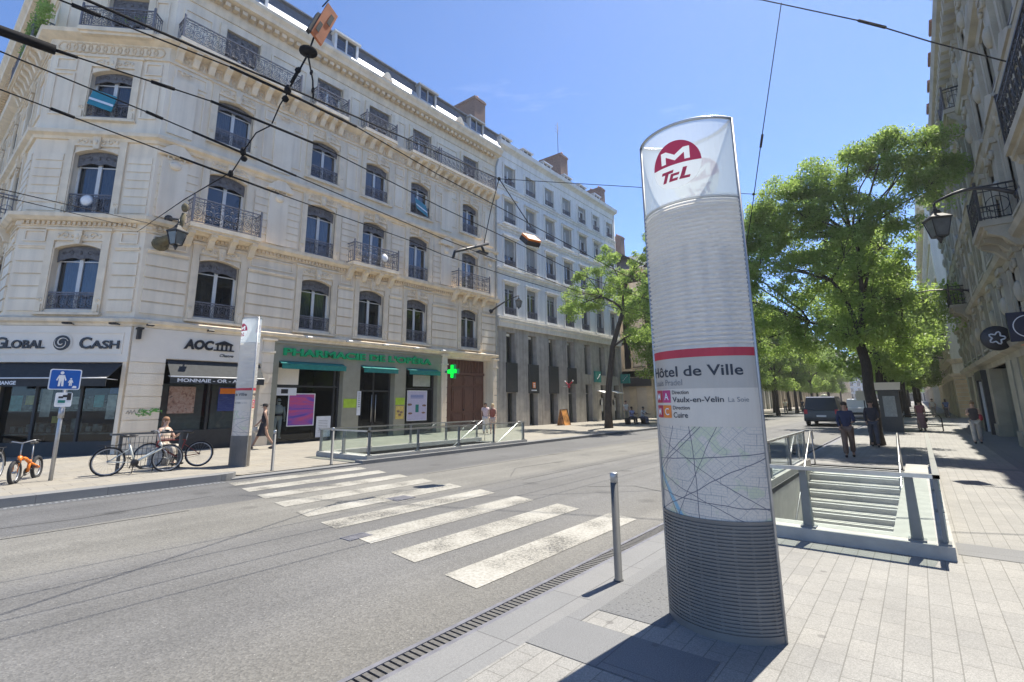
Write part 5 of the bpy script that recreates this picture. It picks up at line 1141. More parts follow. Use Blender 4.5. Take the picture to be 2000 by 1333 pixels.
    for side in (1,-1):
        n=106; u0=-.02; o=.004
        for i in range(n):
            a,c=-r+2*r*i/n,-r+2*r*(i+1)/n; m_=(a+c)/2; ha,hc=sqrt(max(0,r*r-a*a)),sqrt(max(0,r*r-c*c)); hm_=sqrt(r*r-m_*m_); z_=0
            for s0,s1 in spans(m_)+[(None,None)]:
                if s0 is None: R_.add([bend(u0+a,o,zc+z_,side),bend(u0+c,o,zc+z_,side),bend(u0+c,o,zc+max(hc,z_),side),bend(u0+a,o,zc+max(ha,z_),side)],[(0,1,2,3)])
                else:
                    R_.add([bend(u0+a,o,zc+z_,side),bend(u0+c,o,zc+z_,side),bend(u0+c,o,zc+s0,side),bend(u0+a,o,zc+s0,side)],[(0,1,2,3)])
                    Wt.add([bend(u0+a,o,zc+s0,side),bend(u0+c,o,zc+s0,side),bend(u0+c,o,zc+s1,side),bend(u0+a,o,zc+s1,side)],[(0,1,2,3)]); z_=s1
            Wt.add([bend(u0+a,o,zc-ha,side),bend(u0+c,o,zc-hc,side),bend(u0+c,o,zc,side),bend(u0+a,o,zc,side)],[(0,1,2,3)])
        def st(P): Lr.add([bend(u0+a+.35*(c+.09),.007,zc+c,side) for a,c in P],[tuple(range(len(P)))])
        st([(-.135,-.045),(-.03,-.045),(-.03,-.07),(-.135,-.07)]); st([(-.10,-.07),(-.068,-.07),(-.068,-.145),(-.10,-.145)])
        st([(-.045,-.078),(.03,-.078),(.03,-.10),(-.045,-.10)]); st([(-.045,-.10),(-.018,-.10),(-.018,-.122),(-.045,-.122)]); st([(-.045,-.122),(.03,-.122),(.03,-.145),(-.045,-.145)]); st([(.048,-.045),(.082,-.045),(.082,-.122),(.048,-.122)]); st([(.045,-.122),(.13,-.122),(.13,-.145),(.045,-.145)])
    part('logo_red',R_,M['logored'],G,False); part('logo_white',Wt,M['logowhite'],G,False); part('logo_letters',Lr,M['logored'],G,False)
    return t
tt=totem('tall translucent metro totem nearest the camera, reading Hôtel de Ville over a map',(-1.325,4.14,.012))
dup(tt,(-14.35,6.32,.05),label='distant metro totem on the far pavement beside the parked bicycles and pharmacy')
# ------------------------------------------------------------------ metro entrances
def entrance(label,X0,X1,Y0,Y1,W,z0,posts_f):
    t=thing('metro_entrance',label,'metro entrance',((X0+X1)/2,(Y0+Y1)/2,z0)); zt=z0+.135
    b=MB(); b.box(X0,X1,Y0,W[2]-.02,z0-.1,zt); b.box(X0,W[0],W[2]-.02,Y1,z0-.1,zt); b.box(W[1],X1,W[2]-.02,Y1,z0-.1,zt); part('plinth',b,M['concrete'],t)
    b=MB(); b.box(W[0],W[1],W[2]-.0,W[2]+.1,-4,zt-.02); b.box(W[0]-.1,W[0],W[2],Y1,-4,z0-.005); b.box(W[1],W[1]+.1,W[2],Y1,-4,z0-.005); b.quad((W[0],W[2],-3.3),(W[1],W[2],-3.3),(W[1],W[3],-3.3),(W[0],W[3],-3.3)); part('stair_well',b,M['stair'],t)
    b=MB(); y=W[3]; z=z0
    for i in range(19): b.box(W[0],W[1],y-.3,y,z-.5,z-.165); y-=.3; z-=.165
    S=part('stairs',b,M['stair'],t)
    b=MB(); y=W[3]; z=z0
    for i in range(19): b.box(W[0]+.02,W[1]-.02,y-.34,y-.285,z-.005 if i else z-.0,z+.003); y-=.3; z-=.165
    part('step_nosing',b,M['white'],S)
    hr=z0+.815
    b=MB()
    for P in ([(X0+.06,Y1,hr),(X0+.06,Y0+.06,hr),(X1-.06,Y0+.06,hr),(X1-.06,Y1,hr)],):
        b.box(P[0][0]-.03,P[0][0]+.03,Y0+.03,Y1,hr-.02,hr+.02); b.box(P[2][0]-.03,P[2][0]+.03,Y0+.03,Y1,hr-.02,hr+.02); b.box(X0+.03,X1-.03,Y0+.03,Y0+.09,hr-.021,hr+.021)
    part('top_rail',b,M['steel'],t)
    k=max(3,round((Y1-Y0)/2.0)); ys=[Y0+.1+(Y1-Y0-.25)*i/k for i in range(k+1)]
    for x in (X0+.07,X1-.07):
        for y in ys:
            b=MB(); b.box(x-.018,x+.018,y-.04,y+.04,zt,hr-.02); b.box(x-.05,x+.05,y-.08,y+.08,zt,zt+.02); part('post',b,M['postgrey'],t)
    for x in posts_f:
        b=MB(); b.prism([(x-.055,zt),(x+.055,zt),(x+.04,hr-.02),(x-.04,hr-.02)],Y0+.09,Y0+.15); b.box(x-.08,x+.08,Y0+.05,Y0+.19,zt,zt+.02); part('post',b,M['postgrey'],t)
    for i in range(k):
        for x in (X0+.045,X1-.045):
            b=MB(); b.box(x-.006,x+.006,ys[i]+.06,ys[i+1]-.06,zt+.03,hr-.03); part('glass_panel',b,M['clear'],t)
    xs=[X0+.12]+sorted(posts_f)+[X1-.1]
    for i in range(len(xs)-1):
        if xs[i+1]-xs[i]<.2: continue
        b=MB(); b.box(xs[i]+.04,xs[i+1]-.04,Y0+.05,Y0+.062,zt+.03,hr-.03); part('glass_panel',b,M['clear'],t)
    for x in (W[0]+.08,W[1]-.08):
        b=MB(); b.tube([(x,Y1+.25,z0+.62),(x,Y1+.15,z0+.80),(x,Y1-.1,z0+.82),(x,Y1-.1-5.4,z0+.82-2.97)],.022,8); b.tube([(x,Y1+.1,z0),(x,Y1+.1,z0+.8)],.018,6); part('handrail',b,M['steel'],t)
    return t
entrance('glass railed metro stair on the near pavement behind the large totem',-2.5,.1,7.1,15.2,(-2.36,-.42,7.5,15.2),.012,[-1.22,-.2])
entrance('glass railed metro stair on the far pavement in front of the pharmacy',-14.87,-12.25,8.85,16.3,(-14.65,-12.5,9.3,16.2),.05,[-13.6])
# ------------------------------------------------------------------ bollards, sign pole
def bollard(label,x,y,z,h=.96):
    t=thing('bollard',label,'bollard',(x,y,z),0,'slim grey steel bollards'); b=MB(); b.lathe([(.047,0),(.047,.01),(.036,.012),(.036,h-.09)],(0,0,0),14); part('shaft',b,M['greypost'],t,False); b=MB(); b.lathe([(.037,h-.09),(.037,h-.01),(.03,h)],(0,0,0),14); part('white_cap',b,M['galv'],t,False); return t
bo=bollard('slim grey bollard with pale cap at the near kerb left of the large totem',-2.39,4.56,.012)
dup(bo,(-12.62,6.36,.05),label='slim grey bollard with pale cap beside the distant totem'); dup(bo,(-12.5,7.9,.05),label='slim grey bollard with pale cap at the corner of the far metro stair')
t=thing('traffic_sign','blue square sign with white adult and child figures above a stickered plate','traffic sign',(-14.5,2.58,.115))
b=MB(); b.tube([(0,0,0),(0,0,1.95)],.038,8); b.lathe([(.055,1.28),(.05,1.5)],(0,0,0),8); part('pole',b,M['galv'],t,False)
def rrect(x0,x1,z0,z1,r,n=4):
    P=[]
    for cx,cz,a in ((x1-r,z1-r,0),(x0+r,z1-r,pi/2),(x0+r,z0+r,pi),(x1-r,z0+r,3*pi/2)): P+=[(cx+r*cos(a+pi/2*i/n),cz+r*sin(a+pi/2*i/n)) for i in range(n+1)]
    return P
SF=frame((.05,0),pi/2)
b=MB(SF); b.prism(rrect(-.30,.23,1.88,2.32,.04),-.005,.01); P1=part('sign_panel',b,M['signwhite'],t,False)
b=MB(SF); b.prism(rrect(-.28,.21,1.90,2.30,.03),.010,.013); part('blue_field',b,M['blue'],P1,False)
b=MB(SF)
def figure(x,z,k):
    b.add([(x+.035*k*cos(2*pi*i/10),.016,z+.30*k+.035*k*sin(2*pi*i/10)) for i in range(10)],[tuple(range(10))])
    for P in ([(-.05,.25),(.05,.25),(.045,.12),(-.045,.12)],[(-.05,.25),(-.09,.14),(-.07,.12),(-.045,.2)],[(.05,.25),(.09,.14),(.07,.12),(.045,.2)],[(-.045,.12),(-.002,.12),(-.012,0),(-.05,0)],[(.002,.12),(.045,.12),(.05,0),(.012,0)]): b.add([(x+p*k,.016,z+q*k) for p,q in P],[tuple(range(len(P)))])
figure(-.10,1.955,.95); figure(.06,1.965,.5); b.add([(.09,.016,1.915),(.17,.016,1.915),(.17,.016,1.95),(.15,.016,1.965),(.11,.016,1.965)],[(0,1,2,3,4)]); part('white_figures',b,M['signwhite'],P1,False)
b=MB(SF); b.prism(rrect(-.15,.13,1.52,1.82,.03),-.005,.008); P2_=part('lower_plate',b,M['signwhite'],t,False)
b=MB(SF)
for q in ((-.10,-.02,1.70,1.74),(-.03,.04,1.72,1.77),(.04,.11,1.66,1.81)): b.box(q[0],q[1],.008,.011,q[2],q[3])
part('sticker',b,M['black'],P2_,False); b=MB(SF); b.box(-.10,.02,.008,.0105,1.6,1.66); part('sticker',b,M['teal'],P2_,False)
# ------------------------------------------------------------------ bicycles and rack
def bike(name,label,locn,rz,fm,R=.345,wb=1.08,fat=.019,kind='step',sc=1.08,lean=.06,basket=False,grp=None):
    t=thing(name,label,'bicycle',locn,rz); t.rotation_euler=(lean,0,rz); t.scale=(sc,sc,sc)
    xr,xf=-wb/2,wb/2
    for x in (xr,xf):
        w=MB(); w.torus((x,0,R),R,fat,32,7); W=part('tyre_wheel',w,M['rubber'],t,False)
        w=MB(); w.torus((x,0,R),R-fat-.010,.015,32,5); part('rim',w,M['galv'],W,False)
        w=MB()
        for i in range(20):
            a=2*pi*i/20; w.tube([(x+.02*cos(a),.02*(1 if i%2 else -1),R+.02*sin(a)),(x+(R-fat-.01)*cos(a+.12),0,R+(R-fat-.01)*sin(a+.12))],.0018,3,False)
        w.lathe([(.02,-.045),(.028,-.03),(.028,.03),(.02,.045)],(x,0,R),8,'y'); part('spokes',w,M['galv'],W,False)
    f=MB(); bb=(-.08,0,R-.06); hd=(xf-.20,0,R+.42); hd2=(xf-.15,0,R+.28); st=(-.24,0,R+.42)
    if kind=='fold':
        f.tube([(xf-.2,0,R+.30),(.1,0,R+.28),(-.16,0,R+.16)],.04,8); f.tube([(-.16,0,R+.16),(xr,.04,R)],.03,6); f.tube([(-.16,0,R+.16),(xr,-.04,R)],.03,6); f.tube([(-.16,0,R+.22),bb],.035,6); f.tube([(xf-.2,0,R+.36),(xf-.17,0,R+.20)],.045,8)
    else:
        top=[hd,(0.05,0,R+.12),bb] if kind=='step' else [hd,st]
        f.tube([hd2,bb],.024 if kind!='step' else .034,7); 
        if kind!='step': f.tube(top,.017,7)
        f.tube([bb,st],.022,7); f.tube([hd,hd2],.022,7)
        for q in (-.045,.045): f.tube([bb,(xr,q,R)],.011,6); f.tube([(-.21,0,R+.30),(xr,q,R)],.010,6)
    part('frame',f,fm,t,False)
    f=MB(); fk=(xf-.165,0,R+.20) if kind=='fold' else (xf-.14,0,R+.26)
    for q in (-.045,.045): f.tube([fk,(xf-.06,q,R+.18),(xf,q,R)],.012,6)
    part('fork',f,fm if kind=='fold' else M['galv'],t,False)
    s=MB(); zs=R+.60; s.smooth=True; s.tube([(-.25,0,R+.4 if kind!='fold' else R+.15),(-.28,0,zs)],.014,6); P=part('seat_post',s,M['galv'],t,False)
    s=MB(); s.ball((-.33,0,zs+.03),(.10,.085,.035),10,6); s.ball((-.20,0,zs+.025),(.13,.03,.028),10,6); part('saddle',s,M['black'],t,False)
    h=MB(); hz=R+.66; h.tube([hd if kind!='fold' else (xf-.2,0,R+.35),(xf-.26,0,hz)],.015,6); h.tube([(xf-.40,-.28,hz+.03),(xf-.28,-.2,hz+.05),(xf-.24,0,hz),(xf-.28,.2,hz+.05),(xf-.40,.28,hz+.03)],.013,6); part('handlebar',h,M['galv'],t,False)
    h=MB()
    for q in (-1,1): h.tube([(xf-.31,q*.235,hz+.046),(xf-.42,q*.285,hz+.028)],.018,6)
    part('grip',h,M['black'],t,False)
    c=MB(); c.lathe([(.085,-.05),(.09,-.045),(.085,-.04)],bb,16,'y'); c.tube([bb,(bb[0]+.12,-.07,bb[2]-.11)],.011,5); c.tube([bb,(bb[0]-.12,.07,bb[2]+.11)],.011,5); c.box(bb[0]+.08,bb[0]+.17,-.14,-.07,bb[2]-.125,bb[2]-.10); c.box(bb[0]-.17,bb[0]-.08,.07,.14,bb[2]+.10,bb[2]+.125); c.tube([(bb[0],-.045,bb[2]+.088),(xr,-.045,R+.045)],.006,4); c.tube([(bb[0],-.045,bb[2]-.088),(xr,-.045,R-.045)],.006,4); part('crank',c,M['iron_dark'],t,False)
    if kind!='fold':
        g_=MB()
        for x,a0,a1 in ((xr,.05*pi,1.05*pi),(xf,.35*pi,1.0*pi)):
            vs=[];n=14;fs=[]
            for i in range(n+1):
                a=a0+(a1-a0)*i/n
                for q in (-.028,0,.028): vs.append((x+(R+.03+.006*(q==0))*cos(a),q,R+(R+.03+.006*(q==0))*sin(a)))
            for i in range(n): fs+= [(3*i,3*i+3,3*i+4,3*i+1),(3*i+1,3*i+4,3*i+5,3*i+2)]
            g_.add(vs,fs)
        part('mudguard',g_,M['black'],t,False)
        r_=MB()
        for q in (-.06,0,.06): r_.tube([(xr-.24,q,R*2+.06),(-.30,q,R*2+.06)],.007,5)
        for q in (-.06,.06): r_.tube([(xr,q,R),(xr-.1,q,R*2+.06)],.006,4)
        part('rear_carrier',r_,M['iron_dark'],t,False)
    if basket:
        k_=MB(); 
        for z in (R+.45,R+.54,R+.63):
            e=.13+.03*(z-R-.45)/.18; k_.tube([(xf-.1-e*.6,-e,z),(xf-.1+e,-e,z),(xf-.1+e,e,z),(xf-.1-e*.6,e,z),(xf-.1-e*.6,-e,z)],.006,4)
        part('basket',k_,M['iron_dark'],t,False)
    return t
silver=pm('silver bike paint',(.66,.68,.62),.35,metal=.1,var=.06); redp=pm('dull red bike paint',(.28,.05,.04),.45,var=.1)
bike('parked_bicycle','silver step through city bicycle with black saddle parked beside the rack',(-14.22,4.02,.115),atan2(1.25,.25),silver,sc=.88,wb=1.26)
bike('parked_bicycle','red bicycle with large rear wheel locked at the right end of the rack',(-14.95,4.98,.10),atan2(-1.1,-.35),redp,kind='road',sc=.88,wb=1.22)
bike('folding_bicycle','orange folding bicycle with fat tyres parked by the leaning sign pole',(-15.0,2.26,.115),atan2(-.5,.93),M['orange'],R=.25,wb=1.14,fat=.042,kind='fold',sc=.86)
bike('parked_bicycle','dark bicycle half out of frame at the left edge behind the orange one',(-15.2,1.62,.115),atan2(-.5,.9),M['iron_dark'],kind='road',sc=.88,wb=1.2)
t=thing('bicycle_rack','dark steel bicycle rack with a board on top and wire mesh below','bicycle rack',(-14.6,4.35,.115))
b=MB(); b.box(-.10,.10,-.82,.82,.86,.90); part('top_board',b,M['greypost'],t,False)
for y in (-.62,.62): b=MB(); b.box(-.03,.03,y-.03,y+.03,0,.86); b.box(-.1,.1,y-.08,y+.08,0,.015); part('post',b,M['greypost'],t,False)
b=MB()
for i in range(15): b.tube([(0,-.6+.0857*i,.12),(0,-.6+.0857*i,.80)],.005,4)
for i in range(6): b.tube([(0,-.62,.12+.136*i),(0,.62,.12+.136*i)],.005,4)
part('mesh_panel',b,M['iron_dark'],t,False)
b=MB()
for y in (-.4,0,.4): b.tube([(.0,y,.0),(.25,y,.0),(.32,y,.2),(.25,y,.32),(.05,y,.1)],.011,5)
part('wheel_hoop',b,M['iron_dark'],t,False)
for x,l in ((-.42,'left'),(.42,'right')):
    b=MB(); b.tube([(x-.36,33.6,.0),(x-.36,33.6,.6),(x-.30,33.6,.74),(x-.16,33.6,.8),(x+.16,33.6,.8),(x+.30,33.6,.74),(x+.36,33.6,.6),(x+.36,33.6,0)],.028,7); b.tube([(x-.36,33.6,.22),(x+.36,33.6,.22)],.02,6)
    solo('bicycle_hoop',b,M['iron_dark'],'dark steel cycle hoop standing %s of its twin on the right pavement'%l,'cycle hoop',(x,33.6,0))
# ------------------------------------------------------------------ overhead wires
def contact(label,X,P,sleeves):
    t=thing('contact_wire',label,'overhead wire',(X,2.5,P[0][1])); pts=[(X,-14,P[0][1])]+[(X,y,z) for y,z in P]+[(X,60,P[-1][1]-.1)]
    b=MB(); b.tube(pts,.0075,5); part('wire',b,M['wire'],t)
    def zat(y):
        for i in range(len(pts)-1):
            if pts[i][1]<=y<=pts[i+1][1]: return pts[i][2]+(pts[i+1][2]-pts[i][2])*(y-pts[i][1])/(pts[i+1][1]-pts[i][1])
    for y0,y1,r in sleeves: b=MB(); b.tube([(X,y0,zat(y0)),(X,(y0+y1)/2,zat((y0+y1)/2)),(X,y1,zat(y1))],r*.52,6); part('sleeve',b,M['wire'],t)
    return t
contact('trolley wire with a long sleeve, second highest of the parallel street wires',-5.1,[(.4,4.92),(1.8,5.06),(3.1,5.09),(4.7,4.94),(7,4.81),(10.8,4.59)],[(.55,.74,.035),(1.79,3.3,.028)])
contact('trolley wire with a very thick black sleeve at the left edge of the photo',-5.55,[(.2,4.69),(1.8,4.86),(3.0,4.88),(5.2,4.70),(7,4.6),(9.5,4.42)],[(-.6,.55,.085),(.5,.7,.03),(1.26,1.46,.035),(1.8,3.05,.028)])
contact('trolley wire passing the turquoise board, second lowest of the parallel street wires',-6.2,[(.26,4.86),(1.4,4.80),(3.1,4.68),(5.8,4.49),(7.8,4.40),(10,4.30)],[(1.40,1.56,.035),(1.86,3.13,.028)])
contact('trolley wire crossing the chamfer second floor, lowest of the parallel street wires',-6.8,[(.34,4.77),(2,4.67),(3.2,4.61),(5.6,4.52),(6.4,4.44),(8.5,4.40)],[(.72,.92,.035),(1.94,3.2,.028)])
nd=Vector((-7.5,8.97,7.13)); A_=Vector((-4.5,.55,4.64)); 
b=MB(); b.tube([A_-(nd-A_)*1.2,A_,nd],.012,5); b.ball(nd,.05,6,4); solo('stay_wire',b,M['wire'],'thin stay wire along the top balconies ending at a wire joint before the grey building','overhead wire',nd)
b=MB(); b.tube([nd,(-2.76,14,7.08)],.009,4); b.ball((-2.76,14,7.08),.04,6,4); solo('stay_wire',b,M['wire'],'thin stay wire running right from the wire joint to behind the totem','overhead wire',nd)
b=MB(); b.tube([nd,(-7.5,8.65,6.2),(-7.5,8.4,5.27)],.010,4); solo('stay_wire',b,M['wire'],'drop wire from the wire joint down to the bent switch arm','overhead wire',(-7.5,8.4,5.27))
b=MB(); b.tube([(-7.5,8.55,5.33),(-7.5,7.45,4.88),(-7.5,7.40,4.72)],.035,6); b.tube([(-7.5,8.3,5.25),(-7.5,8.42,5.08)],.03,5); b.box(-7.56,-7.44,8.2,8.5,5.04,5.08); solo('switch_arm',b,M['iron_dark'],'bent dark metal arm hung among the wires before the cream facade','wire fitting',(-7.5,8,5.1))
s_=Vector((-7.5,10.3,5.92)); b=MB(); b.tube([nd,s_+Vector((0,0,.3))],.012,4); solo('stay_wire',b,M['wire'],'slanting wire from the wire joint down to the small orange hanging sign','overhead wire',nd)
def hang_sign(label,c,w_,h,tilt,rz=0,holes_=True):
    t=thing('hanging_sign',label,'hanging sign',c); t.rotation_euler=(tilt,0,rz) if not isinstance(tilt,tuple) else tilt
    b=MB(); b.box(-w_/2,w_/2,-.03,.03,-h/2,h/2); part('panel',b,M['orange'],t,False); b=MB(); b.box(-w_/2-.01,w_/2+.01,.03,.05 if holes_ else .16,-h/2-.01,h/2+.01); part('back_box',b,M['iron_dark'],t,False)
    b=MB(); 
    if holes_:
        for x,z in ((-w_*.2,h*.22),(w_*.2,-h*.1)): b.box(x-w_*.13,x+w_*.13,-.036,-.03,z-h*.2,z+h*.2)
    else: b.box(-w_*.4,w_*.4,-.036,-.03,h*.0,h*.4)
    part('dark_mark',b,M['black'],t,False); return t
hang_sign('small orange hanging box sign among wires before the grey building',s_,.42,.36,radians(-50),radians(75),False)
t=thing('hanging_sign','tilted orange hanging sign with dark marks high among the wires at upper left','hanging sign',(-5.0,2.68,6.1))
def skew(u,v): return (2.55+.14*u+.18*v, 5.90+ -.10*u+.51*v)      # plate axes in Y and Z
b=MB(); b.prism([skew(*q) for q in ((0,0),(1,0),(1,1),(0,1))],-5.0,-4.965,'yz'); part('panel',b,M['orange_dull'],t); b=MB(); b.prism([skew(*q) for q in ((-.25,-.02),(.02,-.02),(.02,.6),(-.25,.55))],-5.03,-4.97,'yz'); part('side_plate',b,M['iron_dark'],t)
b=MB(); b.prism([skew(*q) for q in ((.15,.15),(.42,.15),(.42,.42),(.15,.42))],-4.965,-4.96,'yz'); b.prism([skew(*q) for q in ((.55,.55),(.85,.55),(.85,.85),(.55,.85))],-4.965,-4.96,'yz'); part('dark_mark',b,M['black'],t)
b=MB(); b.tube([(-5.0,2.9,7.2),(-5.0,2.76,6.5),(-5.0,2.68,6.34)],.01,4); b.tube([(-5,2.6,5.86),(-5.0,2.55,5.62),(-5.1,2.42,5.16)],.011,5); b.tube([(-5.05,2.49,5.42),(-5.09,2.43,5.22)],.022,6); b.lathe([(.03,.02),(.10,.0),(.10,-.03),(.02,-.06)],(-5.0,2.55,5.66),12)
b.tube([(-5.0,2.55,5.6),(-4.98,2.62,5.3),(-5.02,2.66,5.12)],.010,5); b.torus((-4.99,2.60,5.4),.025,.008,8,4); b.torus((-5.0,2.64,5.2),.025,.008,8,4); b.ball((-5.05,2.47,5.38),.035,6,4); b.lathe([(.02,0),(.04,.03),(.04,.06),(.02,.1)],(-5.1,2.4,5.07),8); b.tube([(-5.1,2.4,5.08),(-5.3,2.42,5.02),(-5.55,2.46,4.9)],.008,5); b.ball((-5.14,2.4,5.02),.04,6,4)
b.tube([(-5.55,2.46,4.88),(-5.9,2.44,4.9),(-6.2,2.43,4.75)],.008,5); b.lathe([(.02,0),(.035,.03),(.035,.06),(.02,.1)],(-6.2,2.43,4.70),8); b.ball((-6.2,2.45,4.66),.04,6,4); b.tube([(-6.2,2.43,4.7),(-6.5,2.5,4.72),(-6.8,2.54,4.67)],.008,5); b.lathe([(.02,0),(.032,.03),(.032,.06),(.02,.09)],(-6.8,2.54,4.63),8); b.tube([(-6.8,2.54,4.7),(-9,2.7,4.95),(-20.6,4.9,7.6)],.008,4)
solo('wire_hanger',b,M['wire'],'dark insulator assembly linking the parallel trolley wires across the street','wire fitting',(-5.5,2.45,5))
b=MB(); b.tube([(-2,-1,3.1),(-10,.6,4.74),(-19.5,5.5,7.66)],.011,4); solo('lamp_cable',b,M['wire'],'upper thin cable running to the corner wall lantern','cable',(-19.5,5.5,7.66))
b=MB(); b.tube([(-2,-1,3.0),(-10,.65,4.64),(-19.5,4.6,7.4)],.010,4); solo('lamp_cable',b,M['wire'],'lower thin cable running to the corner building beside the lantern','cable',(-19.5,4.6,7.4))
b=MB(); b.tube([(-2.0,14,12.72),(.23,14,10.78),(1.29,14,9.7),(2.62,14,8.45)],.016,5); b.tube([(0.05,14,10.94),(.55,14,10.47)],.035,6); b.tube([(-2,14,12.72),(-9,14,18),],.016,5); solo('span_wire',b,M['wire'],'span wire with a turnbuckle anchored to the sooty building at upper right','overhead wire',(0,14,11))
b=MB(); b.tube([(-1.54,14,12.36),(-2.44,14,8.47),(-2.9,14,6.4),(-3.4,14,4.5)],.012,5); b.tube([(-2.38,14,8.7),(-2.46,14,8.35)],.035,6); solo('span_wire',b,M['wire'],'near vertical wire dropping past the trees right of the large totem','overhead wire',(-2.4,14,8.5))
# ------------------------------------------------------------------ vehicles
def car(label,locn,rz,paint,L=4.6,W=1.85,H=1.5,van=False,taxi=False):
    t=thing('parked_car' if not taxi else 'taxi_van',label,'taxi' if taxi else 'car',locn,rz); w=W/2; l=L/2
    if van: sec=[(-l,.35,.0,.82),(-l+.05,.95,.0,.9),(-l+.12,1.05,.86,.96),(-l+.25,H-.1,.86,.9),(-l+.45,H,.86,.86),(l*.25,H,.86,.86),(l*.62,1.05,.86,.95),(l-.1,.82,0,.9),(l,.4,0,.84)]
    body=MB(); z0=.28; zb=.95 if van else .85
    P=[(-l,z0+.1),(-l+.02,zb),(-l+.25,zb+.05),(l*.45,zb+.03),(l-.25,zb-.15),(l-.02,zb-.35),(l,z0+.1),(l-.15,z0),(-l+.15,z0)]
    def ext(mb,P,w0,w1,zt):
        n=len(P); vs=[]
        for s_ in (-1,1):
            for x,z in P:
                k=w0 if z<zt else w1; vs.append((x,s_*k,z))
        fs=[tuple(range(n))[::-1],tuple(range(n,2*n))]+[(i,(i+1)%n,n+(i+1)%n,n+i) for i in range(n)]; mb.add(vs,fs)
    ext(body,P,w,w*.97,.8)
    rear=-l+.12 if van else -l+.55; fr=l*.42
    C=[(rear-.02,zb+.03),(rear+.12,H-.06),(rear+.35,H),(fr-.9,H),(fr-.55,H-.08),(fr,zb+.02)]
    ext(body,C,w*.95,w*.80,zb+.2)
    B=part('body',body,paint,t,False)
    g=MB(); 
    g.add([(rear+.005,-w*.80,zb+.14),(rear+.005,w*.80,zb+.14),(rear+.115,w*.72,H-.12),(rear+.115,-w*.72,H-.12)],[(0,1,2,3)]); g.add([(fr+.012,-w*.8,zb+.06),(fr+.012,w*.8,zb+.06),(fr-.52,w*.72,H-.10),(fr-.52,-w*.72,H-.10)],[(0,1,2,3)]); 
    for s_ in (-1,1):
        for a,b_ in ((rear+.35,-.15),(-.05,fr-.55)): g.add([(a,s_*w*.915,zb+.10),(b_+.15,s_*w*.915,zb+.10),(b_,s_*w*.82,H-.14),(a+.05,s_*w*.82,H-.14)],[(0,1,2,3)])
    for v in g.v: pass
    part('window_glass',g,pm('dark car glass',(.02,.025,.03),.08),t,False)
    for x in (-l+.8,l-.85):
        for s_ in (-1,1):
            q=MB(); q.lathe([(.30,-.1),(.33,-.07),(.33,.07),(.30,.1)],(x,s_*(w-.1),.33),18,'y'); Wh=part('wheel',q,M['rubber'],t,False); q=MB(); q.lathe([(.2,-.01),(.19,.012),(.05,.016)],(x,s_*(w-.0),.33),14,'y'); part('rim',q,M['galv'],Wh,False)
    for s_ in (-1,1):
        q=MB(); q.box(-l-.012,-l+.05,s_*w*.86-.09,s_*w*.86+.09,zb-.22,zb+.05); part('tail_light',q,M['red'],t,False); q=MB(); q.box(l-.1,l+.008,s_*w*.75-.15,s_*w*.75+.15,.58,.7); part('headlight',q,M['signwhite'],t,False)
        q=MB(); q.ball((fr-.35,s_*(w+.08),zb+.16),(.06,.1,.07),7,5); part('mirror',q,M['black'],t,False)
    q=MB(); q.box(-l-.03,-l+.04,-w*.95,w*.95,.35,.52); q.box(l-.04,l+.03,-w*.95,w*.95,.35,.5); part('bumper',q,M['black'],t,False); q=MB(); q.box(-l-.035,-l-.028,-.26,.26,.56,.67); part('number_plate',q,M['signwhite'],t,False)
    if taxi: q=MB(); q.lathe([(.18,0),(.2,.06),(.14,.14)],(-.2,0,H),12); part('roof_lamp',q,pm('cream lamp',(.7,.68,.5),.4),t,False)
    return t
def gloss(n,c): return pm(n,c,.42,var=.02,coat=.25)
car('black taxi van with pale roof lamp seen from behind in the street',(-4.75,38.6,0),pi/2,gloss('black car paint',(.02,.022,.026)),L=4.8,W=1.9,H=1.78,van=True,taxi=True)
car('white car farther along the street beyond the black taxi',(-4.0,53,0),pi/2,gloss('white car paint',(.7,.7,.7)),H=1.62)
car('silver car parked far along the right kerb behind the tree trunks',(-3.7,64,0),pi/2,gloss('silver car paint',(.45,.46,.47)))
car('dark red car farthest along the right kerb',(-3.8,74,0),pi/2,gloss('dark red car paint',(.2,.02,.03)))
car('small white van parked far off on the left side of the street',(-11.2,88,0),-pi/2,gloss('van white paint',(.68,.68,.66)),H=1.85,van=True)
# kiosk behind the tree
t=thing('news_kiosk','grey street kiosk with a pale fascia panel behind the nearest tree trunk','kiosk',(-1.15,31.9,0))
b=MB(); b.box(-.42,.42,-.42,.42,0,2.02); part('body',b,M['greypost'],t,False); b=MB(); b.prism([(-.52,2.04),(.50,2.04),(.56,2.42),(-.58,2.42)],-.55,-.45); part('fascia',b,M['shopgrey'],t,False); b=MB(); b.box(-.55,.55,-.55,.55,2.0,2.05); b.box(-.5,.5,-.45,.5,2.05,2.36); part('roof',b,M['iron_dark'],t,False); b=MB(); b.box(-.25,.25,-.436,-.422,.75,1.75); part('poster',b,poster_mat('pale print',[(.4,.42,.42),(.28,.3,.3),(.5,.5,.48)],6),t,False)
t=thing('notice_board','small pale notice board on a post in the street trees','notice board',(-3.1,45,0)); b=MB(); b.tube([(0,0,0),(0,0,2.0)],.04,6); part('post',b,M['iron_dark'],t,False); b=MB(); b.box(-.45,.45,-.05,.03,1.5,2.2); part('panel',b,M['shopgrey'],t,False)
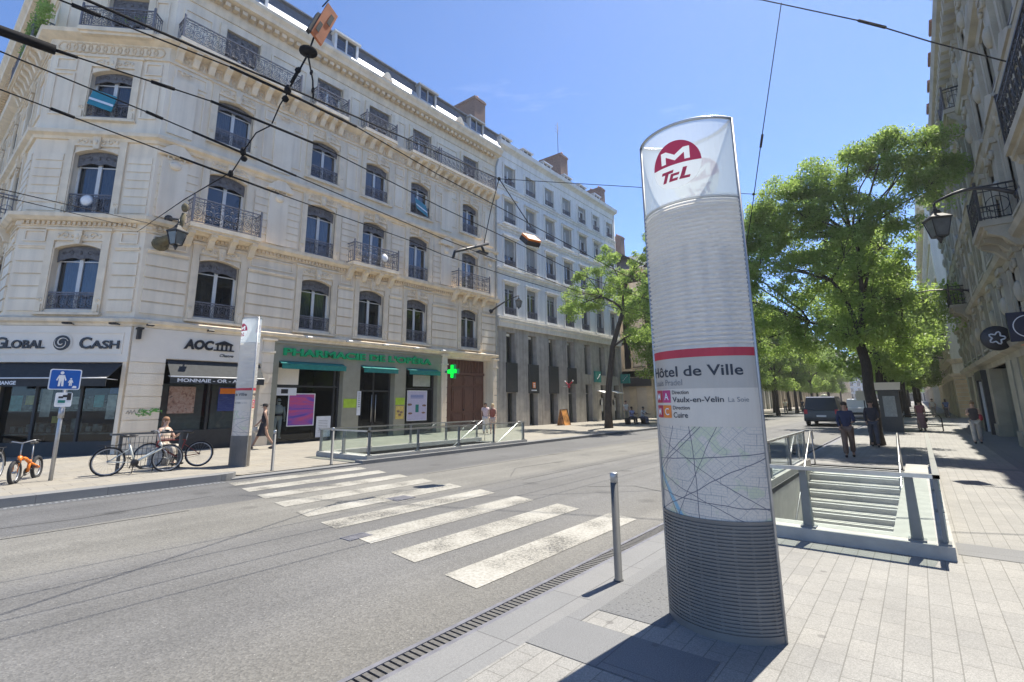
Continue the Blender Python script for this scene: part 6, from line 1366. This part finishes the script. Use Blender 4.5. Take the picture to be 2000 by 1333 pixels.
# ------------------------------------------------------------------ people
skin_m=[pm('light skin',(.52,.33,.24),.55,var=.05),pm('tan skin',(.40,.24,.16),.55,var=.05),pm('dark skin',(.13,.07,.05),.55,var=.05)]
def cloth(c): return pm('cloth',c,.85,var=.12,scale=14,bump=.2,bscale=30)
def skinned(V,E,root=0,sub=1):
    me=bpy.data.meshes.new('s'); me.from_pydata([v[:3] for v in V],E,[]); o=bpy.data.objects.new('s',me); COL.objects.link(o)
    md=o.modifiers.new('k','SKIN'); md.use_smooth_shade=True
    d=me.skin_vertices[0].data
    for i,v in enumerate(V):
        r=v[3]; d[i].radius=(r,r) if not isinstance(r,tuple) else r; d[i].use_root=(i==root)
    if sub: o.modifiers.new('d','SUBSURF').levels=sub
    bpy.context.view_layer.update(); dg=bpy.context.evaluated_depsgraph_get(); m2=bpy.data.meshes.new_from_object(o.evaluated_get(dg))
    bpy.data.objects.remove(o); bpy.data.meshes.remove(me)
    for p in m2.polygons: p.use_smooth=True
    return m2
def person(label,locn,rz,h=1.56,top=(.5,.5,.5),bottom=(.1,.1,.1),style='trousers',hair='short',hc=(.05,.03,.02),step=.0,sit=False,arms=((.12,0),(.12,0)),sk=0,sleeve='short',cap=None,bag=None,group=None,lean=0,shoes=(.05,.05,.05),hat=None):
    """arms: (forward swing of upper arm, elbow bend) for left and right; +y is forward"""
    t=thing('person',label,'person',locn,rz,group); k=h/1.72
    pz=.92 if not sit else .50
    V=[];E=[]
    def v(x,y,z,r): V.append((x*k,y*k,z*k,(r[0]*k,r[1]*k) if isinstance(r,tuple) else r*k)); return len(V)-1
    dz=pz-.92; ly=lean
    pel=v(0,0,.94+dz,(.135,.105)); sp=v(0,.01+ly*.4,1.12+dz,(.12,.095)); ch=v(0,.0+ly*.8,1.32+dz,(.145,.105)); nk=v(0,ly,1.47+dz,.056); h0=v(0,.02+ly,1.545+dz,.062); h1=v(0,.025+ly,1.63+dz,(.078,.092)); h2=v(0,.015+ly,1.71+dz,(.06,.07))
    E+=[(pel,sp),(sp,ch),(ch,nk),(nk,h0),(h0,h1),(h1,h2)]
    J={}
    for s,(sw,el) in zip((-1,1),arms):
        a=v(s*.175,ly*.9,1.405+dz,.056); ux,uy,uz=s*.05,sin(sw)*.28,-cos(sw)*.28
        b=v(s*.175+ux,ly*.9+uy,1.405+dz+uz,.042); f=sw+el; wx,wy,wz=-s*.02*(1+el),sin(f)*.25,-cos(f)*.25
        c=v(s*.175+ux+wx,ly*.9+uy+wy,1.405+dz+uz+wz,.027); hx,hy,hz=-s*.005,sin(f)*.085,-cos(f)*.085
        d=v(s*.175+ux+wx+hx,ly*.9+uy+wy+hy,1.405+dz+uz+wz+hz,(.03,.022)); E+=[(ch,a),(a,b),(b,c),(c,d)]; J[s]=(a,b,c,d)
        base=V[d][:3]
        for i,(o_,ln) in enumerate(((-.027,.062),(-.009,.075),(.009,.078),(.026,.066),)):
            q=v(base[0]/k+o_*.4,base[1]/k+sin(f+.35)*ln+o_*cos(f),base[2]/k-cos(f+.35)*ln+o_*sin(f)*.5,.0085); E.append((d,q))
        q=v(base[0]/k-s*.045,base[1]/k+sin(f)*.03+.02,base[2]/k-cos(f)*.03,.0095); E.append((d,q))
    L={}
    for s in (-1,1):
        st=s*step
        hp=v(s*.085,0,.88+dz,.098)
        if sit: kn=v(s*.10,.42,.50,.062); an=v(s*.10,.44,.09,.04); to=v(s*.105,.58,.035,.036)
        else:
            ky=st*.5; kn=v(s*.095,ky+.03,.49,.06); an=v(s*.095,st*1.05-(.03 if st<0 else 0),.09+(.05 if st<0 else 0),.04); to=v(s*.10,st*1.05+.13,.035+(.0 if st>=0 else .0),.034)
        E+=[(pel,hp),(hp,kn),(kn,an),(an,to)]; L[s]=(hp,kn,an,to)
    body=link('body',skinned(V,E,pel),t); body.data.materials.append(skin_m[sk])
    def sub(idx,es,gr,name,c,extra=None):
        m={i:j for j,i in enumerate(idx)}; W=[]
        for i in idx:
            r=V[i][3]; r=(r,r) if not isinstance(r,tuple) else r; g=gr(i) if callable(gr) else gr; W.append((*V[i][:3],(r[0]*g+.008*k,r[1]*g+.008*k)))
        me=skinned(W,[(m[a],m[b]) for a,b in es],0); me.materials.append(cloth(c)); return link(name,me,t)
    # top with sleeves
    idx=[sp,pel,ch]; es=[(pel,sp),(sp,ch)]
    extraV=[]
    for s in (-1,1):
        a,b,c,d=J[s]; idx+=[a]; es+=[(ch,a)]
        if sleeve=='long': idx+=[b,c]; es+=[(a,b),(b,c)]
        elif sleeve=='short':
            p=[(V[a][i]*.5+V[b][i]*.5) for i in range(3)]; V.append((*p,.054*k)); idx.append(len(V)-1); es.append((a,len(V)-1))
    p=[V[ch][i]*.42+V[nk][i]*.58 for i in range(3)]; V.append((*p,(.088*k,.072*k))); idx.append(len(V)-1); es.append((ch,len(V)-1))
    sub(idx,es,lambda i: 1.26 if i==ch else (1.22 if i in (pel,sp) else 1.13),'top',top)
    if style in('trousers','shorts'):
        idx=[pel]; es=[]
        for s in (-1,1):
            hp,kn,an,to=L[s]; idx+=[hp]; es+=[(pel,hp)]
            if style=='shorts':
                p=[V[hp][i]*.3+V[kn][i]*.7 for i in range(3)]; V.append((*p,.085*k)); idx.append(len(V)-1); es.append((hp,len(V)-1))
            else: idx+=[kn,an]; es+=[(hp,kn),(kn,an)]
        sub(idx,es,lambda i: 1.12 if i in (pel,) else (1.12 if V[i][2]>.6*k else (1.35 if V[i][2]>.2*k else 1.7)),'trousers' if style=='trousers' else 'shorts',bottom)
    else:
        zb=.18 if style=='longskirt' else .5
        b=MB(); b.smooth=True; n=20; lv=[(.13,1.06),(.165,.94),(.185,.8),(.20,.6),(.235 if style=='longskirt' else .24,zb)]; vs=[];fs=[]
        for r,z in lv:
            for j in range(n):
                a=2*pi*j/n; rr=r*(1+.05*sin(a*5)*(1.1-z)); vs.append((rr*cos(a)*k,(rr*.8*sin(a)+step*.3*(1.06-z))*k,(z+dz)*k))
        for i in range(len(lv)-1):
            for j in range(n): fs.append((i*n+j,i*n+(j+1)%n,(i+1)*n+(j+1)%n,(i+1)*n+j))
        b.add(vs,fs); part('skirt',b,cloth(bottom),t,False)
    hx,hy,hz=V[h1][:3]; b=MB(); b.smooth=True
    if hair!='bald':
        b.ball((hx,hy-.018*k,hz+.035*k),(.092*k,.098*k,.085*k),12,8)
        if hair=='long': b.ball((hx,hy-.06*k,hz-.09*k),(.085*k,.055*k,.15*k),10,7)
        if hair=='bun': b.ball((hx,hy-.09*k,hz+.10*k),(.05*k,.05*k,.05*k),8,6)
        part('hair',b,pm('hair',hc,.7,var=.3,scale=30,stretch=(8,8,1)),t,False)
    b=MB(); b.smooth=True
    for s in (-1,1): b.ball((hx+s*.032*k,hy+.088*k,hz+.0*k),(.007*k,.005*k,.005*k),6,4)
    part('eyes',b,M['black'],t,False)
    b=MB(); b.smooth=True; b.ball((hx,hy+.100*k,hz-.025*k),(.013*k,.018*k,.022*k),6,5); b.ball((hx,hy+.088*k,hz-.062*k),(.024*k,.010*k,.007*k),6,4)
    for s in (-1,1): b.ball((hx+s*.083*k,hy,hz-.015*k),(.012*k,.022*k,.032*k),6,5)
    part('face_features',b,skin_m[sk],t,False)
    b=MB(); b.smooth=True
    for s in (-1,1):
        hp,kn,an,to=L[s]; p=V[an]; q=V[to]; b.ball(((p[0]+q[0])/2,(p[1]+q[1])/2+.0,.042*k),(.045*k,.13*k,.042*k),9,6)
    part('shoes',b,cloth(shoes),t,False)
    if cap: b=MB(); b.smooth=True; b.ball((hx,hy-.005*k,hz+.055*k),(.097*k,.105*k,.07*k),12,7); b.ball((hx,hy+.12*k,hz+.04*k),(.07*k,.07*k,.012*k),8,4); part('cap',b,cloth(cap),t,False)
    if hat: b=MB(); b.lathe([(.19*k,0),(.10*k,.01*k),(.095*k,.09*k),(.05*k,.11*k)],(hx,hy,hz+.05*k),14); part('sun_hat',b,cloth(hat),t,False)
    if bag:
        s,c=bag; p=V[J[s][3]]; b=MB(); b.smooth=True; b.ball((p[0]+s*.03*k,p[1],p[2]-.16*k),(.07*k,.15*k,.13*k),9,6); b.tube([(p[0],p[1]+.1*k,p[2]-.1*k),(p[0],p[1],p[2]+.02*k),(p[0],p[1]-.1*k,p[2]-.1*k)],.008*k,5); part('bag',b,cloth(c),t,False)
    return t
def face_to(x,y,tx,ty): return atan2(ty-y,tx-x)-pi/2
person('woman in a black sleeveless top and cap striding past the pharmacy with a pale bag',(-18.9,9.1,.05),radians(150),1.60,(.02,.02,.025),(.02,.02,.025),'skirt','short',(.05,.03,.02),step=.36,arms=((-.35,.2),(.35,.35)),sk=1,sleeve='none',cap=(.02,.02,.02),bag=(1,(.55,.50,.42)))
person('woman with long light brown hair in a pale top behind the bicycle rack',(-15.75,4.95,.115),radians(-60),1.60,(.62,.52,.42),(.5,.45,.38),'trousers','long',(.26,.13,.06),sit=True,arms=((.5,1.5),(.3,1.3)),sleeve='none')
b=MB(); b.box(-.22,.22,-.2,.2,0,.40); b.box(-.26,.26,-.24,.24,.40,.45); o=solo('stone_block',b,M['concrete'],'low pale block seat under the woman behind the bicycle rack','seat'); o.location=(-15.75,4.95,.115); o.rotation_euler[2]=radians(-60)
person('person in a white top and white trousers beside the far metro stair',(-17.9,20.2,.05),face_to(-17.9,20.2,-5,6),1.55,(.62,.50,.50),(.68,.66,.62),'trousers','short',(.03,.02,.02),step=.18,arms=((.3,.5),(-.2,.3)),sk=1)
person('blond person in a red brown top walking by the far metro stair',(-17.2,19.95,.05),face_to(-17.2,19.95,-5,6),1.5,(.30,.10,.07),(.55,.45,.38),'shorts','long',(.55,.42,.22),step=-.2,arms=((.2,.4),(.3,.6)),sleeve='none')
person('man in a navy jacket and brown trousers walking down to the near metro stair',(-1.72,17.6,.012),face_to(-1.72,17.6,-.3,0),1.53,(.022,.032,.075),(.20,.135,.095),'trousers','short',(.03,.02,.015),step=.14,arms=((.35,1.1),(.15,.6)),sleeve='long',sk=1,shoes=(.03,.02,.02))
person('person in dark clothes half hidden behind the man in navy',(-1.35,21.8,.012),face_to(-1.35,21.8,-.3,0),1.56,(.05,.045,.05),(.09,.09,.10),'trousers','short',(.04,.03,.02),step=-.2,arms=((.3,.9),(.1,.5)),sleeve='long',sk=1)
person('woman in a long dusky pink dress walking away on the right pavement',(-.02,33.0,.012),radians(-8),1.50,(.34,.13,.15),(.36,.20,.21),'longskirt','short',(.02,.015,.012),step=.2,arms=((.2,.4),(-.1,.3)),sleeve='short',bag=(1,(.05,.04,.04)))
person('woman with pale wide trousers and a red jacket round her arms by the sooty building',(1.5,25.1,.016),face_to(1.5,25.1,.5,0),1.48,(.07,.06,.06),(.52,.48,.42),'trousers','bun',(.28,.17,.08),step=.16,arms=((.5,1.3),(.5,1.3)),sleeve='none',bag=(-1,(.35,.03,.05)))
g_='people resting by the bench'
person('person in a white T shirt standing with long khaki trousers left of the bench',(-16.9,34.6,.05),radians(-120),1.58,(.68,.66,.60),(.36,.31,.22),'trousers','short',(.03,.02,.02),arms=((.2,.9),(.2,.9)),group=g_)
person('person seated on the bench in a lilac top holding something dark',(-15.75,33.1,.05),radians(-115),1.55,(.36,.36,.55),(.04,.04,.05),'trousers','short',(.03,.02,.02),sit=True,arms=((.5,1.2),(.5,1.2)),sk=2,group=g_)
person('person seated on the bench in a white shirt leaning forward',(-15.1,33.4,.05),radians(-105),1.55,(.66,.66,.66),(.08,.09,.13),'trousers','short',(.02,.02,.02),sit=True,lean=.1,arms=((.7,.8),(.7,.8)),sk=2,group=g_)
person('distant person in a pale shirt on the far left pavement under the trees',(-11.4,62,.05),radians(180),1.55,(.66,.64,.58),(.15,.15,.18),'trousers','short',step=.2)
person('distant person in a dark top beside the pale shirted walker',(-10.4,66,.05),radians(180),1.55,(.06,.06,.08),(.1,.1,.12),'trousers','long',step=-.2)
person('distant person in white on the right pavement far beyond the pink dress',(.9,58,.012),radians(0),1.55,(.68,.68,.68),(.3,.3,.32),'trousers','short',step=.2)
person('distant person in blue on the right pavement near the pale corner building',(1.7,55,.012),radians(0),1.52,(.08,.12,.25),(.08,.08,.1),'trousers','long',step=-.2)
t=thing('bench','dark slatted bench with seated people under the leaning tree','bench',(-15.4,33.0,.05),radians(-110)); b=MB()
for i in range(5): b.box(-.9,.9,-.25+i*.1,-.17+i*.1,.40,.43)
part('seat',b,M['iron_dark'],t,False)
for x in (-.75,.75): b=MB(); b.box(x-.03,x+.03,-.25,.22,0,.40); part('leg',b,M['iron_dark'],t,False)
# ------------------------------------------------------------------ trees
import numpy as np
def leaf_mat(name,c1,c2,tr=.52):
    m=bpy.data.materials.new(name); m.use_nodes=True; N,L=nodes(m); b=N['Principled BSDF']; b.inputs['Roughness'].default_value=.5
    tc=N.new('ShaderNodeTexCoord'); no=N.new('ShaderNodeTexNoise'); no.inputs['Scale'].default_value=1.6; no.inputs['Detail'].default_value=9; no.inputs['Roughness'].default_value=.75; L.new(tc.outputs['Object'],no.inputs[0])
    mr=N.new('ShaderNodeMapRange'); mr.inputs[1].default_value=.35; mr.inputs[2].default_value=.65; L.new(no.outputs[0],mr.inputs[0])
    mx=N.new('ShaderNodeMix'); mx.data_type='RGBA'; mx.inputs[6].default_value=(*c1,1); mx.inputs[7].default_value=(*c2,1); L.new(mr.outputs[0],mx.inputs[0]); L.new(mx.outputs[2],b.inputs['Base Color'])
    tl=N.new('ShaderNodeBsdfTranslucent'); hs=N.new('ShaderNodeHueSaturation'); hs.inputs['Value'].default_value=1.75; hs.inputs['Saturation'].default_value=.95; hs.inputs['Hue'].default_value=.485; L.new(mx.outputs[2],hs.inputs['Color']); L.new(hs.outputs[0],tl.inputs[0])
    ms=N.new('ShaderNodeMixShader'); ms.inputs[0].default_value=tr; L.new(b.outputs[0],ms.inputs[1]); L.new(tl.outputs[0],ms.inputs[2]); L.new(ms.outputs[0],N['Material Output'].inputs[0]); return m
M['leaf']=leaf_mat('locust leaves',(.12,.215,.035),(.275,.40,.09)); M['bark']=pm('dark bark',(.055,.045,.037),.95,var=.35,scale=10,bump=.8,bscale=18,stretch=(3,3,.6))
def leaves_mesh(name,blobs,seed,size=(.10,.17),droop=.35):
    """blobs: (centre, radius, count)"""
    rg=np.random.default_rng(seed); C=[];
    for c,r,n in blobs:
        d=rg.normal(size=(n,3)); d/=np.linalg.norm(d,axis=1)[:,None]; rad=rg.random(n)**.55
        C.append(np.array(c)+d*rad[:,None]*np.array(r if isinstance(r,(list,tuple)) else (r,r,r*.8)))
    C=np.concatenate(C); n=len(C)
    a=rg.normal(size=(n,3)); a[:,2]-=droop; a/=np.linalg.norm(a,axis=1)[:,None]
    b=rg.normal(size=(n,3)); b-=a*np.sum(a*b,axis=1)[:,None]; b/=np.linalg.norm(b,axis=1)[:,None]
    L_=rg.uniform(*size,size=n)[:,None]; W_=L_*rg.uniform(.35,.55,size=n)[:,None]
    V=np.empty((n,4,3)); V[:,0]=C-a*L_*.5; V[:,1]=C+b*W_*.5-a*L_*.05; V[:,2]=C+a*L_*.5; V[:,3]=C-b*W_*.5-a*L_*.05
    me=bpy.data.meshes.new(name); me.vertices.add(n*4); me.vertices.foreach_set('co',V.reshape(-1)); me.loops.add(n*4); me.loops.foreach_set('vertex_index',np.arange(n*4,dtype=np.int32)); me.polygons.add(n); me.polygons.foreach_set('loop_start',np.arange(0,n*4,4,dtype=np.int32)); me.update(calc_edges=True); me.materials.append(M['leaf']); return me
def limb(mb,p0,p1,r0,r1,rnd,bow=.12,k=6):
    p0,p1=Vector(p0),Vector(p1); d=p1-p0; o=Vector((rnd.uniform(-1,1),rnd.uniform(-1,1),rnd.uniform(.0,1)))*d.length*bow
    pts=[p0+d*(i/k)+o*sin(pi*i/k)+Vector((rnd.uniform(-1,1),rnd.uniform(-1,1),0))*.02*d.length*(0<i<k) for i in range(k+1)]
    mb.tube(pts,[r0+(r1-r0)*i/k for i in range(k+1)],7); return pts
def tree(label,locn,trunk_pts,r0,r1,hubs,tips,seed,nleaf,size=(.10,.17),grp='street trees',sub=5,blob=.85):
    """hubs: main limb ends from the trunk top; tips: (centre, spread) of foliage masses"""
    rnd=random.Random(seed); t=thing('street_tree',label,'tree',locn,0,grp); b=MB()
    n=len(trunk_pts); b.tube(trunk_pts,[(r0*1.25 if i==0 else r0+(r1-r0)*i/(n-1)) for i in range(n)],10); top=Vector(trunk_pts[-1])
    H=[]
    for h in hubs:
        st=Vector(trunk_pts[-1 if len(h)<4 else h[3]]); limb(b,st,h[:3],r1*.62,r1*.33,rnd,.08); H.append(Vector(h[:3]))
    blobs=[]
    for c,sp in tips:
        c=Vector(c); hb=min(H,key=lambda q:(q-c).length); limb(b,hb,c,r1*.3,r1*.09,rnd,.10)
        for _ in range(sub):
            d=Vector((rnd.gauss(0,1),rnd.gauss(0,1),rnd.gauss(0,.75))); d.normalize(); e=c+d*sp*rnd.uniform(.45,1.15); limb(b,c,e,r1*.08,.008,rnd,.12,4)
            rr=blob*rnd.uniform(.6,1.1); blobs.append((tuple(e-Vector((0,0,rr*.2))),(rr*rnd.uniform(.7,1.35),rr*rnd.uniform(.7,1.35),rr*rnd.uniform(.55,.85)),int(nleaf/len(tips)/sub*rnd.uniform(.7,1.3))))
    part('trunk',b,M['bark'],t,False); me=leaves_mesh('crown',blobs,seed,size); c=link('crown',me,t); return t
# the big tree in the near right row (local coordinates about its foot)
tips=[((-4.4,.3,7.2),1.5),((-3.9,-.8,9.0),1.4),((-2.8,.8,10.6),1.4),((-1.5,-.6,11.5),1.4),((.0,.3,12.3),1.2),((1.3,-.2,13.0),1.3),((2.6,.3,12.9),1.3),((3.3,.2,11.6),1.0),((1.6,-.7,10.6),1.2),((1.2,.9,9.3),1.4),((-.2,-.9,8.7),1.5),((-1.7,1.2,7.6),1.5),((-3.0,-1.2,6.2),1.4),((1.2,.6,7.6),1.2),((.6,-.9,6.6),1.4),((1.5,-.3,5.8),1.0),((-.6,.9,5.5),1.4),((-4.6,.6,5.2),1.2),((1.3,.8,4.9),1.2),((-1.0,-.2,9.9),1.5),((-.4,-1.1,4.9),1.2),((-2.4,.2,4.8),1.2),((-2.4,-.3,8.6),1.5),((.6,.2,10.8),1.4),((-4.9,-.2,8.6),1.0),((-5.5,.3,9.4),.9),((-5.6,-.3,7.4),.9),((-4.5,.4,10.9),.9),((-3.2,-.3,12.0),.9),((-1.6,.3,12.9),.9),((.8,-.3,13.9),.8),((2.1,.2,14.5),.7),((3.5,-.2,13.7),.8),((4.0,.3,12.6),.6),((-4.1,.3,11.7),1.0),((-2.7,-.3,12.7),1.0),((-1.0,.3,13.4),1.0),((-3.4,.7,10.6),1.1),((-1.8,-.6,11.4),1.1),((-5.2,.2,10.2),.9),((-.3,.8,7.4),1.2)]
BT=tree('biggest tree in front on the right pavement, its leaning trunk beside the grey kiosk',(-1.33,22.6,0),[(0,0,-.05),(.0,0,.6),(.02,0,1.6),(-.05,0,2.6),(.0,0,3.6),(-.12,0,4.6)],.26,.2,[(-2.1,.2,5.9),(-.9,-.3,7.8),(.6,.2,8.0),(1.6,0,6.6),(.2,.3,10.0)],tips,11,150000,(.09,.19),sub=13,blob=.72)
BT.scale=(.785,.785,.785)
# the leaning tree in front of the grey building
tl=[((-2.3,-.2,7.6),.9),((-1.2,.4,7.7),.8),((.6,-.3,10.5),.8),((-1.9,.2,8.5),.9),((-.9,-.4,9.5),.9),((.4,.3,9.6),.9),((1.6,-.2,8.7),.9),((2.6,.3,9.8),1.0),((3.3,.2,8.2),.9),((2.7,-.5,6.8),.8),((1.9,.4,7.6),.8),((3.2,.2,11.0),.9),((-.3,.5,8.3),.8),((2.2,.2,5.6),.7)]
tree('slender leaning tree with a sparse light crown in front of the grey building',(-14.75,27.8,.05),[(0,0,-.05),(.02,0,1.0),(.12,0,2.4),(.35,0,3.8),(.5,0,4.8),(.95,0,6.0),(1.35,0,7.0)],.23,.13,[(-.2,.1,8.1),(1.6,0,8.4),(2.4,.2,7.4),(1.8,0,5.5,4)],tl,5,21000,(.10,.18),sub=9,blob=.5)
# generic street tree, copied along both rows
def gen(seed,label,locn,n=32000):
    rnd=random.Random(seed); tips=[]
    for i in range(17):
        a=rnd.uniform(0,2*pi); r=rnd.uniform(.6,3.0); z=rnd.uniform(4.0,11.0); k=1-abs(z-7.8)/6.5; tips.append(((r*k*cos(a)*1.2,r*k*sin(a)*1.2,z),rnd.uniform(1.1,1.5)))
    return tree(label,locn,[(0,0,-.05),(.03,.02,1.2),(-.05,0,2.4),(.02,.03,3.6),(0,0,4.6)],.22,.16,[(-1.3,.3,6.2),(1.2,-.4,6.4),(.2,1.2,7.4),(0,-.8,8.2)],tips,seed,n,(.16,.27),sub=6,blob=1.0)
ga=gen(21,'second tree of the right hand row, just behind the biggest tree',(-1.6,36.5,0)); gb=gen(22,'second tree of the left hand row, mostly behind the large totem',(-14.4,37.0,.05))
names=['third','fourth','fifth','sixth','seventh','eighth','ninth','tenth']
for i,y in enumerate((44.5,52.5,61,70,80,92,106,122)):
    for sgn,x,src in ((0,-1.7,ga),(1,-14.3,gb)):
        s_=.92+.18*((i*7+sgn*3)%5)/4
        dup((ga,gb)[(i+sgn)%2],(x+.25*sin(i*2.1+sgn),y+.6*cos(i*1.7),.0),rz=i*1.3+sgn,scale=(s_,s_,s_),label='%s tree of the %s row counted from the camera'%(names[i],('right hand','left hand')[sgn]))
for i,(x,y) in enumerate(((-11.6,48),(-11.4,58),(-11.5,69),(-11.6,82),(-11.4,97))):
    dup((gb,ga)[i%2],(x,y,0),rz=2.2*i+.7,scale=(.85,.85,.82),label='%s tree of the inner row along the left side of the roadway'%(['first','second','third','fourth','fifth'][i]))
# plants on the top balcony at the corner
me=leaves_mesh('foliage',[((-23.4+.55*i-.6,cl[1]-.45,15.9+.25*sin(i*2)),(.42,.28,.4),230) for i in range(-4,3)],9,(.08,.16)); me.transform(Matrix.Translation((24.0,-2.1,-15.4))); o=link('balcony_plants',me); o.location=(-24.0,2.1,15.4); tag(o,'leafy climbing plants spilling over the top corner balcony','plants')
me=leaves_mesh('foliage',[((XF-1.15+.3*i,4.25+.28*i,16.25),(.2,.2,.22),70) for i in range(-1,2)],10,(.07,.13)); me.transform(Matrix.Translation((21.75,-4.25,-16))); o=link('balcony_plants',me); o.location=(-21.75,4.25,16); tag(o,'small leafy pot plants on the canted corner top balcony','plants')

Bn=thing('far_building','hazy pale building closing the far end of the street','building',(-6,330,0)); front(Bn,frame((-40,330),0),0,70,[(4.9+3.3*k,2.1) for k in range(5)],1.3,3.2,'render_white','stone2',top=22,guards=False)
for i,(x,y) in enumerate(((-.9,56),(-.2,67),(.1,78),(-.5,140),(-14,140),(-7,165),(-2,185))):
    dup((gb,ga)[i%2],(x,y,0),rz=1.1*i+.3,scale=(.9,.9,.9),label='%s tree of the loose group far down the right side'%(['first','second','third','fourth','fifth','sixth','seventh'][i]))
# ------------------------------------------------------------------ thin volume added for sun-side glare and lifted shade; also fades far things
hm=bpy.data.materials.new('glare_haze'); hm.use_nodes=True; N,L=nodes(hm); N.remove(N['Principled BSDF'])
pv=N.new('ShaderNodeVolumePrincipled'); pv.inputs['Color'].default_value=(.95,.96,1,1); pv.inputs['Density'].default_value=.0007; pv.inputs['Anisotropy'].default_value=.55
L.new(pv.outputs[0],N['Material Output'].inputs['Volume'])
hb=MB(); hb.box(-720,720,-220,1520,-5.2,32); ho=link('glare_haze',hb.mesh('glare_haze',hm)); ho['kind']='stuff'
